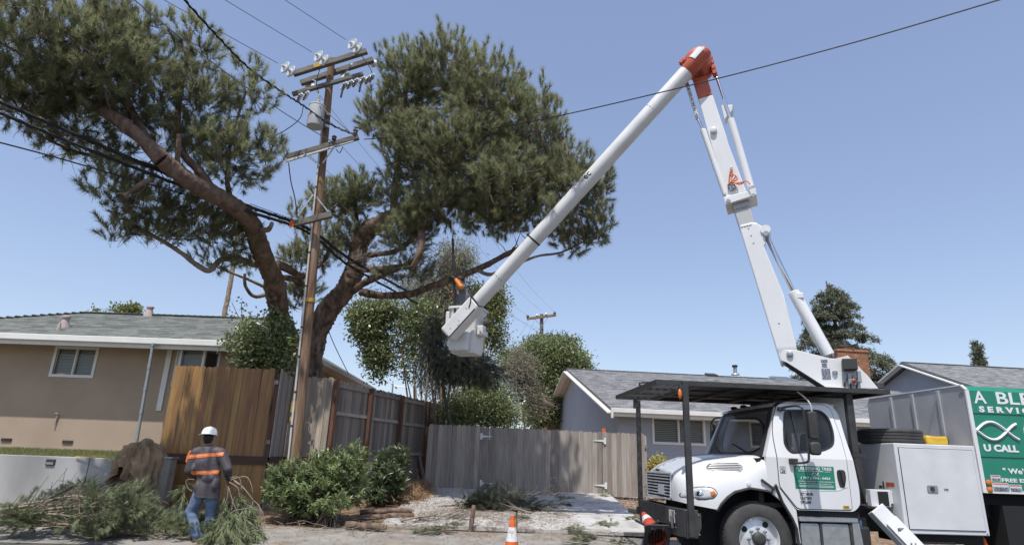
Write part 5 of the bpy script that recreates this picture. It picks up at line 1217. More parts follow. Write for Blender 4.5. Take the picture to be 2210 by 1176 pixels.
def ws(u, v, d=0):      # windscreen surface, u across, v up
    D = .14 + 2.12 * u; Dt = .27 + 1.86 * u; l0 = .19 - .05 * (1 - (2 * u - 1) ** 2); l1 = .485 - .05 * (1 - (2 * u - 1) ** 2)
    return V3((l0 + (l1 - l0) * v - d * .9, D + (Dt - D) * v, 1.625 + (2.375 - 1.625) * v + d * .4))
mb = MB(); mb.grid(lambda i, j: ws(.03 + .94 * i / 12, .06 + .88 * j / 6), 13, 7); mb.build('windscreen', M['glass'], cab, smooth=80)
mb = MB()
ring = [(.0, .0), (1, 0), (1, 1), (0, 1)]; ring_i = [(.055, .09), (.945, .09), (.945, .93), (.055, .93)]
ro = []; ri = []
for k in range(4):
    for q in range(10):
        t = q / 10; a, b = ring[k], ring[(k + 1) % 4]; ro.append((a[0] + (b[0] - a[0]) * t, a[1] + (b[1] - a[1]) * t))
        a, b = ring_i[k], ring_i[(k + 1) % 4]; ri.append((a[0] + (b[0] - a[0]) * t, a[1] + (b[1] - a[1]) * t))
P = [ws(u, v, .012) for u, v in ro] + [ws(u, v, .008) for u, v in ri]
mb.add(P, [(i, (i + 1) % 40, 40 + (i + 1) % 40, 40 + i) for i in range(40)]); mb.build('windscreen_seal', M['black'], cab)
# pillar skins outside the seal
for s in (0, 1):
    mb = MB(); f_ = (lambda D: D) if s == 0 else (lambda D: 2.4 - D)
    mb.add([(.165, f_(0), 1.62), (.47, f_(.175), 2.34), (.495, f_(.28), 2.385), (.185, f_(.15), 1.625)], [(0, 1, 2, 3)]); mb.build('pillar_skin', M['white'], cab)
mb = MB(); mb.grid(lambda i, j: (.44 + .12 * i / 3 - .045 * (1 - (2 * j / 10 - 1) ** 2), .22 + 1.96 * j / 10, 2.37 + .075 * math.sin(i / 3 * 1.57)), 4, 11); mb.build('header', M['white'], cab, smooth=60)
for k in range(5):
    mb = MB(); y = .42 + k * .39; mb.sphere((.62, y, 2.475), (.07, .045, .035), 8, 5); mb.build('marker_light', M['black'], cab, smooth=60)
for y0, y1 in ((.45, 1.05), (1.5, 2.05)):
    a = ws((y0 - .14) / 2.12, .03, .03); b = ws((y1 - .14) / 2.12 - .05, .18, .03); mb = MB(); mb.bar(a, b, .018, .02); mb.bar(b - (b - a) * .55, b + (b - a) * .35 + V3((0, 0, .01)), .03, .012); mb.build('wiper', M['black'], cab)
# door with its seal and glass
door_o = rounded([(.335, 1.22), (.335, 1.92), (.375, 2.13), (.485, 2.37), (.56, 2.415), (1.26, 2.42), (1.335, 2.36), (1.385, 1.94), (1.385, .93), (.575, .925)], [.05, .1, .1, .06, .06, .06, .1, .1, .05, .05])
plate('door_gap', M['dark'], off_poly(door_o, .009), [off_poly(win, .012)], lambda a, z, t: near(a, z, t - .004), .004, cab)
door = plate('cab_door', M['white'], door_o, [off_poly(win, .010)], lambda a, z, t: near(a, z, t - .010), .02, truck, bevel=.005)
plate('window_seal', M['black'], off_poly(win, .016), [off_poly(win, -.012)], lambda a, z, t: near(a, z, t - .014), .03, door)
plate('door_glass', M['glass'], win, [], lambda a, z, t: near(a, z, t + .014), .004, door)
plate('window_seal', M['black'], off_poly(win, .016), [off_poly(win, -.012)], lambda a, z, t: far(a, z, t - .006), .04, cab)
plate('far_door_glass', M['glass'], win, [], lambda a, z, t: far(a, z, t + .02), .004, cab)
mb = MB(); mb.bar((.70, tb(1.72) - .002, 1.70), (.70, tb(2.3) - .002, 2.31), .018, .014, (1, 0, 0)); mb.build('vent_bar', M['black'], door)
ho = rounded([(1.215, 1.475), (1.335, 1.475), (1.345, 1.36), (1.30, 1.225), (1.235, 1.235), (1.21, 1.36)], .04)
plate('handle_recess', M['black'], ho, [], lambda a, z, t: V3((a, t - .018, z)), .01, door)
plate('handle_grip', M['blackm'], rounded([(1.265, 1.46), (1.30, 1.46), (1.31, 1.30), (1.275, 1.28)], .015), [], lambda a, z, t: V3((a, t - .045, z)), .03, door, bevel=.006)
# printed sign and lettering on the door
def sign_plate(name, m, x0, x1, z0, z1, d=-.0125, parent=door, sk=0):
    mb = MB(); mb.add([(x0, d, z0), (x1, d, z0), (x1 - sk, d, z1), (x0 - sk, d, z1)] + [(x0, d + .002, z0), (x1, d + .002, z0), (x1 - sk, d + .002, z1), (x0 - sk, d + .002, z1)], [(0, 1, 2, 3), (4, 5, 6, 7), (0, 1, 5, 4), (1, 2, 6, 5), (2, 3, 7, 6), (3, 0, 4, 7)])
    return mb.build(name, m, parent)
sg_ = sign_plate('door_sign', M['green'], .566, 1.172, 1.195, 1.515)
X, Z = (1, 0, 0), (0, 0, 1)
def fish(x0, z0, w_, h_, r_, d, parent, m='letter'):
    """open outline fish: two arcs crossing into a tail"""
    mb = MB(); pts1 = []; pts2 = []
    for i in range(17):
        t = i / 16; x = x0 + w_ * t
        y = h_ * .46 * math.sin(min(t / .74, 1.35) * math.pi)
        pts1.append((x, d, z0 + h_ / 2 + y)); pts2.append((x, d, z0 + h_ / 2 - y))
    for p_ in (pts1, pts2): mb.tube(p_, r_, 6)
    o = mb.build('fish_emblem', M[m], parent, smooth=60); return o
zz = -.0135
text('A BLESSING TREE', .06, M['letter'], sg_, (.592, zz, 1.458), X, Z, .0012, (.545, .042))
text('SERVICE & HAULING , LLC', .03, M['letter'], sg_, (.600, zz, 1.432), X, Z, .0006, (.515, .017))
fish(.83, 1.372, .105, .05, .004, zz, sg_)
text('( 707 ) 980 - 0423', .05, M['letter'], sg_, (.655, zz, 1.322), X, Z, .0012, (.445, .042))
text('U CALL / WE HAUL-15 Years Experience', .03, M['letter'], sg_, (.612, zz, 1.290), X, Z, .0004, (.54, .018))
text('" We\'re Not Too Good You, Not To Blow You "', .03, M['letter'], sg_, (.615, zz, 1.262), X, Z, .0003, (.50, .016))
for zq in (1.242, 1.224): sign_plate('fine_print', M['letter'], .612, 1.14, zq, zq + .006, -.0145, sg_)
text('DOT 3481901', .05, M['blackletter'], door, (.622, -.0105, 1.105), X, Z, .0006, (.195, .042), 'dot_lettering')
text('CA572043', .05, M['blackletter'], door, (.622, -.0105, 1.050), X, Z, .0006, (.168, .042), 'dot_lettering')
text('GW26000', .05, M['blackletter'], door, (.622, -.0105, .995), X, Z, .0006, (.155, .042), 'dot_lettering')
p26 = sign_plate('number_plate', M['blackletter'], .358, .445, 1.40, 1.495)
sign_plate('plate_face', M['white'], .364, .439, 1.406, 1.489, -.0145, p26)
text('26', .08, M['blackletter'], p26, (.373, -.0145, 1.412), X, Z, .0012, (.056, .052)); text('TRUCK', .02, M['blackletter'], p26, (.375, -.0145, 1.472), X, Z, 0, (.052, .010))
yl = sign_plate('yellow_decal', M['yellow'], 1.247, 1.345, .94, .985)
for zq in (.950, .962, .974): sign_plate('fine_print', M['blackletter'], 1.262, 1.33, zq, zq + .004, -.0135, yl)
plate('lower_crease', M['white'], [(.60, 1.165), (1.20, 1.185), (1.36, 1.24), (1.36, 1.25), (1.20, 1.195), (.60, 1.175)], [], lambda a, z, t: V3((a, t - .014, z)), .006, door, split=())
# mirrors
mir = MB()
def rbox(mb, x0, x1, y0, y1, z0, z1, r_):
    mb.prism(rounded([(x0, z0), (x1, z0), (x1, z1), (x0, z1)], r_), lambda a, b, t: V3((a, t, b)), y0, y1)
mir.tube(spline([(.50, .12, 2.33), (.53, -.12, 2.345), (.60, -.30, 2.33), (.628, -.33, 2.2), (.632, -.33, 1.85), (.632, -.33, 1.62), (.60, -.30, 1.56), (.55, -.08, 1.545), (.54, 0, 1.56)], 5), .017, 8)
mr = mir.build('mirror_arm', M['black'], door, smooth=60)
mb = MB(); rbox(mb, .655, .79, -.40, -.30, 1.875, 2.262, .04); mb.build('mirror_head', M['blackm'], mr, bevel=.02, smooth=60)
mb = MB(); rbox(mb, .65, .80, -.40, -.30, 1.66, 1.84, .05); mb.build('convex_mirror', M['blackm'], mr, bevel=.025, smooth=60)
for c_, d_ in (((.56, -.03, 1.57), (.12, .07, .08)), ((.52, .1, 2.325), (.1, .08, .06))): mb = MB(); mb.box(c_, d_); mb.build('mirror_bracket', M['blackm'], mr, bevel=.012)
mb = MB(); mb.tube(spline([(.55, 2.30, 2.33), (.50, 2.6, 2.33), (.48, 2.75, 2.2), (.48, 2.75, 1.8), (.52, 2.45, 1.55)], 5), .017, 8); mr2 = mb.build('mirror_arm', M['black'], cab, smooth=60)
mb = MB(); rbox(mb, .47, .60, 2.70, 2.80, 1.86, 2.24, .04); mb.build('mirror_head', M['blackm'], mr2, bevel=.02, smooth=60)
mb = MB(); mb.tube(spline([(.80, .12, 2.60), (.87, .08, 2.53), (.93, .02, 2.42), (.95, .02, 2.30)], 5), .012, 6); mb.build('aerial', M['whitehose'], cab, smooth=60)
# bonnet: one skin from the grille to the cowl, cut by the wheel arch
def half(l):
    s = min(max((-l - .50) / .56, 0), 1); return .66 + .54 * math.sqrt(max(0, 1 - s ** 2.4))
def ztop(l): return np.interp(l, [-1.08, -1.02, -.85, -.6, -.15, .15, .26], [1.37, 1.42, 1.515, 1.60, 1.655, 1.65, 1.60])
def zside(l): return np.interp(l, [-1.06, -.8, -.4, .2], [.97, .96, .95, .95])
def nexp(l): return np.interp(l, [-1.06, -.6, -.1, .16], [2.7, 3.0, 3.9, 8.0])
ARCH = [(-.605, .879), (-.545, .969), (-.45, 1.06), (-.338, 1.134), (-.115, 1.191), (.145, 1.159), (.20, 1.14), (.27, 1.25)]
def zlow(l):
    if l <= -.605: return float(np.interp(l, [-1.06, -.96, -.605], [.955, .93, .879]))
    return float(np.interp(l, [a for a, b in ARCH], [b for a, b in ARCH]))
def skin(l, a):
    """a in 0..1: from the side's foot over the shoulder to the centre line"""
    w_ = half(l); zt, zs, n = ztop(l), zside(l), nexp(l); zl = zlow(l)
    if a < .25:
        t = a / .25
        zc = max(zs, zl); z = zl + (zc - zl) * t
        if z >= zs: pass
        return V3((l, 1.2 - w_, z)) if zl < zs else V3((l, 1.2 - w_ * (1 - ((min(zl, zt - .01) - zs) / (zt - zs)) ** n) ** (1 / n), zl))
    t = (a - .25) / .75
    t0 = 0
    if zl > zs: t0 = math.asin(min(1, ((zl - zs) / (zt - zs)) ** (n / 2))) / (math.pi / 2)
    t = t0 + (1 - t0) * t; an = t * math.pi / 2
    return V3((l, 1.2 - w_ * math.cos(an) ** (2 / n), zs + (zt - zs) * math.sin(an) ** (2 / n)))
LS = [-1.06, -1.05, -1.035, -1.01, -.98, -.94, -.88, -.80, -.70, -.605, -.57, -.545, -.5, -.45, -.338, -.22, -.115, 0, .08, .145, .19, .26]
mb = MB(); NA_ = 26
mb.grid(lambda i, j: skin(LS[i], j / (NA_ - 1)), len(LS), NA_)
k0 = len(mb.v); mb.grid(lambda i, j: (lambda p: V3((p.x, 2.4 - p.y, p.z)))(skin(LS[i], j / (NA_ - 1))), len(LS), NA_)
front = [skin(-1.06, j / (NA_ - 1)) for j in range(NA_)]
fr = front + [V3((p.x, 2.4 - p.y, p.z)) for p in reversed(front)]
mb.add(fr, [tuple(range(len(fr)))])
hood = mb.build('bonnet', M['white'], truck, smooth=50)
fend = [(.165, 1.315), (.325, 1.205), (.555, .90), (.575, .46), (.53, .46), (.534, .665), (.483, .80), (.351, 1.014), (.20, 1.13), (.08, 1.17), (.08, 1.315)]
plate('fender_skirt', M['white'], fend, [], lambda a, z, t: V3((a, t + .004, z)), .05, truck, split=(), bevel=.006)
plate('fender_skirt', M['white'], fend, [], lambda a, z, t: V3((a, 2.396 - t, z)), .05, truck, split=())
for s in (0, 1):        # arch lip
    mb = MB(); y = -.012 if s == 0 else 2.412
    pts = [(-.62, y + (.02 if s == 0 else -.02), .87)] + [(a, y, b - .012) for a, b in ARCH] + [(.351, y, 1.002), (.475, y, .79), (.524, y, .66), (.535, y, .46)]
    mb.tube(pts, .02, 6); mb.build('arch_lip', M['blackm'], truck, smooth=60)
mb = MB()
mb.grid(lambda i, j: (-.70 + 1.25 * i / 10, .42 + .02 * j, .62 + .62 * math.sin(math.pi * i / 10)), 11, 2); mb.build('inner_arch', M['dark'], truck)
for y_ in (.46, 1.90): mb = MB(); mb.bx(-.72, .56, y_, y_ + .04, .3, 1.3); mb.build('arch_liner', M['dark'], truck)
# bonnet split line, side vent, lamps
def side_d(l, z, o=.006):
    w_ = half(l); zt, zs, n = ztop(l), zside(l), nexp(l); q = min(max((z - zs) / (zt - zs), 0), .999)
    return V3((l, 1.2 - w_ * (1 - q ** n) ** (1 / n), z))
def nrm(l, z):
    a = side_d(l + .01, z) - side_d(l - .01, z); b = side_d(l, z + .008) - side_d(l, z - .008); n = a.cross(b).normalized(); return n if n.y < 0 else -n
def on_skin(l, z, o): return side_d(l, z) + nrm(l, z) * o
def patch(name, m, outline, o, parent, rings=4, rim=None):
    c = V3((sum(a for a, b in outline) / len(outline), sum(b for a, b in outline) / len(outline))); n = len(outline); mb = MB()
    P = []
    for r_ in range(rings + 1):
        k = r_ / rings
        for a, b in outline: P.append(on_skin(c.x + (a - c.x) * k, c.y + (b - c.y) * k, o if r_ < rings else .001))
    F = []
    for r_ in range(rings):
        for i in range(n): F.append((r_ * n + i, r_ * n + (i + 1) % n, (r_ + 1) * n + (i + 1) % n, (r_ + 1) * n + i))
    mb.add(P, F); return mb.build(name, m, parent, smooth=60)
lamp_o = rounded([(-.585, 1.095), (-.64, 1.165), (-.80, 1.172), (-.92, 1.142), (-1.022, 1.055), (-1.02, 1.02), (-.80, 1.005), (-.65, 1.03)], .05, 4)
for s in (0,):
    patch('lamp_bezel', M['blackm'], off_poly(lamp_o, .010), .004, hood)
    hl = patch('headlight', M['lens'], lamp_o, .016, hood)
    patch('turn_signal', M['amber'], rounded([(-.605, 1.09), (-.64, 1.145), (-.70, 1.13), (-.695, 1.045), (-.65, 1.04)], .02), .021, hood, 3)
    patch('lamp_reflector', M['chrome'], rounded([(-.74, 1.07), (-.80, 1.135), (-.90, 1.115), (-.90, 1.05), (-.80, 1.03)], .03), .019, hood, 3)
vent_o = rounded([(-.655, 1.425), (-.59, 1.485), (-.40, 1.515), (-.19, 1.525), (-.135, 1.47), (-.19, 1.40), (-.60, 1.385)], .03)
patch('side_vent', M['alu'], off_poly(vent_o, .008), .006, hood); patch('vent_opening', M['dark'], off_poly(vent_o, -.012), .010, hood)
for k in range(5):
    zz_ = 1.405 + k * .025; l0, l1 = [(-.60, -.19), (-.62, -.165), (-.60, -.155), (-.56, -.155), (-.43, -.18)][k]
    mb = MB(); mb.tube([on_skin(l0 + (l1 - l0) * q / 8, zz_ + .012 * q / 8, .014) for q in range(9)], .0065, 5); mb.build('vent_slat', M['white'], hood, smooth=60)
c = on_skin(-.12, 1.235, .004); mb = MB(); mb.lathe(c + V3((0, .006, 0)), (0, -1, 0), [(.035, 0), (.033, .012), (.014, .016)], 12); mb.build('marker_lamp', M['white'], hood, smooth=40)
mb = MB(); mb.bar(tk(1643, 1034, -.02), tk(1672, 1055, -.02), .03, .03); mb.build('bonnet_latch', M['rubber'], hood, bevel=.006)
mb = MB(); mb.tube([skin(-1.03 + 1.2 * i / 20, 1.0) + V3((0, 0, .002)) for i in range(21)], .005, 4); mb.build('bonnet_seam', M['galv'], hood)
# grille
gl = [(.575, 1.315), (.60, 1.335), (1.80, 1.335), (1.825, 1.315), (1.79, .985), (1.76, .97), (.64, .97), (.61, .985)]
gfn = lambda a, z, t: V3((-1.062 - t, a, z))
plate('grille_recess', M['dark'], rounded(gl, .02), [], gfn, .006, truck, split=())
gr = plate('grille', M['brightbar'], off_poly(rounded(gl, .03), .018), [off_poly(rounded(gl, .03), -.012)], lambda a, z, t: V3((-1.064 - t, a, z)), .022, truck, split=(), bevel=.005)
for k in range(7):
    z = 1.012 + k * .046; mb = MB(); mb.bx(-1.086, -1.069, .60 + (.02 if k < 2 else 0), 1.80 - (.02 if k < 2 else 0), z, z + .018); mb.build('grille_bar', M['brightbar'], gr)
for k in range(4): mb = MB(); y = .84 + k * .24; mb.bx(-1.0685, -1.064, y, y + .025, .98, 1.33); mb.build('grille_strut', M['blackm'], gr)
mb = MB(); mb.prism(rounded([(1.10, 1.36), (1.30, 1.36), (1.30, 1.395), (1.10, 1.395)], .017), lambda a, b, t: V3((-1.068 - t, a, b)), 0, .014); em = mb.build('oval_badge', M['chrome'], hood, bevel=.003)
mb = MB(); mb.prism(rounded([(1.115, 1.367), (1.285, 1.367), (1.285, 1.388), (1.115, 1.388)], .01), lambda a, b, t: V3((-1.083 - t, a, b)), 0, .002); mb.build('badge_face', M['blackm'], hood)
mb = MB(); mb.bx(-1.094, -1.088, .86, 1.16, 1.02, 1.17); lp = mb.build('licence_plate', M['plate'], gr, bevel=.004)
# bumper
mb = MB(); mb.prism([(-1.06, .09), (-1.12, .25), (-1.12, 2.15), (-1.06, 2.31), (-.88, 2.38), (-.88, .02)], lambda a, b, t: V3((a, b, t)), .49, .86)
bumper = mb.build('bumper', M['blackm'], truck, bevel=.008)
mb = MB(); mb.prism([(-1.075, .86), (-.86, .82), (-.86, .64), (-.93, .49), (-1.075, .49)], lambda a, b, t: V3((a, t, b)), -.035, .012); mb.build('end_plate', M['blackm'], bumper, bevel=.006)
for (y, z) in ((.30, .78), (.30, .60), (.8, .80), (.9, .78), (1.6, .8), (2.1, .78), (1.1, .62)):
    mb = MB(); mb.lathe((-1.121, y, z), (-1, 0, 0), [(.016, 0), (.016, .008)], 6); mb.build('bolt', M['chrome'], bumper)
for (l, z) in ((-.90, .80), (-.90, .55), (-1.05, .56)):
    mb = MB(); mb.lathe((l, -.036, z), (0, -1, 0), [(.015, 0), (.015, .008)], 6); mb.build('bolt', M['chrome'], bumper)
mb = MB(); mb.bx(-1.128, -1.121, .32, .56, .66, .83); dcl = mb.build('decal', M['decal'], bumper); mb = MB(); mb.bx(-1.131, -1.1285, .33, .43, .67, .82); mb.build('decal_print', M['decald'], bumper)
mb = MB(); mb.bar(tk(1356, 1100, 2.35), tk(1386, 1105, 2.3), .09, .07); mb.bx(-1.12, -1.05, 2.2, 2.38, .62, .74); mb.build('tow_arm', M['blackm'], bumper, bevel=.01)
mb = MB(); mb.bar((-1.12, .42, .585), (-1.45, .42, .575), .04, .03); mb.bar((-1.12, .80, .60), (-1.42, .80, .585), .04, .03); mb.bar((-1.45, .35, .575), (-1.43, 1.3, .6), .04, .03); mb.bar((-1.2, .2, .59), (-1.12, .5, .74), .03, .03); mb.build('cone_rack', M['blackm'], bumper)
# wheels
def wheel(l, D0, sgn, name='wheel', rear=False):
    ax = V3((0, -sgn, 0)); c = V3((l, D0, .5))
    mb = MB(); mb.lathe(c, ax, [(.30, .0), (.42, .0), (.475, .02), (.498, .05), (.502, .13), (.498, .21), (.475, .24), (.42, .262), (.345, .272), (.30, .262)], 48, False)
    ty = mb.build('tyre', M['rubber'], None, smooth=40)
    mb = MB()
    for k in range(60):
        a = 2 * math.pi * k / 60
        for (x0, x1, da) in ((.055, .105, 0), (.155, .205, .05)):
            p = [c + ax * x + V3((math.cos(a + q + da), 0, math.sin(a + q + da))) * .508 for x in (x0, x1) for q in (-.03, .03)]
            p2 = [c + ax * x + V3((math.cos(a + q + da), 0, math.sin(a + q + da))) * .495 for x in (x0, x1) for q in (-.035, .035)]
            mb.add(p + p2, [(0, 1, 3, 2), (0, 1, 5, 4), (2, 3, 7, 6), (0, 2, 6, 4), (1, 3, 7, 5)])
    tr_ = mb.build('tread', M['rubber'], None, kind='stuff')
    rim = MB()
    if not rear: rim.lathe(c, ax, [(.305, .245), (.297, .255), (.285, .25), (.275, .20), (.255, .185), (.20, .195), (.165, .205), (.10, .21), (.001, .21)], 40, False)
    else: rim.lathe(c, ax, [(.305, .245), (.297, .255), (.285, .25), (.272, .12), (.20, .06), (.10, .05), (.001, .05)], 40, False)
    rm = rim.build('rim', M['white_dirty'] if rear else M['rimalu'], None, smooth=40)
    root = rim; ty.parent = truck; ty.name = 'wheel'
    rm.parent = ty; tr_.parent = ty
    dz = .197 if not rear else .07
    for k in range(8):
        a = 2 * math.pi * k / 8 + .2; q = c + V3((math.cos(a), 0, math.sin(a))) * .225 + ax * dz
        mb = MB(); mb.lathe(q, ax, [(.042, 0), (.040, .006)], 14) if k % 2 else None
        if k % 2: mb.build('hand_hole', M['dark'], ty)
    for k in range(8):
        a = 2 * math.pi * k / 8; q = c + V3((math.cos(a), 0, math.sin(a))) * .142 + ax * (dz + .005)
        mb = MB(); mb.lathe(q, ax, [(.024, 0), (.024, .012), (.017, .014), (.017, .05), (.01, .055)], 8); mb.build('wheel_nut', M['chrome'], ty, smooth=30)
    mb = MB(); mb.lathe(c, ax, [(.092, dz), (.09, dz + .07), (.075, dz + .085), (.03, dz + .09)], 18); mb.build('hub_cap', M['blackm'], ty, smooth=40)
wheel(0, .30, 1); wheel(0, 2.10, -1)
wheel(5.3, .32, 1, rear=True); wheel(5.3, 2.08, -1, rear=True)
mb = MB(); mb.bx(-.9, 6.9, .78, .86, .58, .85); mb.bx(-.9, 6.9, 1.54, 1.62, .58, .85); mb.bx(-.1, .1, .5, 1.9, .42, .56); mb.bx(5.2, 5.4, .5, 1.9, .42, .58); mb.bx(-.8, 1.3, .9, 1.5, .5, 1.1); mb.bx(1.55, 2.1, .35, 2.1, .62, .95); mb.build('chassis', M['dark'], truck)
# steps, tank and the dark sill under the door
mb = MB(); mb.bx(.56, 1.52, .05, .40, .80, .90); mb.build('sill', M['dark'], truck)
mb = MB(); mb.bx(.58, 1.45, -.02, .36, .755, .815); stp = mb.build('step', M['alu'], truck, bevel=.012)
for k in range(16): mb = MB(); mb.bx(.60 + k * .052, .632 + k * .052, -.024, .02, .812, .822); mb.build('tread_bar', M['galv'], stp)
for x0, x1 in ((.60, .88), (.915, 1.32)):
    mb = MB(); mb.prism(rounded([(x0, .40), (x1, .40), (x1, .735), (x0, .735)], .03), lambda a, b, t: V3((a, t, b)), .01, .5); mb.build('tank_panel', M['alu'], truck, bevel=.015)
for x0 in (.882, 1.322): mb = MB(); mb.bx(x0, x0 + .03, .0, .5, .39, .75); mb.build('tank_strap', M['rubber'], truck)
mb = MB(); mb.bx(.60, 1.46, .03, .36, .37, .40); mb.build('step', M['alu'], truck, bevel=.01)
mb = MB(); mb.prism([(1.36, .40), (1.50, .40), (1.47, .74), (1.42, .80), (1.36, .80)], lambda a, b, t: V3((a, t, b)), -.01, .36); sb = mb.build('step_side', M['alu'], truck, bevel=.012)
mb = MB(); mb.lathe((1.42, .1, .80), (0, 0, 1), [(.05, 0), (.05, .05), (.03, .06)], 12); mb.build('filler_cap', M['alu'], truck, smooth=40)
mb = MB(); mb.bx(1.53, 1.68, .08, .34, .36, .70); db_ = mb.build('reservoir', M['black'], truck, bevel=.03); mb = MB(); mb.lathe((1.58, .2, .70), (0, 0, 1), [(.05, 0), (.055, .03), (.05, .075), (.02, .08)], 10); mb.build('blue_cap', M['blue'], db_, smooth=40)
mb = MB(); mb.lathe((1.78, .5, 1.0), (0, 0, 1), [(.16, 0), (.16, .75), (.13, .85)], 16); mb.build('exhaust_shield', M['blackm'], truck, smooth=40)
# canopy on posts
cz0, cz1 = 2.60, 2.668
mb = MB()
mb.bx(-1.44, 2.20, -.03, .03, cz0, cz1); mb.bx(-1.44, 2.20, 2.40, 2.46, cz0, cz1); mb.bx(-1.44, -1.39, .03, 2.40, cz0, cz1); mb.bx(2.14, 2.20, .03, 2.40, cz0, cz1)
can = mb.build('canopy', M['blackm'], truck)
for x in (-.72, .0, .72, 1.44): mb = MB(); mb.bx(x - .025, x + .025, .03, 2.40, cz0 + .005, cz0 + .05); mb.build('cross_bar', M['blackm'], can)
for y in (.85, 1.6): mb = MB(); mb.bx(-1.39, 2.14, y - .02, y + .02, cz0 + .01, cz0 + .045); mb.build('long_bar', M['blackm'], can)
mb = MB(); mb.bx(-.72, 2.17, .0, 2.43, cz1 - .008, cz1 + .004); mb.build('deck_sheet', M['blackm'], can)
mb = MB()      # expanded metal over the bonnet end
sp = .075
for k in range(-34, 54):
    for sgn in (1, -1):
        pts = []
        y0 = k * sp
        a = V3((-1.40, y0, cz1 - .012)); b = V3((-.72, y0 + sgn * .68 * .6, cz1 - .012))
        # clip in y to the frame
        def clip(a, b):
            t0, t1 = 0., 1.; dy = b.y - a.y
            for lim, s in ((.03, 1), (2.40, -1)):
                fa = s * (a.y - lim); fb = s * (b.y - lim)
                if fa < 0 and fb < 0: return None
                if fa < 0: t0 = max(t0, fa / (fa - fb))
                if fb < 0: t1 = min(t1, fa / (fa - fb))
            return (a.lerp(b, t0), a.lerp(b, t1)) if t1 > t0 else None
        c = clip(a, b)
        if c and (c[1] - c[0]).length > .02: mb.bar(c[0] + V3((0, 0, .003 * (sgn > 0))), c[1] + V3((0, 0, .003 * (sgn > 0))), .010, .005)
mb.build('expanded_metal', M['blackm'], can, kind='stuff')
for (l, D0, zb, w_) in ((-1.012, -.055, .51, .085), (-1.025, 2.42, .60, .075)):
    mb = MB(); mb.bx(l - w_ / 2, l + w_ / 2, D0 - .03, D0 + .04, zb, cz0 + (.06 if D0 < 0 else -.001)); po = mb.build('canopy_post', M['blackm'], truck, bevel=.008)
    mb = MB(); mb.bx(l - w_ / 2 - .05, l - w_ / 2 - .002, D0 - .02, D0 + .03, cz0 - .16, cz0 - .002); mb.build('gusset', M['blackm'], po)
mb = MB(); mb.sphere((-1.10, -.07, 2.46), (.03, .03, .08), 8, 6); mb.build('amber_lamp', M['amber'], truck, smooth=60)
for D0 in (.05, 2.35):
    mb = MB(); mb.bx(1.54, 1.64, D0, D0 + .09, 1.72, cz0 - .001); mb.build('canopy_post', M['blackm'], truck, bevel=.008)
mb = MB(); mb.bx(1.50, 1.72, -.02, 2.4, 1.66, 1.72); mb.build('post_foot', M['blackm'], truck)
mb = MB(); mb.tube(spline([tk(1383, 834, 1.2), tk(1381, 826, 1.2), tk(1400, 825, 1.2), tk(1465, 827, 1.2), tk(1474, 831, 1.2), tk(1502, 832, 1.2), tk(1510, 836, 1.2)], 4), .018, 6); mb.build('deck_rail', M['black'], can, smooth=60)
# tool box
mb = MB(); mb.bx(2.15, 3.425, -.01, .95, .632, 1.885); box = mb.build('tool_box', M['white_dirty'], truck, bevel=.012)
mb = MB(); mb.bx(2.203, 3.372, -.014, -.0105, .690, 1.825); mb.build('door_gap', M['dark'], box)
mb = MB(); mb.bx(2.211, 3.364, -.024, -.0145, .698, 1.817); bd = mb.build('box_door', M['white_dirty'], box, bevel=.004)
mb = MB(); mb.prism(rounded([(2.555, 1.20), (2.722, 1.20), (2.722, 1.305), (2.555, 1.305)], .025), lambda a, b, t: V3((a, t, b)), -.034, -.0245); mb.build('latch_plate', M['galv'], box, bevel=.004)
mb = MB(); mb.prism(rounded([(2.60, 1.225), (2.665, 1.225), (2.665, 1.285), (2.60, 1.285)], .02), lambda a, b, t: V3((a, t, b)), -.044, -.0345); mb.build('latch_paddle', M['blackm'], box, bevel=.003)
mb = MB(); mb.bx(2.822, 2.884, -.0265, -.0245, 1.233, 1.265); mb.build('decal', M['decald'], box)
mb = MB(); mb.bx(2.146, 2.1495, .10, .28, 1.26, 1.32); mb.build('decal', M['red'], box); mb = MB(); mb.bx(2.146, 2.1495, .33, .36, 1.24, 1.33); mb.bx(2.146, 2.1495, .38, .45, 1.24, 1.27); mb.build('decal_mark', M['blackletter'], box)
for x in (2.19, 3.385): mb = MB(); mb.lathe((x, -.0105, .66), (0, -1, 0), [(.012, 0), (.012, .006)], 8); mb.build('bolt', M['galv'], box)
mb = MB(); mb.bx(2.2, 3.4, .1, .7, .5, .63); mb.bx(2.2, 2.9, .02, .08, .50, .53); mb.build('box_support', M['dark'], truck)
# outrigger
og = MB(); og.bx(1.76, 2.06, .10, .20, .98, 1.215); og.bx(2.06, 2.145, .16, .19, 1.02, 1.20); og.bx(1.76, 2.145, .20, .23, 1.02, 1.215)
out_ = og.build('outrigger', M['white_dirty'], truck, bevel=.008)
mb = MB(); mb.bx(1.87, 2.02, .08, .0985, .99, 1.19); mb.build('outrigger_recess', M['dark'], out_)
a = V3((1.80, .10, .95)); b = V3((2.17, -.12, .42)); mb = MB(); mb.bar(a, b, .22, .16, (0, 1, 0)); lg = mb.build('outrigger_leg', M['white_dirty'], truck, bevel=.008)
mb = MB(); mb.bar(a.lerp(b, .25) + V3((.015, -.115, 0)), a.lerp(b, .98) + V3((.015, -.115, 0)), .19, .02, (0, 1, 0)); mb.build('leg_face', M['white'], lg, bevel=.003)
mb = MB(); mb.bar(a.lerp(b, .9), a.lerp(b, 1.28), .14, .11, (0, 1, 0)); mb.build('leg_inner', M['galv'], lg)
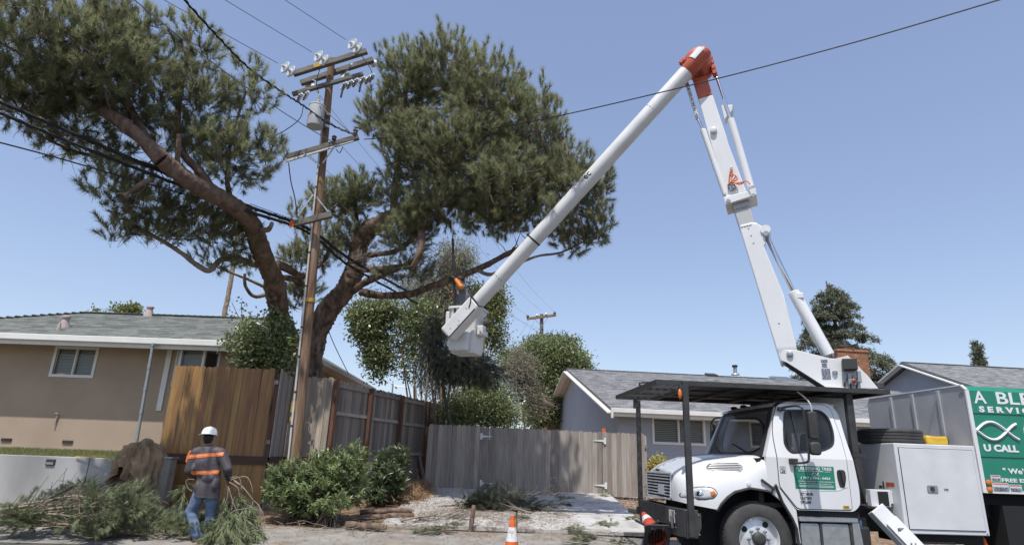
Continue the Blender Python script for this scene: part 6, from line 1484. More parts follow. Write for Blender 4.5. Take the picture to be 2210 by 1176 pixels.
pc = a.lerp(b, 1.28); mb = MB(); mb.bx(pc.x - .16, pc.x + .16, pc.y - .16, pc.y + .16, .0, .05); mb.bx(pc.x - .05, pc.x + .05, pc.y - .06, pc.y + .06, .05, pc.z + .02); mb.build('foot_pad', M['galv'], lg, bevel=.01)
for k in range(4):
    q = a.lerp(b, .80 + .1 * (k // 2)) + V3((-.03 + .06 * (k % 2), -.128, 0)); mb = MB(); mb.sphere(q, .014, 6, 4); mb.build('bolt', M['galv'], lg)
mb = MB(); q = a.lerp(b, .48) + V3((.015, -.127, 0)); mb.box(q, (.09, .006, .045), Matrix.Rotation(R(0), 3, 'Y')); mb.build('decal', M['decald'], lg)
# pedestal under the boom
mb = MB(); mb.lathe((2.0, 1.2, .85), (0, 0, 1), [(.42, 0), (.42, .2), (.33, .3), (.33, 1.80), (.48, 1.84), (.48, 1.92), (.40, 1.94)], 28); mb.build('pedestal', M['white_dirty'], truck, smooth=35)
# chip box
CB0, CB1, CZ0, CZ1 = 3.45, 7.6, 1.235, 2.79
ch = [(.0, CZ0), (2.4, CZ0), (2.4, CZ1 - .075), (2.33, CZ1), (.07, CZ1), (.0, CZ1 - .075)]
mb = MB(); mb.prism(ch, lambda a, b, t: V3((t, a, b)), CB0, CB0 + .05); chip = mb.build('chip_box', M['grey_shell'], truck)
mb = MB(); mb.prism([(.02, CZ0 + .01), (2.38, CZ0 + .01), (2.38, CZ1 - .09), (2.32, CZ1 - .02), (.08, CZ1 - .02), (.02, CZ1 - .09)], lambda a, b, t: V3((t, a, b)), CB0 + .051, CB1); mb.build('box_shell', M['grey_shell'], chip)
for y in (1.7, 1.15, .55): mb = MB(); mb.bx(CB0 - .035, CB0 - .001, y - .03, y + .03, CZ0, CZ1 - .03); mb.build('front_rib', M['grey_shell'], chip, bevel=.008)
mb = MB(); mb.bx(CB0 - .012, CB0 + .045, -.012, .012, CZ0 - .01, CZ1 - .07); mb.build('corner_trim', M['white'], chip)
mb = MB(); mb.bar((CB0 + .01, 0, CZ1 - .06), (CB0 + .01, .08, CZ1 + .012), .05, .02); mb.bx(CB0 - .012, CB0 + .04, .08, 2.32, CZ1 + .001, CZ1 + .02); mb.build('top_trim', M['white'], chip)
for z0, z1 in ((CZ0 + .03, 1.672), (1.735, 2.310), (2.372, CZ1 - .078)):
    mb = MB(); mb.prism([(CB0 + .048, z0), (CB1, z0), (CB1, z1), (CB0 + .048, z1)], lambda a, b, t: V3((a, t, b)), -.004, .018); mb.build('side_panel', M['green'], chip, bevel=.004)
for z0, z1 in ((1.674, 1.733), (2.312, 2.370)):
    mb = MB(); mb.bx(CB0 + .048, CB1, .006, .016, z0, z1); mb.build('panel_groove', M['green'], chip)
mb = MB(); mb.add([(CB0 + .05, -.003, CZ1 - .075), (CB1, -.003, CZ1 - .075), (CB1, .07, CZ1 + .002), (CB0 + .05, .07, CZ1 + .002)], [(0, 1, 2, 3)]); mb.build('top_chamfer', M['green'], chip)
mb = MB(); mb.bx(CB0 - .01, CB1, -.006, .03, CZ0 - .015, CZ0 + .028); mb.build('bottom_rail', M['white'], chip)
mb = MB(); mb.bx(CB0 + .1, CB1 - .3, .3, 2.1, .86, CZ0 - .02); mb.bx(CB0 + .3, 4.7, .05, .5, .45, 1.05); mb.bx(5.95, 6.0, .1, .75, .3, 1.1); mb.build('underbody', M['dark'], truck)
yy = -.0055
text('A', .25, M['letter'], chip, (3.555, yy, 2.523), X, Z, .004, (.205, .188)); text('BLESSING', .25, M['letter'], chip, (3.93, yy, 2.525), X, Z, .004, (1.55, .188)); text('TREE', .25, M['letter'], chip, (5.75, yy, 2.525), X, Z, .004, (.8, .188))
text('S E R V I C E   &   H A U L I N G', .12, M['letter'], chip, (3.61, yy, 2.392), X, Z, .006, (2.5, .092))
fish(3.505, 1.975, .66, .285, .022, yy - .004, chip)
text('( 707 ) 980 - 0423', .3, M['letter'], chip, (4.27, yy, 1.965), X, Z, .006, (2.5, .30))
text('U CALL', .12, M['letter'], chip, (3.575, yy, 1.815), X, Z, .006, (.555, .105)); text('|', .12, M['letter'], chip, (4.245, yy, 1.80), X, Z, .002, (.016, .12)); text('WE HAUL', .12, M['letter'], chip, (4.38, yy, 1.815), X, Z, .006, (.66, .105))
text('" We\'re', .12, M['letter'], chip, (3.81, yy, 1.503), X, Z, .003, (.46, .082)); text('FREE ESTIMATES', .1, M['letter'], chip, (3.765, yy, 1.383), X, Z, .003, (.86, .055))
for (x0, x1, z0, z1) in ((3.60, 3.755, 1.378, 1.478), (3.60, 3.862, 1.238, 1.368), (3.872, 4.062, 1.240, 1.352)):
    dd_ = sign_plate('warning_decal', M['decal'], x0, x1, z0, z1, -.0055, chip)
    sign_plate('decal_block', M['decald'], x0 + .012, x1 - .012, z0 + .008, z0 + (z1 - z0) * .55, -.0068, dd_); sign_plate('decal_stripe', M['amber'] if z0 < 1.239 else M['red'], x0 + .012, x1 - .012, z1 - .022, z1 - .008, -.0068, dd_)
for z in (1.368, 1.268): mb = MB(); mb.lathe((3.548, -.006, z), (0, -1, 0), [(.042, 0), (.042, .012), (.03, .02)], 16); mb.build('marker_lamp', M['amber'], chip, smooth=40)
mb = MB(); mb.box((3.448, .10, 2.66), (.006, .08, .05)); mb.build('decal', M['decald'], chip)

# ------------------------------------------------------------------ boom
BETA = R(28); BC = V3((2.0, 1.2, 0))
cb_, sb_ = math.cos(BETA), math.sin(BETA)
def bxf(a, o, z): return V3((BC.x + a * cb_ + o * sb_, BC.y - a * sb_ + o * cb_, z))
BX = Matrix(((cb_, sb_, 0, BC.x), (-sb_, cb_, 0, BC.y), (0, 0, 1, 0), (0, 0, 0, 1)))
def bk(px, py, o):
    """boom-plane coordinates (along, height) of a sight line at offset o from the plane"""
    wn = TM.to_3x3() @ V3((sb_, cb_, 0)); p0 = TM @ bxf(0, o, 0)
    q = BX.inverted() @ (TI @ sight_plane(px, py, p0, wn)); return (q.x, q.z)
z6 = lambda a, b: (1560 + a / 2.556, 420 + b / 2.556)
z4 = lambda a, b: (1400 + a / 2.8, 80 + b / 2.8)
zr = lambda a, b: (1420 + a / 6.919, 90 + b / 6.919)
def bpoly(zf, o, *pts): return [bk(*zf(*p), o) for p in pts]
def bprism(name, m, poly, o0, o1, parent=truck, bevel=.01):
    mb = MB(BX); mb.prism(poly, lambda a, b, t: V3((a, t, b)), o0, o1); return mb.build(name, m, parent, bevel=bevel)
tur = bpoly(z6, -.25, (318, 880), (328, 862), (345, 856), (410, 858), (590, 903), (620, 905), (690, 888), (745, 945), (800, 1000), (858, 1070), (575, 1066), (350, 925), (322, 915))
t1 = bprism('turret', M['white'], tur, -.27, -.25, truck, .006)
mb = MB(BX); mb.prism(tur, lambda a, b, t: V3((a, t, b)), .25, .27); mb.build('turret_plate', M['white'], t1, bevel=.006)
i_ = bpoly(z6, 0, (600, 925), (690, 910), (800, 1030), (790, 1062), (590, 1060)); mb = MB(BX); mb.prism(i_, lambda a, b, t: V3((a, t, b)), -.249, .249); mb.build('turret_web', M['dark'], t1)
u_ = bpoly(z6, 0, (345, 935), (360, 925), (560, 1050), (540, 1062)); mb = MB(BX); mb.prism(u_, lambda a, b, t: V3((a, t, b)), -.249, .249); mb.build('turret_floor', M['dark'], t1)
for p, r_ in (((370, 880), .055), ((618, 980), .04)):
    a, z = bk(*z6(*p), -.27); mb = MB(BX); mb.lathe((a, -.272, z), (0, -1, 0), [(r_, 0), (r_, .03), (r_ * .7, .04)], 12); mb.build('pivot_pin', M['galv'], t1, smooth=35)
for (p0, p1, m) in (((540, 910), (578, 924), 'decald'), ((545, 930), (576, 952), 'decald'), ((543, 960), (597, 1018), 'decald')):
    a0, zA = bk(*z6(*p0), -.27); a1, zB = bk(*z6(*p1), -.27); mb = MB(BX); mb.bx(a0, a1, -.275, -.2705, min(zA, zB), max(zA, zB)); mb.build('decal', M[m], t1)
a, z = bk(*z6(702, 937), -.4); mb = MB(BX); mb.bx(a - .115, a + .10, -.50, -.28, z - .09, z + .09); cv = mb.build('control_box', M['blackm'], truck, bevel=.01)
mb = MB(BX)
for k in range(4): mb.box((a - .10 + k * .07, -.36 - .02 * (k % 2), z - .20 - .03 * (k % 3)), (.055, .1, .16 + .03 * (k % 2)))
mb.build('valve_block', M['galv'], cv, bevel=.006)
mb = MB(BX)
for k in range(3): mb.tube(spline([(a - .08 + k * .08, -.4, z - .24), (a - .12 + k * .09, -.42, z - .34), (a - .06 + k * .05, -.3, z - .48)], 4), .014, 6)
mb.build('valve_hose', M['black'], cv, smooth=60)
a2, z2_ = bk(*z6(720, 1025), -.4); mb = MB(BX); mb.sphere((a2, -.4, z2_), .045, 8, 6); mb.build('valve_knob', M['red'], cv, smooth=60)
a2, z2_ = bk(*z6(865, 1053), -.2); mb = MB(BX); mb.bx(a2 - .06, a2 + .06, -.25, -.15, z2_ - .05, z2_ + .05); mb.build('work_lamp', M['blackm'], t1, bevel=.01)
# lower arm
lo = bpoly(z6, -.21, (318, 925), (330, 935), (352, 900), (408, 868), (410, 855), (340, 560), (236, 305), (228, 285), (236, 270), (232, 200), (215, 172), (185, 155), (160, 152), (95, 168), (92, 180))
l1 = bprism('lower_boom', M['white'], lo, -.21, .21, truck, .02)
ins = bpoly(z6, -.19, (118, 260), (50, 55), (148, 28), (190, 240)); bprism('insulator_section', M['insul'], ins, -.185, .185, l1, .02)
for zf, pts in ((z6, [(100 + 9 * k, 172 - 2.0 * k) for k in range(7)]), (z6, [(62 + 12 * k, 75 - 3.4 * k) for k in range(7)])):
    for p in pts:
        a, z = bk(*zf(*p), -.22); mb = MB(BX); mb.box((a, -.212, z - .03), (.018, .01, .018)); mb.build('rivet', M['blackm'], l1)
for p in ((143, 187), (157, 226), (170, 267), (310, 709)):
    a, z = bk(*z6(*p), -.21); mb = MB(BX); mb.lathe((a, -.211, z), (0, -1, 0), [(.02, 0), (.018, .006)], 3); mb.build('rivet', M['galv'], l1)
br = bpoly(z6, -.28, (2, 15), (14, 57), (187, 2), (182, -38), (130, -20)); bprism('boom_bracket', M['white'], br, -.28, .28, l1, .015)
for p in ((30, 36), (168, 5)):
    a, z = bk(*z6(*p), -.28); mb = MB(BX); mb.lathe((a, -.281, z), (0, -1, 0), [(.045, 0), (.04, .015)], 6); mb.build('bracket_bolt', M['galv'], l1)
upx = bpoly(z4, -.17, (470, 975), (300, 374), (386, 349), (470, 600), (480, 640), (590, 930))
bprism('upper_arm', M['white'], upx, -.17, .17, truck, .015)
nt_ = bpoly(z4, -.17, (262, 250), (350, 232), (384, 348), (300, 374)); rk = bprism('elbow_arm', M['red'], nt_, -.172, .172, truck, .012)
# main lift cylinder
def cyl(name, p0, p1, o, r_, m, parent, n=14, ends=True):
    mb = MB(BX); a = V3((p0[0], o, p0[1])); b = V3((p1[0], o, p1[1])); mb.lathe(a, b - a, [(r_ * .8, 0), (r_, .015), (r_, (b - a).length - .015), (r_ * .8, (b - a).length)], n); return mb.build(name, m, parent, smooth=35)
lc = cyl('lift_cylinder', bk(*z6(585, 890), 0), bk(*z6(388, 535), 0), 0, .105, M['white'], truck)
cyl('cylinder_rod', bk(*z6(388, 535), 0), bk(*z6(240, 228), 0), 0, .045, M['chrome'], lc)
cyl('feed_pipe', bk(*z6(610, 895), -.06), bk(*z6(424, 565), -.06), -.06, .022, M['galv'], lc)
a, z = bk(*z6(238, 215), 0); mb = MB(BX); mb.lathe((a, -.24, z), (0, 1, 0), [(.09, 0), (.09, .48)], 14); mb.build('rod_eye', M['white'], lc, smooth=35)
a, z = bk(*z6(238, 215), -.24); mb = MB(BX); mb.lathe((a, -.241, z), (0, -1, 0), [(.055, 0), (.05, .02)], 10); mb.build('rod_pin', M['galv'], lc, smooth=35)
a, z = bk(*z6(428, 556), -.1); mb = MB(BX); mb.box((a, -.05, z), (.1, .12, .1)); mb.build('holding_valve', M['white'], lc, bevel=.01)
# the two chain cylinders beside the upper arm
cl = cyl('chain_cylinder', bk(*z4(466, 955), -.12), bk(*z4(328, 560), -.12), -.12, .062, M['white'], truck)
cyl('cylinder_rod', bk(*z4(328, 560), -.12), bk(*z4(297, 497), -.12), -.12, .028, M['chrome'], cl)
cr = cyl('chain_cylinder', bk(*z4(618, 912), 0), bk(*z4(496, 497), 0), 0, .072, M['white'], truck)
cyl('cylinder_rod', bk(*z4(496, 497), 0), bk(*z4(410, 243), 0), 0, .030, M['chrome'], cr)
for q0, q1, o, m, rr_ in ((z4(295, 492), z4(240, 312), -.12, 'white_dirty', .05), (z4(238, 305), z4(226, 272), -.12, 'red', .05), (z4(404, 236), z4(370, 118), 0, 'red', .062), (z4(190, 165), z4(258, 106), .25, 'red', .055)):
    p0 = bk(*q0, o); p1 = bk(*q1, o); n = 6 if m == 'white_dirty' else (2 if q0 == z4(238, 305) else 4)
    for k in range(n):
        t = (k + .5) / n; a = p0[0] + (p1[0] - p0[0]) * t; z = p0[1] + (p1[1] - p0[1]) * t; d_ = V3((p1[0] - p0[0], 0, p1[1] - p0[1])); ln = d_.length / n; d_.normalize()
        mb = MB(BX); e = V3((a, o, z))
        for s in (-.05, .05) if k % 2 else (-.03, .03):
            mb.bar(e - d_ * ln * .62 + V3((0, s, 0)), e + d_ * ln * .62 + V3((0, s, 0)), .016, rr_ * 1.55, d_.cross(V3((0, 1, 0))))
        mb.lathe(e - V3((0, .07, 0)), (0, 1, 0), [(rr_ * .75, 0), (rr_ * .75, .14)], 10); lk = mb.build('chain_link', M[m], cl if o < 0 else cr, smooth=35, bevel=.006)
        mb = MB(BX); mb.lathe(e - V3((0, .0705, 0)), (0, -1, 0), [(rr_ * .32, 0), (rr_ * .32, .004)], 8)
        if m == 'white_dirty': mb.build('chain_hole', M['dark'], cl)
lamp = bpoly(z4, .1, (440, 425), (510, 422), (508, 455), (460, 512)); bprism('boom_lamp_box', M['white_dirty'], lamp, .02, .24, truck, .01)
# orange hydraulic hoses at the bracket
mb = MB(BX)
def bp_(p, o): a, z = bk(*z4(*p), o); return V3((a, o, z))
for pts in (((485, 890), (490, 830), (505, 800), (500, 860), (530, 885), (590, 870), (612, 890)), ((490, 840), (520, 835), (535, 860), (500, 880), (560, 880)), ((478, 893), (515, 860), (525, 845)), ((500, 870), (545, 890), (575, 880))):
    mb.tube(spline([bp_(p, -.24 - .02 * i) for i, p in enumerate(pts)], 5), .013, 6)
mb.build('hydraulic_hose', M['orangehose'], truck, smooth=60, kind='stuff')
for p in ((500, 800), (485, 900), (500, 915), (515, 905)): q = bp_(p, -.2); mb = MB(BX); mb.box(q, (.05, .06, .09)); mb.build('hose_fitting', M['galv'], truck, bevel=.006)
p = bp_((392, 565), -.19); mb = MB(BX); mb.lathe(p, (0, -1, 0), [(.07, 0), (.06, .05), (.03, .06)], 10); mb.build('arm_lug', M['white'], rk, smooth=35)
# elbow and upper boom
UO = -.42
ha, hz = bk(*zr(620, 330), -.1)
mb = MB(BX); mb.lathe((ha, -.36, hz), (0, 1, 0), [(.22, 0), (.25, .02), (.25, .40), (.29, .42), (.29, .52), (.25, .54)], 30); mb.build('elbow_hub', M['red'], rk, smooth=35)
e0 = V3((*bk(1521, 113, UO)[:1], UO, bk(1521, 113, UO)[1])); q = bk(971, 719, UO); e1 = V3((q[0], UO, q[1])); bdir = (e1 - e0).normalized(); BL = (e1 - e0).length
def ub(t): return e0 + bdir * t
mb = MB(BX); mb.lathe(e0 - bdir * .07, bdir, [(.06, 0), (.125, .02), (.158, .07), (.165, .13), (.165, .62), (.158, .63)], 24); mb.build('boom_collar', M['red'], truck, smooth=35)
side = bdir.cross(V3((0, 1, 0))).normalized()
if side.z < 0: side = -side
mb = MB(BX); mb.bar(ub(.25) , V3((ha, UO + .03, hz)), .18, .30, (0, 1, 0)); mb.build('boom_web', M['red'], rk, bevel=.02)
def wrap(t0, t1, a0, a1, r_, name, m, parent):
    mb = MB(BX); nu, nv = 2, 12
    mb.grid(lambda i, j: ub(t0 + (t1 - t0) * i) + (side * math.cos(a0 + (a1 - a0) * j / 11) + V3((0, -1, 0)) * math.sin(a0 + (a1 - a0) * j / 11)) * r_, 2, 12); return mb.build(name, m, parent, smooth=60)
wrap(.02, .30, .15, 1.75, .180, 'white_patch', M['white'], rk)
mb = MB(BX); mb.lathe(ub(.55), bdir, [(.158, 0), (.162, .02), (.162, BL * .5), (.158, BL - .9)], 28); boom = mb.build('upper_boom', M['fiberglass'], truck, smooth=35)
def band(t, r_, w_, m, name, dots=0):
    if dots:
        for k in range(dots):
            an = -1.2 + 3.6 * k / (dots - 1); c = ub(t) + (side * math.cos(an) + V3((0, -1, 0)) * math.sin(an)) * r_
            mb = MB(BX); mb.sphere(c, .012, 6, 4); mb.build(name, M[m], boom)
    else:
        mb = MB(BX); mb.lathe(ub(t), bdir, [(r_ - .004, 0), (r_, .002), (r_, w_), (r_ - .004, w_ + .002)], 28); mb.build(name, M[m], boom, smooth=35)
def tof(px, py): q = bk(px, py, UO); return (V3((q[0], UO, q[1])) - e0).dot(bdir)
band(tof(1406, 238), .1625, 0, 'galv', 'rivet', 9); band(tof(1075, 597), .159, 0, 'blackm', 'rivet', 9)
band(tof(1152, 516), .166, .035, 'cable', 'boom_strap'); tsr = tof(1022, 664)
mb = MB(BX); mb.box(ub(tof(1152, 516)) + side * .16 + V3((0, -.05, 0)), (.1, .06, .06)); mb.build('strap_buckle', M['cable'], boom, bevel=.01)
# squared boom tip beside the bucket, with its cover seam
rotb = Matrix((V3(bdir), V3((0, 1, 0)), side)).transposed()
tp0, tp1 = BL - .92, BL + .06
mb = MB(BX); mb.box(ub((tp0 + tp1) / 2), (tp1 - tp0, .33, .35), rotb); tip = mb.build('boom_tip', M['fiberglass'], truck, bevel=.05)
mb = MB(BX); mb.bar(ub(tp0 + .12) - side * .14 + V3((0, -.167, 0)), ub(tp1 - .01) - side * .14 + V3((0, -.167, 0)), .012, .02, side); mb.build('cover_seam', M['dark'], tip)
mb = MB(BX); s0 = ub(tp0 - .02)
mb.tube([s0 + side * .17 + V3((0, -.16, 0)), s0 - side * .17 + V3((0, -.165, 0)) + bdir * .03, s0 - side * .175 + V3((0, .16, 0)), s0 + side * .17 + V3((0, .16, 0)), s0 + side * .17 + V3((0, -.16, 0))], .016, 6)
mb.tube(spline([s0 + side * .16 + V3((0, -.17, 0)), s0 + side * .05 + bdir * .1 + V3((0, -.175, 0)), s0 - side * .02 + bdir * .22 + V3((0, -.17, 0))], 4), .014, 6); mb.build('tie_strap', M['cable'], tip, smooth=60)
for t, s in ((.25, .02), (.55, -.05), (.62, -.10), (.8, -.02), (.95, -.09)):
    c = ub(tp0 + t) + side * s + V3((0, -.166, 0)); mb = MB(BX); mb.sphere(c, .012, 6, 4); mb.build('rivet', M['blackm'], tip)
tt = tof(1262, 381)
me_o = text('ec', .2, M['blackletter'], boom, (0, 0, 0), X, Z, .003, (.17, .11), 'lettering')
for v in me_o.data.vertices:
    x, y, z = v.co; an = 1.15 + (.11 - z) / .162 * 1.0
    v.co = BX @ (ub(tt + .06 - x) + (side * math.cos(an) + V3((0, -1, 0)) * math.sin(an)) * (.1622 + .0015))
# bucket, hung level at the tip
bq = ub(BL - .30); KS = 1.1; bkc = BX @ V3((bq.x - .13, UO + .66, bq.z - .07)); bkw = TM @ bkc
BR = R(-20); kt = Matrix.Translation(bkw) @ Matrix.Rotation(BR, 4, 'Z') @ Matrix.Scale(KS, 4)
KX = TI @ kt
def ktb(x0, x1, y0, y1, z0, z1, tx=0, ty=0):
    P = []
    for x in (0, 1):
        for y in (0, 1):
            for z in (0, 1):
                k = 0 if z else 1
                P.append(((x1 - tx * k if x else x0 + tx * k), (y1 - ty * k if y else y0 + ty * k), z1 if z else z0))
    return P
BXF = [(0, 1, 3, 2), (4, 6, 7, 5), (0, 4, 5, 1), (2, 3, 7, 6), (0, 2, 6, 4), (1, 5, 7, 3)]
H0, H1 = -.46, .50
mb = MB(KX)
prof = [(.31, .305, H1), (.30, .295, H1 - .12), (.28, .28, .0), (.27, .27, H0 + .08), (.25, .25, H0)]
def kring(w_, d_, z, n=6): return [V3((a, b, z)) for a, b in rounded([(-w_, -d_), (w_, -d_), (w_, d_), (-w_, d_)], .07, n)]
rings = [kring(*p) for p in prof] ; nr = len(rings[0])
for r_ in rings: mb.add(r_, [])
mb.f += [(i * nr + k, i * nr + (k + 1) % nr, (i + 1) * nr + (k + 1) % nr, (i + 1) * nr + k) for i in range(len(rings) - 1) for k in range(nr)]
mb.f.append(tuple((len(rings) - 1) * nr + k for k in range(nr)))
inner = [kring(p[0] - .02, p[1] - .02, p[2] + (.02 if i else 0)) for i, p in enumerate(prof)]
k0 = len(mb.v)
for r_ in inner: mb.add(r_, [])
mb.f += [(k0 + i * nr + k, k0 + (i + 1) * nr + k, k0 + (i + 1) * nr + (k + 1) % nr, k0 + i * nr + (k + 1) % nr) for i in range(len(rings) - 1) for k in range(nr)]
mb.f.append(tuple(k0 + (len(rings) - 1) * nr + k for k in range(nr)))
mb.f += [(k, (k + 1) % nr, k0 + (k + 1) % nr, k0 + k) for k in range(nr)]
bucket = mb.build('bucket', M['fiberglass'], truck, smooth=50)
mb = MB(KX); ro_ = kring(.335, .33, H1); lo_ = kring(.335, .33, H1 - .045); li_ = kring(.303, .298, H1 - .045); ti_ = kring(.303, .298, H1 + .001); n0 = 0
for r_ in (ro_, lo_, li_, ti_): mb.add(r_, [])
for i in range(4): mb.f += [(i * nr + k, i * nr + (k + 1) % nr, ((i + 1) % 4) * nr + (k + 1) % nr, ((i + 1) % 4) * nr + k) for k in range(nr)]
mb.build('bucket_rim', M['fiberglass'], bucket, smooth=40)
mb = MB(KX); mb.add(ktb(-.25, .20, -.42, -.26, H0 + .02, -.06, .02, .02), BXF); mb.build('bucket_step', M['fiberglass'], bucket, bevel=.04)
mb = MB(KX); mb.add(ktb(.29, .42, -.20, .10, -.10, .10), BXF); mb.build('bucket_door', M['fiberglass'], bucket, bevel=.02)
mb = MB(KX); mb.tube(spline([(.10, -.295, .13), (.04, -.30, .10), (.03, -.30, -.08), (.10, -.30, -.16)], 5), .010, 6); mb.build('bucket_handle', M['cable'], bucket, smooth=60)
mb = MB(KX); mb.bx(-.42, -.30, -.22, .20, -.05, .42); mb.build('bucket_bracket', M['fiberglass'], bucket, bevel=.02)
mb = MB(KX); mb.tube(spline([(.36, .0, .30), (.44, .05, .22), (.40, .02, .1), (.45, .0, .02)], 5), .03, 7); mb.sphere((.40, .0, .18), (.06, .1, .1), 8, 6); mb.build('tool_pouch', M['barkdark'], bucket, smooth=60)
mb = MB(KX); mb.bx(.27, .285, .24, .275, H0 + .12, .05); mb.build('green_strip', M['yellow'], bucket)

# things lying on the tool box
st_ = thing('spare_tyre', 'black grooved tyre lying flat on the white tool box', 'tyre', tuple(TM @ V3((2.50, .55, 1.90))), TY)
mb = MB(); mb.lathe((0, 0, -.005), (0, 0, 1), [(.26, .0), (.42, .0), (.455, .03), (.455, .055), (.445, .058), (.445, .068), (.455, .071), (.455, .10), (.445, .103), (.445, .113), (.455, .116), (.455, .145), (.445, .148), (.445, .158), (.455, .161), (.455, .185), (.42, .215), (.26, .215)], 44, False); mb.build('carcass', M['rubber'], st_, smooth=30)
mb = MB(); mb.lathe((0, 0, -.004), (0, 0, 1), [(.25, .0), (.262, .01), (.262, .205), (.25, .214)], 32, False); mb.build('bead', M['dark'], st_, smooth=40)
yb_ = thing('yellow_jug', 'dented yellow plastic jug lying beside the tyre on the tool box', 'jug', tuple(TM @ V3((3.14, .45, 1.89))), TY)
mb = MB(); mb.prism(rounded([(-.17, .0), (.17, .0), (.19, .06), (.17, .145), (.0, .135), (-.16, .15), (-.18, .07)], .03), lambda a, b, t: V3((a, t, b)), -.10, .10); mb.build('jug_body', M['yellow'], yb_, bevel=.03, smooth=50)
for s in (-1, 1): mb = MB(); mb.lathe((.18 * s, 0, .07), (s, 0, 0), [(.055, 0), (.06, .02), (.05, .05), (.02, .055)], 12); mb.build('jug_cap', M['blackm'], yb_, smooth=40)
# cone carried on the bumper rack, mouth towards the road
cn = thing('traffic_cone', 'red-orange cone lying on the truck bumper rack with black base', 'traffic cone', tuple(TM @ V3((-1.36, .42, .44))), TY)
def cone_parts(root, xf, hh=.70, r0=.15, r1=.03, body='cone', bands=True, base='conebase', hollow=False):
    n = 24; mb = MB(xf); mb.lathe((0, 0, 0), (0, 0, 1), [(r0, .03), (r1, hh), (r1 * .6, hh + .005)] + ([(r1 * .6, hh - .02), (r0 - .012, .03)] if hollow else []), n, not hollow); mb.build('cone_body', M[body], root, smooth=40)
    mb = MB(xf); sq = rounded([(-.19, -.19), (.19, -.19), (.19, .19), (-.19, .19)], .05); ci = [(math.cos(2 * math.pi * k / 24) * (r0 - .01), math.sin(2 * math.pi * k / 24) * (r0 - .01)) for k in range(24)]
    me = plate_mesh(sq, [ci], lambda a, b, t: (xf @ V3((a, b, t))) if xf else V3((a, b, t)), .032, ()); me.materials.append(M['blackm'] if base == 'black' else M[body]); link('cone_base', me, root)
    if bands:
        for z0, z1 in ((.30, .44), (.50, .60)) if bands is True else bands:
            f_ = lambda z: r0 + (r1 - r0) * (z - .03) / (hh - .03) + .003
            mb = MB(xf); mb.lathe((0, 0, 0), (0, 0, 1), [(f_(z0), z0), (f_(z1), z1)], n, False); mb.build('reflective_collar', M['collar'], root, smooth=40)
cone_parts(cn, Matrix.Rotation(R(-68), 4, 'X') @ Matrix.Rotation(R(0), 4, 'Z'), .72, .155, .04, 'conered', ((.44, .58),), 'black', True)
mb = MB()
for k in range(7):
    a = random.uniform(-.3, .1); mb.tube(spline([(-.20 + .05 * k, .02 + .03 * k, -.14), (-.16 + .04 * k, -.05, .10 + .02 * (k % 3)), (.02 + .03 * k, -.02 + .02 * k, .20 - .012 * k), (.24 + .01 * k, .04, .15 - .02 * k)], 5), .012, 6)
rp = mb.build('rope', M['cable'], None, smooth=60); rp.location = TM @ V3((-1.36, .42, .46)); tag(rp, 'black rope tangled over the cone on the truck bumper rack', 'rope')
# ================================================================== people
def organic(name, prims, voxel, m, parent, smooth=2):
    """one continuous skin over tapered limbs and ellipsoids"""
    mb = MB()
    for p in prims:
        if p[0] == 'c':
            _, a, b, r0, r1 = p[:5]; sq = p[5] if len(p) > 5 else 1
            a = Vector(a); b = Vector(b); d = (b - a); L = d.length; d.normalize(); k0 = len(mb.v)
            pr = [(r0 * math.sin(t), -r0 * math.cos(t)) for t in (.25, .8, 1.4)] + [(r0 + (r1 - r0) * k / 4, L * k / 4) for k in range(1, 4)] + [(r1 * math.sin(t), L + r1 * math.cos(t)) for t in (1.4, .8, .25)]
            mb.lathe(a, d, pr, 14)
            if sq != 1:
                for i in range(k0, len(mb.v)):
                    q = mb.v[i]; t = (q - a).dot(d); c = a + d * t; o = q - c; mb.v[i] = c + Vector((o.x, o.y * sq, o.z))
        else:
            _, c, r = p[:3]; k0 = len(mb.v); mb.sphere((0, 0, 0), r, 16, 10); rot = p[3] if len(p) > 3 else Matrix.Identity(3)
            for i in range(k0, len(mb.v)): mb.v[i] = rot @ mb.v[i] + Vector(c)
    me = mb.mesh('t', None); o = bpy.data.objects.new('t', me); col.objects.link(o)
    r_ = o.modifiers.new('r', 'REMESH'); r_.mode = 'VOXEL'; r_.voxel_size = voxel
    s_ = o.modifiers.new('s', 'SMOOTH'); s_.factor = .5; s_.iterations = smooth
    dg = bpy.context.evaluated_depsgraph_get(); me2 = bpy.data.meshes.new_from_object(o.evaluated_get(dg))
    bpy.data.objects.remove(o); bpy.data.meshes.remove(me); me2.name = name
    me2.materials.clear(); me2.materials.append(m); me2.polygons.foreach_set('use_smooth', [True] * len(me2.polygons))
    inv = base_inv(parent); me2.transform(inv)
    return link(name, me2, parent)
def hand(w_, d, up, s=1.0, thumb=1):
    """palm, four unequal curled fingers and a thumb leaving the side of the palm"""
    w_ = Vector(w_); d = Vector(d).normalized(); up = Vector(up); up = (up - d * up.dot(d)).normalized(); sd = d.cross(up) * thumb
    out = [('c', w_, w_ + d * .085 * s, .026 * s, .036 * s)]
    for k, L in enumerate((.070, .078, .072, .055)):
        a = w_ + d * .09 * s + sd * (.030 - .020 * k) * s; b = a + (d * .75 - up * .5) * L * .55 * s; c = b + (d * .1 - up * .9) * L * .5 * s
        out += [('c', a, b, .0105 * s, .0095 * s), ('c', b, c, .0095 * s, .008 * s)]
    a = w_ + d * .03 * s + sd * .03 * s; b = a + (d * .5 + sd * .6 - up * .3).normalized() * .045 * s; c = b + (d * .7 - up * .6).normalized() * .035 * s
    return out + [('c', a, b, .014 * s, .011 * s), ('c', b, c, .011 * s, .009 * s)]

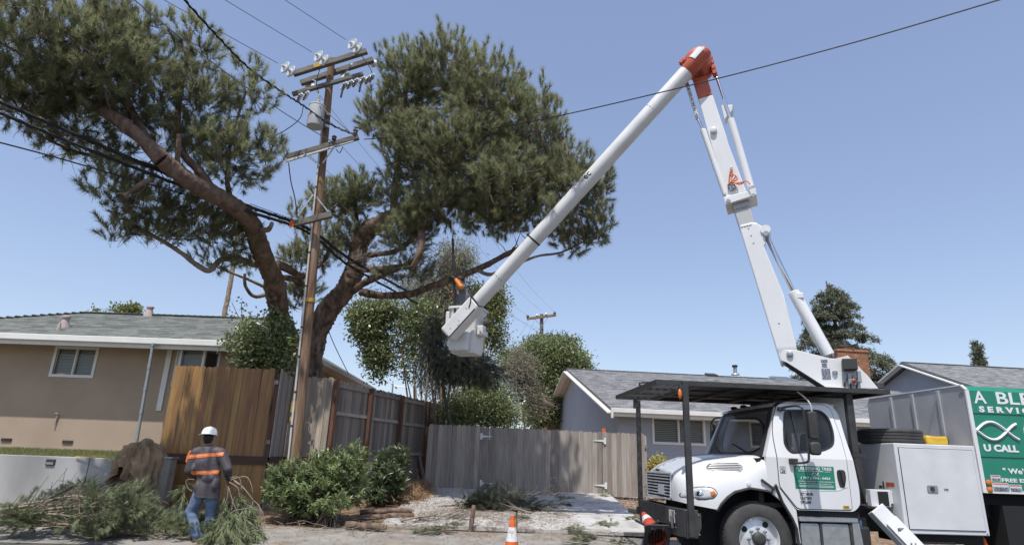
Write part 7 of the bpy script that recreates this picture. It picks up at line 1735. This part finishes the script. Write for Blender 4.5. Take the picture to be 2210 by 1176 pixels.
# ------------------------------------------------------------------ man dragging branches
man = thing('person', 'man in white hard hat, charcoal and orange jacket and jeans, seen from behind', 'person', (-4.82, 10.7, 0))
Y0 = 10.7
pel, chs, nk = Vector((-4.86, Y0, .90)), Vector((-4.94, Y0 - .01, 1.24)), Vector((-4.965, Y0, 1.47))
hd = Vector((-4.985, Y0 + .02, 1.635))
lsh, lel, lwr = Vector((-5.15, Y0, 1.385)), Vector((-5.205, Y0 - .02, 1.10)), Vector((-5.10, Y0 + .20, .97))
rsh, rel, rwr = Vector((-4.735, Y0, 1.395)), Vector((-4.565, Y0 - .04, 1.15)), Vector((-4.60, Y0 + .14, .99))
lhp, lkn, lan = Vector((-4.945, Y0, .86)), Vector((-5.08, Y0 + .03, .47)), Vector((-4.895, Y0 - .03, .10))
rhp, rkn, ran = Vector((-4.775, Y0, .86)), Vector((-4.775, Y0 + .08, .47)), Vector((-4.735, Y0 + .02, .10))
body = [('c', pel, chs, .125, .135, .75), ('c', chs, nk - Vector((0, 0, .07)), .135, .085, .75), ('c', nk - Vector((0, 0, .06)), hd - Vector((0, 0, .05)), .058, .056),
        ('e', hd, (.076, .098, .112)), ('e', hd + Vector((-.02, .06, -.055)), (.052, .055, .06)), ('e', hd + Vector((-.015, .112, -.01)), (.016, .022, .022)),
        ('e', hd + Vector((-.077, .0, -.01)), (.012, .022, .032)), ('e', hd + Vector((.077, -.0, -.01)), (.012, .022, .032)),
        ('c', lsh, lel, .055, .043), ('c', lel, lwr, .043, .03), ('c', rsh, rel, .055, .043), ('c', rel, rwr, .043, .03),
        ('c', lhp, lkn, .085, .058), ('c', lkn, lan, .056, .04), ('c', rhp, rkn, .085, .058), ('c', rkn, ran, .056, .04),
        ('c', lan + Vector((0, -.02, -.03)), lan + Vector((-.02, .14, -.07)), .04, .032), ('c', ran + Vector((0, -.02, -.03)), ran + Vector((.01, .15, -.07)), .04, .032)]
body += hand(lwr, (.1, .6, -.5), (0, .4, 1), 1, -1) + hand(rwr, (.05, .5, -.6), (0, .4, 1), 1, 1)
organic('body', body, .011, M['skin'], man)
jk = [('c', pel + Vector((0, 0, -.20)), pel + Vector((-.01, 0, .12)), .215, .185, .66), ('c', pel + Vector((-.01, 0, .12)), chs, .19, .20, .66), ('c', chs, chs + Vector((-.01, 0, .13)), .20, .165, .66),
      ('c', lsh + Vector((.04, 0, .02)), rsh + Vector((-.04, 0, .02)), .085, .085), ('c', nk - Vector((0, 0, .08)), nk + Vector((0, 0, -.01)), .09, .07),
      ('c', lsh, lel, .092, .074), ('c', lel, lwr + (lwr - lel) * -.05, .074, .052), ('c', rsh, rel, .092, .074), ('c', rel, rwr + (rwr - rel) * -.05, .074, .052),
      ('e', pel + Vector((-.13, -.02, -.04)), (.07, .11, .13)), ('e', pel + Vector((.12, -.02, -.02)), (.07, .11, .15)), ('e', chs + Vector((-.16, -.03, -.10)), (.05, .09, .10)), ('e', pel + Vector((.02, -.10, .10)), (.10, .05, .08))]
jo = organic('jacket', jk, .012, M['jacket'], man)
# creases
inv = base_inv(man)
for v in jo.data.vertices:
    p = v.co; n_ = noise.noise((p.x * 9, p.y * 9, p.z * 4.5)) + .6 * noise.noise((p.x * 16 + p.z * 9, p.y * 16, p.z * 9 + 4)); v.co = p + v.normal * .011 * n_
jme = jo.data
bm = bmesh.new(); bm.from_mesh(jme); r_ = bmesh.ops.bisect_plane(bm, geom=bm.verts[:] + bm.edges[:] + bm.faces[:], plane_co=(0, 0, .70), plane_no=(.05, 0, 1), clear_inner=True); bm.to_mesh(jme); bm.free()   # straight hem
def band_from(name, z0a, z0b, hh, m, lim=.24, off=.006, ymax=.5, parent=jo, slope=0):
    """strip of the jacket skin between two heights, lifted a little"""
    bm = bmesh.new(); bm.from_mesh(jme)
    cx = (pel + inv.translation).x if False else None
    for nx_, co in (((0, 0, 1), 0), ):
        pass
    def mid(x): return z0a + (z0b - z0a) * (x + .30) / .6
    sl = (z0b - z0a) / .6
    n1 = Vector((-sl, 0, 1)).normalized()
    for h_ in (-hh / 2, hh / 2):
        bmesh.ops.bisect_plane(bm, geom=bm.verts[:] + bm.edges[:] + bm.faces[:], plane_co=(0, 0, mid(0) + h_), plane_no=n1)
    kill = [f for f in bm.faces if not (abs((f.calc_center_median() - Vector((0, 0, mid(0)))).dot(n1)) < hh / 2 and lim[0] < f.calc_center_median().x < lim[1] and f.calc_center_median().y < ymax)]
    bmesh.ops.delete(bm, geom=kill, context='FACES')
    for v in bm.verts: v.co = v.co + v.normal * off
    me = bpy.data.meshes.new(name); bm.to_mesh(me); bm.free(); me.materials.clear(); me.materials.append(m)
    return link(name, me, parent)
zb = 0
band_from('reflective_band', 1.335, 1.40, .062, M['hivis'], (-.46, .16), .005)
band_from('reflective_band', 1.07, 1.115, .062, M['hivis'], (-.305, .115), .006)
band_from('reflective_stripe', 1.335, 1.40, .014, M['tape'], (-.46, .16), .008); band_from('reflective_stripe', 1.07, 1.115, .014, M['tape'], (-.305, .115), .009)
sl_ = MB(); sl_.tube([lsh + Vector((-.075, -.035, .03)), lsh + Vector((-.105, -.02, -.06)), lsh + Vector((-.115, -.02, -.15))], [.02, .028, .022], 8); sl_.build('shoulder_flash', M['hivis'], jo, smooth=60, world=True)
jn = [('c', lhp + Vector((.02, 0, .03)), lkn, .118, .082), ('c', lkn, lan + Vector((0, 0, .03)), .080, .078), ('c', rhp + Vector((-.02, 0, .03)), rkn, .118, .082), ('c', rkn, ran + Vector((0, 0, .03)), .080, .078), ('c', pel + Vector((-.07, 0, -.03)), pel + Vector((.07, 0, -.03)), .13, .13, .85), ('e', lkn + Vector((-.02, .02, 0)), (.085, .085, .1))]
tr_ = organic('trousers', jn, .012, M['denim'], man)
bm = bmesh.new(); bm.from_mesh(tr_.data); bmesh.ops.bisect_plane(bm, geom=bm.verts[:] + bm.edges[:] + bm.faces[:], plane_co=(0, 0, .80), plane_no=(0, 0, 1), clear_outer=True); bm.to_mesh(tr_.data); bm.free()
for v in tr_.data.vertices:
    p = v.co; n_ = noise.noise((p.x * 6, p.y * 6, p.z * 17)); v.co = p + v.normal * .010 * n_ * (1 if p.z < .65 else .4)
for an, dx in ((lan, -.03), (ran, .02)):
    organic('boot', [('c', an + Vector((0, -.03, -.045)), an + Vector((dx, .15, -.055)), .05, .042), ('c', an + Vector((0, -.01, -.03)), an + Vector((0, -.01, .05)), .055, .055)], .011, M['boot'], man)
mb = MB(); hb = hd + Vector((0, -.01, .035)); tilt = Matrix.Rotation(R(-7), 3, 'X') @ Matrix.Rotation(R(-4), 3, 'Y')
k0 = 0
mb.lathe((0, 0, 0), (0, 0, 1), [(.150, .0), (.152, .006), (.130, .012), (.128, .03), (.122, .065), (.105, .105), (.075, .13), (.035, .142), (.001, .145)], 32, False)
for i, p in enumerate(mb.v):
    k = 1.0
    if p.z < .01 and p.y > 0: k = 1 + .25 * (p.y / .15) ** 2
    mb.v[i] = hb + tilt @ Vector((p.x * .95 + (-.02 if p.z < .01 else 0), p.y * 1.14 * k, p.z + (-.012 if (p.z < .01 and p.y > .08) else 0)))
hh_ = mb.build('hard_hat', M['hat'], man, smooth=50, world=True)
mb = MB(); mb.tube([hb + tilt @ Vector((0, -.13 + .26 * k / 8, .142 * math.sin(math.pi * (k + .8) / 9.6) + .006)) for k in range(9)], .008, 6); mb.build('hat_ridge', M['hat'], hh_, smooth=60, world=True)
organic('hair', [('e', hd + Vector((0, -.03, .0)), (.083, .082, .085)), ('e', hd + Vector((0, -.035, -.065)), (.062, .055, .04))], .012, M['hair'], man)
organic('beard', [('e', hd + Vector((-.045, .075, -.075)), (.05, .05, .07))], .012, M['hair'], man)

# ------------------------------------------------------------------ worker in the bucket
WB_ = TM @ BX @ Vector((0, 0, 0))
kb = bkw.copy(); fz = kb.z + H0 * KS + .03
wk = thing('person', 'worker in grey shirt, orange sleeve and black cap standing in the white bucket', 'person', (kb.x, kb.y, fz))
yw = kb.y - .02
wh = sight(992, 607, yw); wsl = sight(1003, 630, yw)
hip = Vector((wh.x + .10, yw, wh.z - .72)); ch_ = Vector((wh.x + .09, yw, wh.z - .38)); nk2 = wh + Vector((.05, 0, -.16))
rs_ = Vector((wh.x + .08, yw - .17, wh.z - .20)); re_ = Vector((wh.x + .06, yw - .34, wh.z - .22)); rw_ = sight(983, 602, yw - .30)
ls_ = Vector((wh.x + .06, yw + .18, wh.z - .20)); le_ = Vector((wh.x - .12, yw + .18, wh.z - .30)); pole_y = yw - .22
lw_ = Vector((rw_.x - .0, yw - .06, rw_.z - .28))
kn = [Vector((hip.x - .02, yw + s * .10, (hip.z + fz) / 2 + .02)) for s in (-1, 1)]; an_ = [Vector((hip.x + .03, yw + s * .11, fz + .09)) for s in (-1, 1)]
bd2 = [('c', hip, ch_, .12, .13), ('c', ch_, nk2, .13, .07), ('c', nk2, wh, .055, .055), ('e', wh, (.095, .075, .11)), ('e', wh + Vector((-.06, -.01, -.05)), (.05, .05, .055)), ('e', wh + Vector((-.10, -.01, .0)), (.02, .015, .02)), ('e', wh + Vector((.0, -.077, -.01)), (.02, .012, .03)), ('e', wh + Vector((.0, .077, -.01)), (.02, .012, .03)),
       ('c', rs_, re_, .052, .043), ('c', re_, rw_, .043, .03), ('c', ls_, le_, .052, .043), ('c', le_, lw_, .043, .03)]
for k in (0, 1): bd2 += [('c', hip + Vector((0, (-1, 1)[k] * .09, 0)), kn[k], .085, .058), ('c', kn[k], an_[k], .055, .04), ('c', an_[k], an_[k] + Vector((-.13, 0, -.05)), .04, .03)]
bd2 += hand(rw_, (-.6, .5, .4), (.5, 0, 1), 1, 1) + hand(lw_, (-.6, -.5, .3), (.5, 0, 1), 1, -1)
organic('body', bd2, .012, M['skin'], wk)
organic('shirt', [('c', hip, ch_, .165, .175), ('c', ch_, ch_ + Vector((-.01, 0, .12)), .175, .13), ('c', rs_, ls_, .085, .085), ('c', rs_, rs_.lerp(re_, .55), .08, .07), ('c', ls_, ls_.lerp(le_, .6), .08, .07)], .014, M['tee'], wk)
organic('sleeve', [('c', rs_.lerp(re_, .6), re_, .062, .062), ('c', re_, re_.lerp(rw_, .88), .062, .044)], .012, M['sleeve'], wk)
organic('sleeve', [('c', le_, le_.lerp(lw_, .88), .055, .042)], .012, M['sleeve'], wk)
organic('trousers', sum([[('c', hip + Vector((0, (-1, 1)[k] * .09, .02)), kn[k], .11, .08), ('c', kn[k], an_[k], .08, .07)] for k in (0, 1)], []) + [('c', hip + Vector((0, -.06, 0)), hip + Vector((0, .06, 0)), .13, .13)], .014, M['denim'], wk)
organic('cap', [('e', wh + Vector((.015, 0, .05)), (.105, .088, .085)), ('e', wh + Vector((-.11, 0, .055)), (.07, .06, .014))], .011, M['hair'], wk)
organic('glove', hand(rw_, (-.6, .5, .4), (.5, 0, 1), 1.35, 1), .010, M['glove'], wk)
for k in (0, 1): organic('boot', [('c', an_[k] + Vector((.03, 0, -.04)), an_[k] + Vector((-.15, 0, -.05)), .05, .042), ('c', an_[k] + Vector((0, 0, -.03)), an_[k] + Vector((0, 0, .06)), .055, .055)], .012, M['boot'], wk)
ps = thing('pole_saw', 'long black pole saw held upright by the bucket worker', 'pole saw', tuple(sight(982, 655, pole_y)))
p0, p1, p2 = sight(983, 690, pole_y), sight(977, 515, pole_y), sight(976, 478, pole_y)
mb = MB(); mb.tube([p0, p1], .026, 8); mb.build('pole', M['cable'], ps, smooth=60, world=True)
mb = MB(); mb.tube([p1, p2], .017, 8); mb.build('extension', M['galv'], ps, smooth=60, world=True)
mb = MB(); mb.prism([(0, 0), (.05, .02), (.12, .16), (.10, .33), (.07, .34), (.08, .17), (.0, .05)], lambda a, b, t: p2 + Vector((a, t, b - .03)), -.004, .004); mb.build('saw_blade', M['galv'], ps, world=True)

# ================================================================== cones on the road
def std_cone(label, loc, rz=0):
    r_ = thing('traffic_cone', label, 'traffic cone', loc, rz); r_.scale = (.8, .8, .8); cone_parts(r_, None, .71, .16, .028, 'cone', ((.04, .125), (.225, .49))); return r_
std_cone('orange traffic cone with worn white collars standing before the driveway', (.15, 10.75, .02))
std_cone('orange traffic cone below the corner of the white tool box', (TM @ Vector((3.62, .35, 0))).to_tuple(), .4)

# ================================================================== cut branches
rb = np.random.RandomState(41)
def branch_proto(name, L, nsub, ntuft, per, leafm, seed, bare=0, bend=.3, wood='barkgrey', r0=.03):
    """a cut bough lying along +x: curved stem, side shoots, needle tufts at the far end"""
    rng = np.random.RandomState(seed); rd = random.Random(seed)
    root = thing(name, None, None, (0, 0, 0)); pts = [Vector((L * t, bend * math.sin(t * 2.2) * L * .3, .06 + .22 * L * .3 * math.sin(t * 3.1))) for t in np.linspace(0, 1, 9)]
    mb = MB(); mb.tube(pts, [r0 * (1 - .75 * i / 8) for i in range(9)], 7); mb.build('stem', M[wood], root, smooth=60)
    paths = []; ends = []; dirs = []
    for k in range(nsub):
        t = rd.uniform(.12, 1); i = t * 8; i0 = int(min(i, 7)); p = pts[i0].lerp(pts[i0 + 1], i - i0)
        d = Vector((rd.uniform(.3, 1), rd.choice((-1, 1)) * rd.uniform(.2, 1), rd.uniform(-.1, .55))).normalized(); ln = L * rd.uniform(.18, .42)
        c = Vector((rd.uniform(-.2, .2), rd.uniform(-.2, .2), rd.uniform(-.05, .2))) * ln; q = [p + d * ln * s + c * s * s for s in np.linspace(0, 1, 6)]
        for v in q: v.z = max(v.z, .01)
        paths.append([tuple(v) for v in q])
        for s in (2, 3, 4, 5): ends.append((q[s], (q[s] - q[s - 1]).normalized(), t))
    link('side_shoots', tubes_mesh('side_shoots', paths, np.tile(np.linspace(.011, .004, 6), (len(paths), 1)), 4, M[wood]), root, 'stuff')
    ends = [e for e in ends if e[2] > bare] or ends
    idx = rng.choice(len(ends), ntuft); P = np.array([tuple(ends[i][0]) for i in idx]) + rng.normal(0, .07, (ntuft, 3)); P[:, 2] = np.abs(P[:, 2])
    A = np.array([tuple(ends[i][1]) for i in idx]) + rng.normal(0, .4, (ntuft, 3)); A /= np.linalg.norm(A, axis=1, keepdims=True)
    V, t = needles(P, A, per, rng, L=(.12, .20), wd=.005, open_=(.2, .9)); link('needles', arr_mesh('needles', V, 3, M[leafm], t), root, 'stuff')
    return root
def place(root, x, y, dz, rz, label, group=None, s=1, tilt=(0, 0)):
    root.location = (x, y, g(x, y) + dz); root.rotation_euler = (tilt[0], tilt[1], rz); root.scale = (s, s, s); root['label'] = label; root['category'] = 'branch'
    if group: root['group'] = group
    return root
hp = branch_proto('cut_branch', 1.9, 26, 230, 46, 'needlecut', 51)
hp2 = branch_proto('cut_branch', 2.3, 30, 60, 40, 'needlecut', 52, bare=.75, wood='barkgrey', r0=.04)
G1 = 'cut pine boughs heaped along the concrete wall'; first = True
for (u, v, Y, rz, dz, s) in ((-30, 1110, 11.6, .3, .02, .7), (60, 1120, 11.9, 1.0, .12, .62), (115, 1100, 11.9, 1.35, .22, .62), (150, 1100, 12.0, 1.9, .20, .60), (180, 1140, 11.4, .2, .02, .66), (240, 1150, 11.3, 2.7, .0, .5), (270, 1160, 10.9, .3, .0, .55), (330, 1160, 10.9, -.2, .0, .5),
                             (20, 1130, 11.3, 2.9, .06, .66), (210, 1160, 10.8, 3.3, .0, .62), (350, 1170, 10.7, 2.9, .0, .5), (90, 1150, 10.9, 5.8, .04, .62)):
    b = hp if first else dup(hp); first = False
    x = sight(u, v, Y).x; place(b, x, Y, dz, rz, 'green needled pine bough in the heap along the concrete wall', G1, s, (random.uniform(-.15, .15), random.uniform(-.10, .08))); b.scale.z *= .78
G2 = 'bare pale boughs lying on the heap at bottom left'; first = True
for (u, v, Y, rz, dz, s) in ((-40, 1140, 10.5, .25, .30, .8), (10, 1150, 10.5, .1, .25, .75), (-60, 1155, 10.3, .0, .22, .8), (30, 1130, 10.8, .5, .38, .7), (230, 1165, 10.3, 2.9, .12, .65), (80, 1120, 10.9, -.5, .42, .6)):
    b = hp2 if first else dup(hp2); first = False
    x = sight(u, v, Y).x; place(b, x, Y, dz, rz, 'pale bare-stemmed bough lying across the heap at bottom left', G2, s, (0, random.uniform(-.12, .05)))
# the bough the man is dragging: held at his right hand, foliage trailing on the ground
dg_ = thing('cut_branch', 'long pine bough dragged by the man in the hard hat, needles trailing on the ground', 'branch', tuple(rwr))
fk = [rwr + Vector((-.05, .05, -.02)), sight(522, 1050, 10.75), sight(547, 1080, 10.8)]
mb = MB(); mb.tube(spline([rwr + Vector((-.02, .1, .0)), rwr + Vector((.10, .0, -.03)), sight(525, 1052, 10.72), sight(547, 1079, 10.75), sight(560, 1090, 10.8)], 5), [.02 - .0006 * i for i in range(21)], 7); mb.build('stem', M['barkgrey'], dg_, smooth=60, world=True)
pth = []
for pts in (((495, 1030), (515, 1030), (520, 1045), (521, 1055)), ((547, 1079), (540, 1095), (505, 1102), (480, 1125)), ((493, 1050), (490, 1075), (480, 1100), (472, 1110)), ((492, 1048), (502, 1080), (510, 1100), (518, 1112)), ((495, 1040), (513, 1052), (516, 1065), (517, 1072)), ((500, 1100), (502, 1085), (504, 1078), (506, 1070)), ((555, 1085), (566, 1105), (570, 1120), (572, 1140)), ((560, 1092), (563, 1120), (566, 1145), (568, 1165)), ((528, 1168), (532, 1152), (545, 1145), (570, 1145)), ((498, 1035), (530, 1028), (542, 1045), (545, 1062))):
    sp = spline([sight(u, v, 10.68) for u, v in pts], 4); pth.append([tuple(p) for p in sp])
inv_ = np.array(tuple(dg_.location))
link('side_shoots', tubes_mesh('side_shoots', np.array(pth) - inv_, np.tile(np.linspace(.011, .006, 13), (len(pth), 1)), 5, M['barkgrey']), dg_, 'stuff')
P, d, C = blob_points([bl(500, 1120, 10.9, 42, 35, .3, 1.2), bl(490, 1155, 10.8, 50, 35, .35, 1.3), bl(525, 1150, 10.9, 30, 35, .3, .8), bl(505, 1085, 11.0, 28, 30, .2, .7), bl(535, 1100, 11.0, 20, 25, .2, .4), bl(405, 1065, 11.1, 14, 25, .12, .5), bl(455, 1140, 11.1, 30, 40, .3, .7)], 520, rb)
P[:, 2] = np.maximum(P[:, 2], .03); A = d * .4 + np.array([.1, -.05, -.75]) + unit(len(P), rb) * .4; A /= np.linalg.norm(A, axis=1, keepdims=True)
V, t = needles(P, A, 48, rb, L=(.12, .20), wd=.005, open_=(.15, .8)); put(dg_, 'needles', V, 3, M['needlecut'], t)
mb = MB(); mb.tube(spline([lwr + Vector((-.02, .05, -.02)), sight(404, 1035, 10.9), sight(405, 1052, 10.9), sight(420, 1063, 10.95)], 5), .010, 6); mb.build('stub', M['barkgrey'], dg_, smooth=60, world=True)
# brush left on the driveway
bk1 = branch_proto('cut_branch', 2.0, 34, 190, 36, 'needledark', 61, wood='barkdark', r0=.035)
place(bk1, -1.5, 15.0, .02, .10, 'big dark twiggy bough lying across the left of the driveway', None, 1)
bk1.scale = (1.1, 1.1, .5); b = dup(bk1); place(b, .7, 14.7, .03, 2.9, 'dark twiggy bough lying behind the orange cone on the driveway', None, .72)
b = dup(bk1); place(b, -.9, 14.9, .03, .55, 'smaller dark bough leaning up near the driveway centre', None, .7, (.1, -.1)); b.scale = (.7, .7, .5)
tw = branch_proto('dry_branch', 1.5, 40, 8, 10, 'needledark', 62, wood='drytwig', r0=.025)
place(tw, -.1, 14.8, .10, .3, 'bare grey twiggy branch sprawling over the dark brush on the driveway', None, 1, (0, -.15))
b = dup(tw); place(b, .6, 14.3, .04, 2.2, 'bare grey branch lying near the driveway lip behind the cone', None, .8)
b = dup(tw); place(b, -2.0, 12.9, .03, .4, 'bare grey branch lying on the needle litter left of the driveway', None, .9)
spg = branch_proto('pine_sprig', .55, 9, 34, 40, 'needlecut', 63, r0=.012)
G3 = 'small pine sprigs strewn over driveway and gutter'; first = True
for (u, v) in ((1255, 1100), (1275, 1095), (1240, 1105), (1225, 1098), (1345, 1128), (1335, 1122), (1265, 1130), (1130, 1120), (950, 1130), (940, 1136), (955, 1125), (1310, 1155), (1340, 1160), (880, 1145), (1200, 1135), (1280, 1162)):
    b = spg if first else dup(spg); first = False
    for k in range(3):
        Yq = 14.0 if k == 0 else Yq; d_ = sight(u, v, 10) - Vector((0, 0, CAMZ)); zz_ = g(0, Yq); Yq = 10 * (zz_ - CAMZ) / d_.z
    x = d_.x * Yq / 10; place(b, x, Yq, .045, random.uniform(0, 6.28), 'small green pine sprig strewn on driveway or gutter', G3, random.uniform(.45, .8)); b.scale.z *= .4
# litter: fallen needles and twigs, small enough to be one scatter
n = 17000; lx = np.concatenate([rb.uniform(-6.5, 4.5, 9000), rb.normal(-.4, 1.4, 8000)]); ly = np.concatenate([rb.uniform(10.6, 18.3, 9000), rb.normal(14.3, 1.2, 8000)])
ly = np.clip(ly, 10.6, 18.4); z = np.array([g(a, b) for a, b in zip(lx, ly)]) + np.where((lx > -2.4) & (lx < 3) & (ly > 12.7), .075, .03); an = rb.uniform(0, 6.28, n); l = rb.uniform(.05, .16, n)
V = np.empty((n, 3, 3)); dx, dy = np.cos(an), np.sin(an); V[:, 0] = np.stack([lx - dy * .006, ly + dx * .006, z], 1); V[:, 1] = np.stack([lx + dy * .006, ly - dx * .006, z], 1); V[:, 2] = np.stack([lx + dx * l, ly + dy * l, z + rb.uniform(0, .02, n)], 1)
tag(link('needle_litter', arr_mesh('needle_litter', V, 3, M['needledead'], rb.uniform(0, 1, n))), 'brown fallen pine needles over drive and verge', 'litter', kind='stuff')
n = 260; lx = np.concatenate([rb.uniform(-5.5, -1.5, 130), rb.uniform(-2.4, 3.5, 130)]); ly = np.concatenate([rb.uniform(11.6, 14, 130), rb.uniform(12.2, 16.5, 130)]); z = np.array([g(a, b) for a, b in zip(lx, ly)]) + .06
an = rb.uniform(0, 6.28, n); t = np.linspace(0, 1, 5)[None, :, None]; dv = np.stack([np.cos(an), np.sin(an), rb.uniform(0, .25, n)], 1) * rb.uniform(.2, .7, (n, 1))
path = np.stack([lx, ly, z], 1)[:, None] + dv[:, None] * t + rb.normal(0, .025, (n, 5, 3)) * t; path[:, :, 2] = np.maximum(path[:, :, 2], z[:, None])
tag(link('twig_litter', tubes_mesh('twig_litter', path, np.tile(np.linspace(.007, .003, 5), (n, 1)), 3, M['drytwig'])), 'thin dry twigs scattered over verge and driveway', 'twigs', kind='stuff')
# sawn logs by the drive
def log(label, a, b, r_):
    a = Vector(a); b = Vector(b); t = thing('log', label, 'log', tuple(a)); mb = MB(); d = b - a
    mb.tube([a + d * k / 6 + Vector((0, 0, .01 * math.sin(k * 2))) for k in range(7)], [r_ * (1 + .08 * math.sin(k * 3)) for k in range(7)], 12, True, .06); mb.build('bark', M['bark'], t, smooth=60, world=True)
    for e, s in ((a, -1), (b, 1)):
        mb = MB(); mb.lathe(e, d * s, [(r_ * .93, 0), (r_ * .9, .006)], 12); mb.build('cut_end', M['cutwood'], t, smooth=30, world=True)
def gp(u, v, Y): p = sight(u, v, Y); return p
log('thin pale sawn log lying left of the driveway, the upper one', (-2.95, 13.55, .32), (-1.95, 13.9, .36), .05)
log('stouter sawn log lying on the litter below the thin log', (-2.9, 12.25, .20), (-2.15, 12.15, .18), .07)
log('long sawn log beside the thin pale log at the drive edge', (-2.85, 13.1, .26), (-1.85, 13.55, .30), .05)
log('short upright cut stub standing at the driveway lip left of the cone', (-.62, 12.62, .14), (-.58, 12.70, .58), .045)
log('short dark log standing at the foot of the brick pillar', (-6.8, 12.9, .15), (-6.65, 12.95, .42), .08)
# needle heap at the shrub foot
P_ = []; n = 5000; hx = rb.normal(-2.35, .28, n); hy = rb.normal(16.9, .8, n); hz = np.array([g(a, b) for a, b in zip(hx, hy)]) + np.maximum(0, .28 * np.exp(-((hx + 2.35) / .35) ** 2) * rb.uniform(.3, 1, n)) + .02
d = unit(n, rb) * rb.uniform(.08, .2, (n, 1)); c = np.stack([hx, hy, hz], 1); s = np.cross(d, unit(n, rb)); s /= np.linalg.norm(s, axis=1, keepdims=True)
V = np.stack([c - s * .008, c + s * .008, c + d], 1)
tag(link('needle_heap', arr_mesh('needle_heap', V, 3, M['needledead'], rb.uniform(0, 1, n))), 'heap of reddish dead needles at the left end of the gate', 'needle heap', kind='stuff')
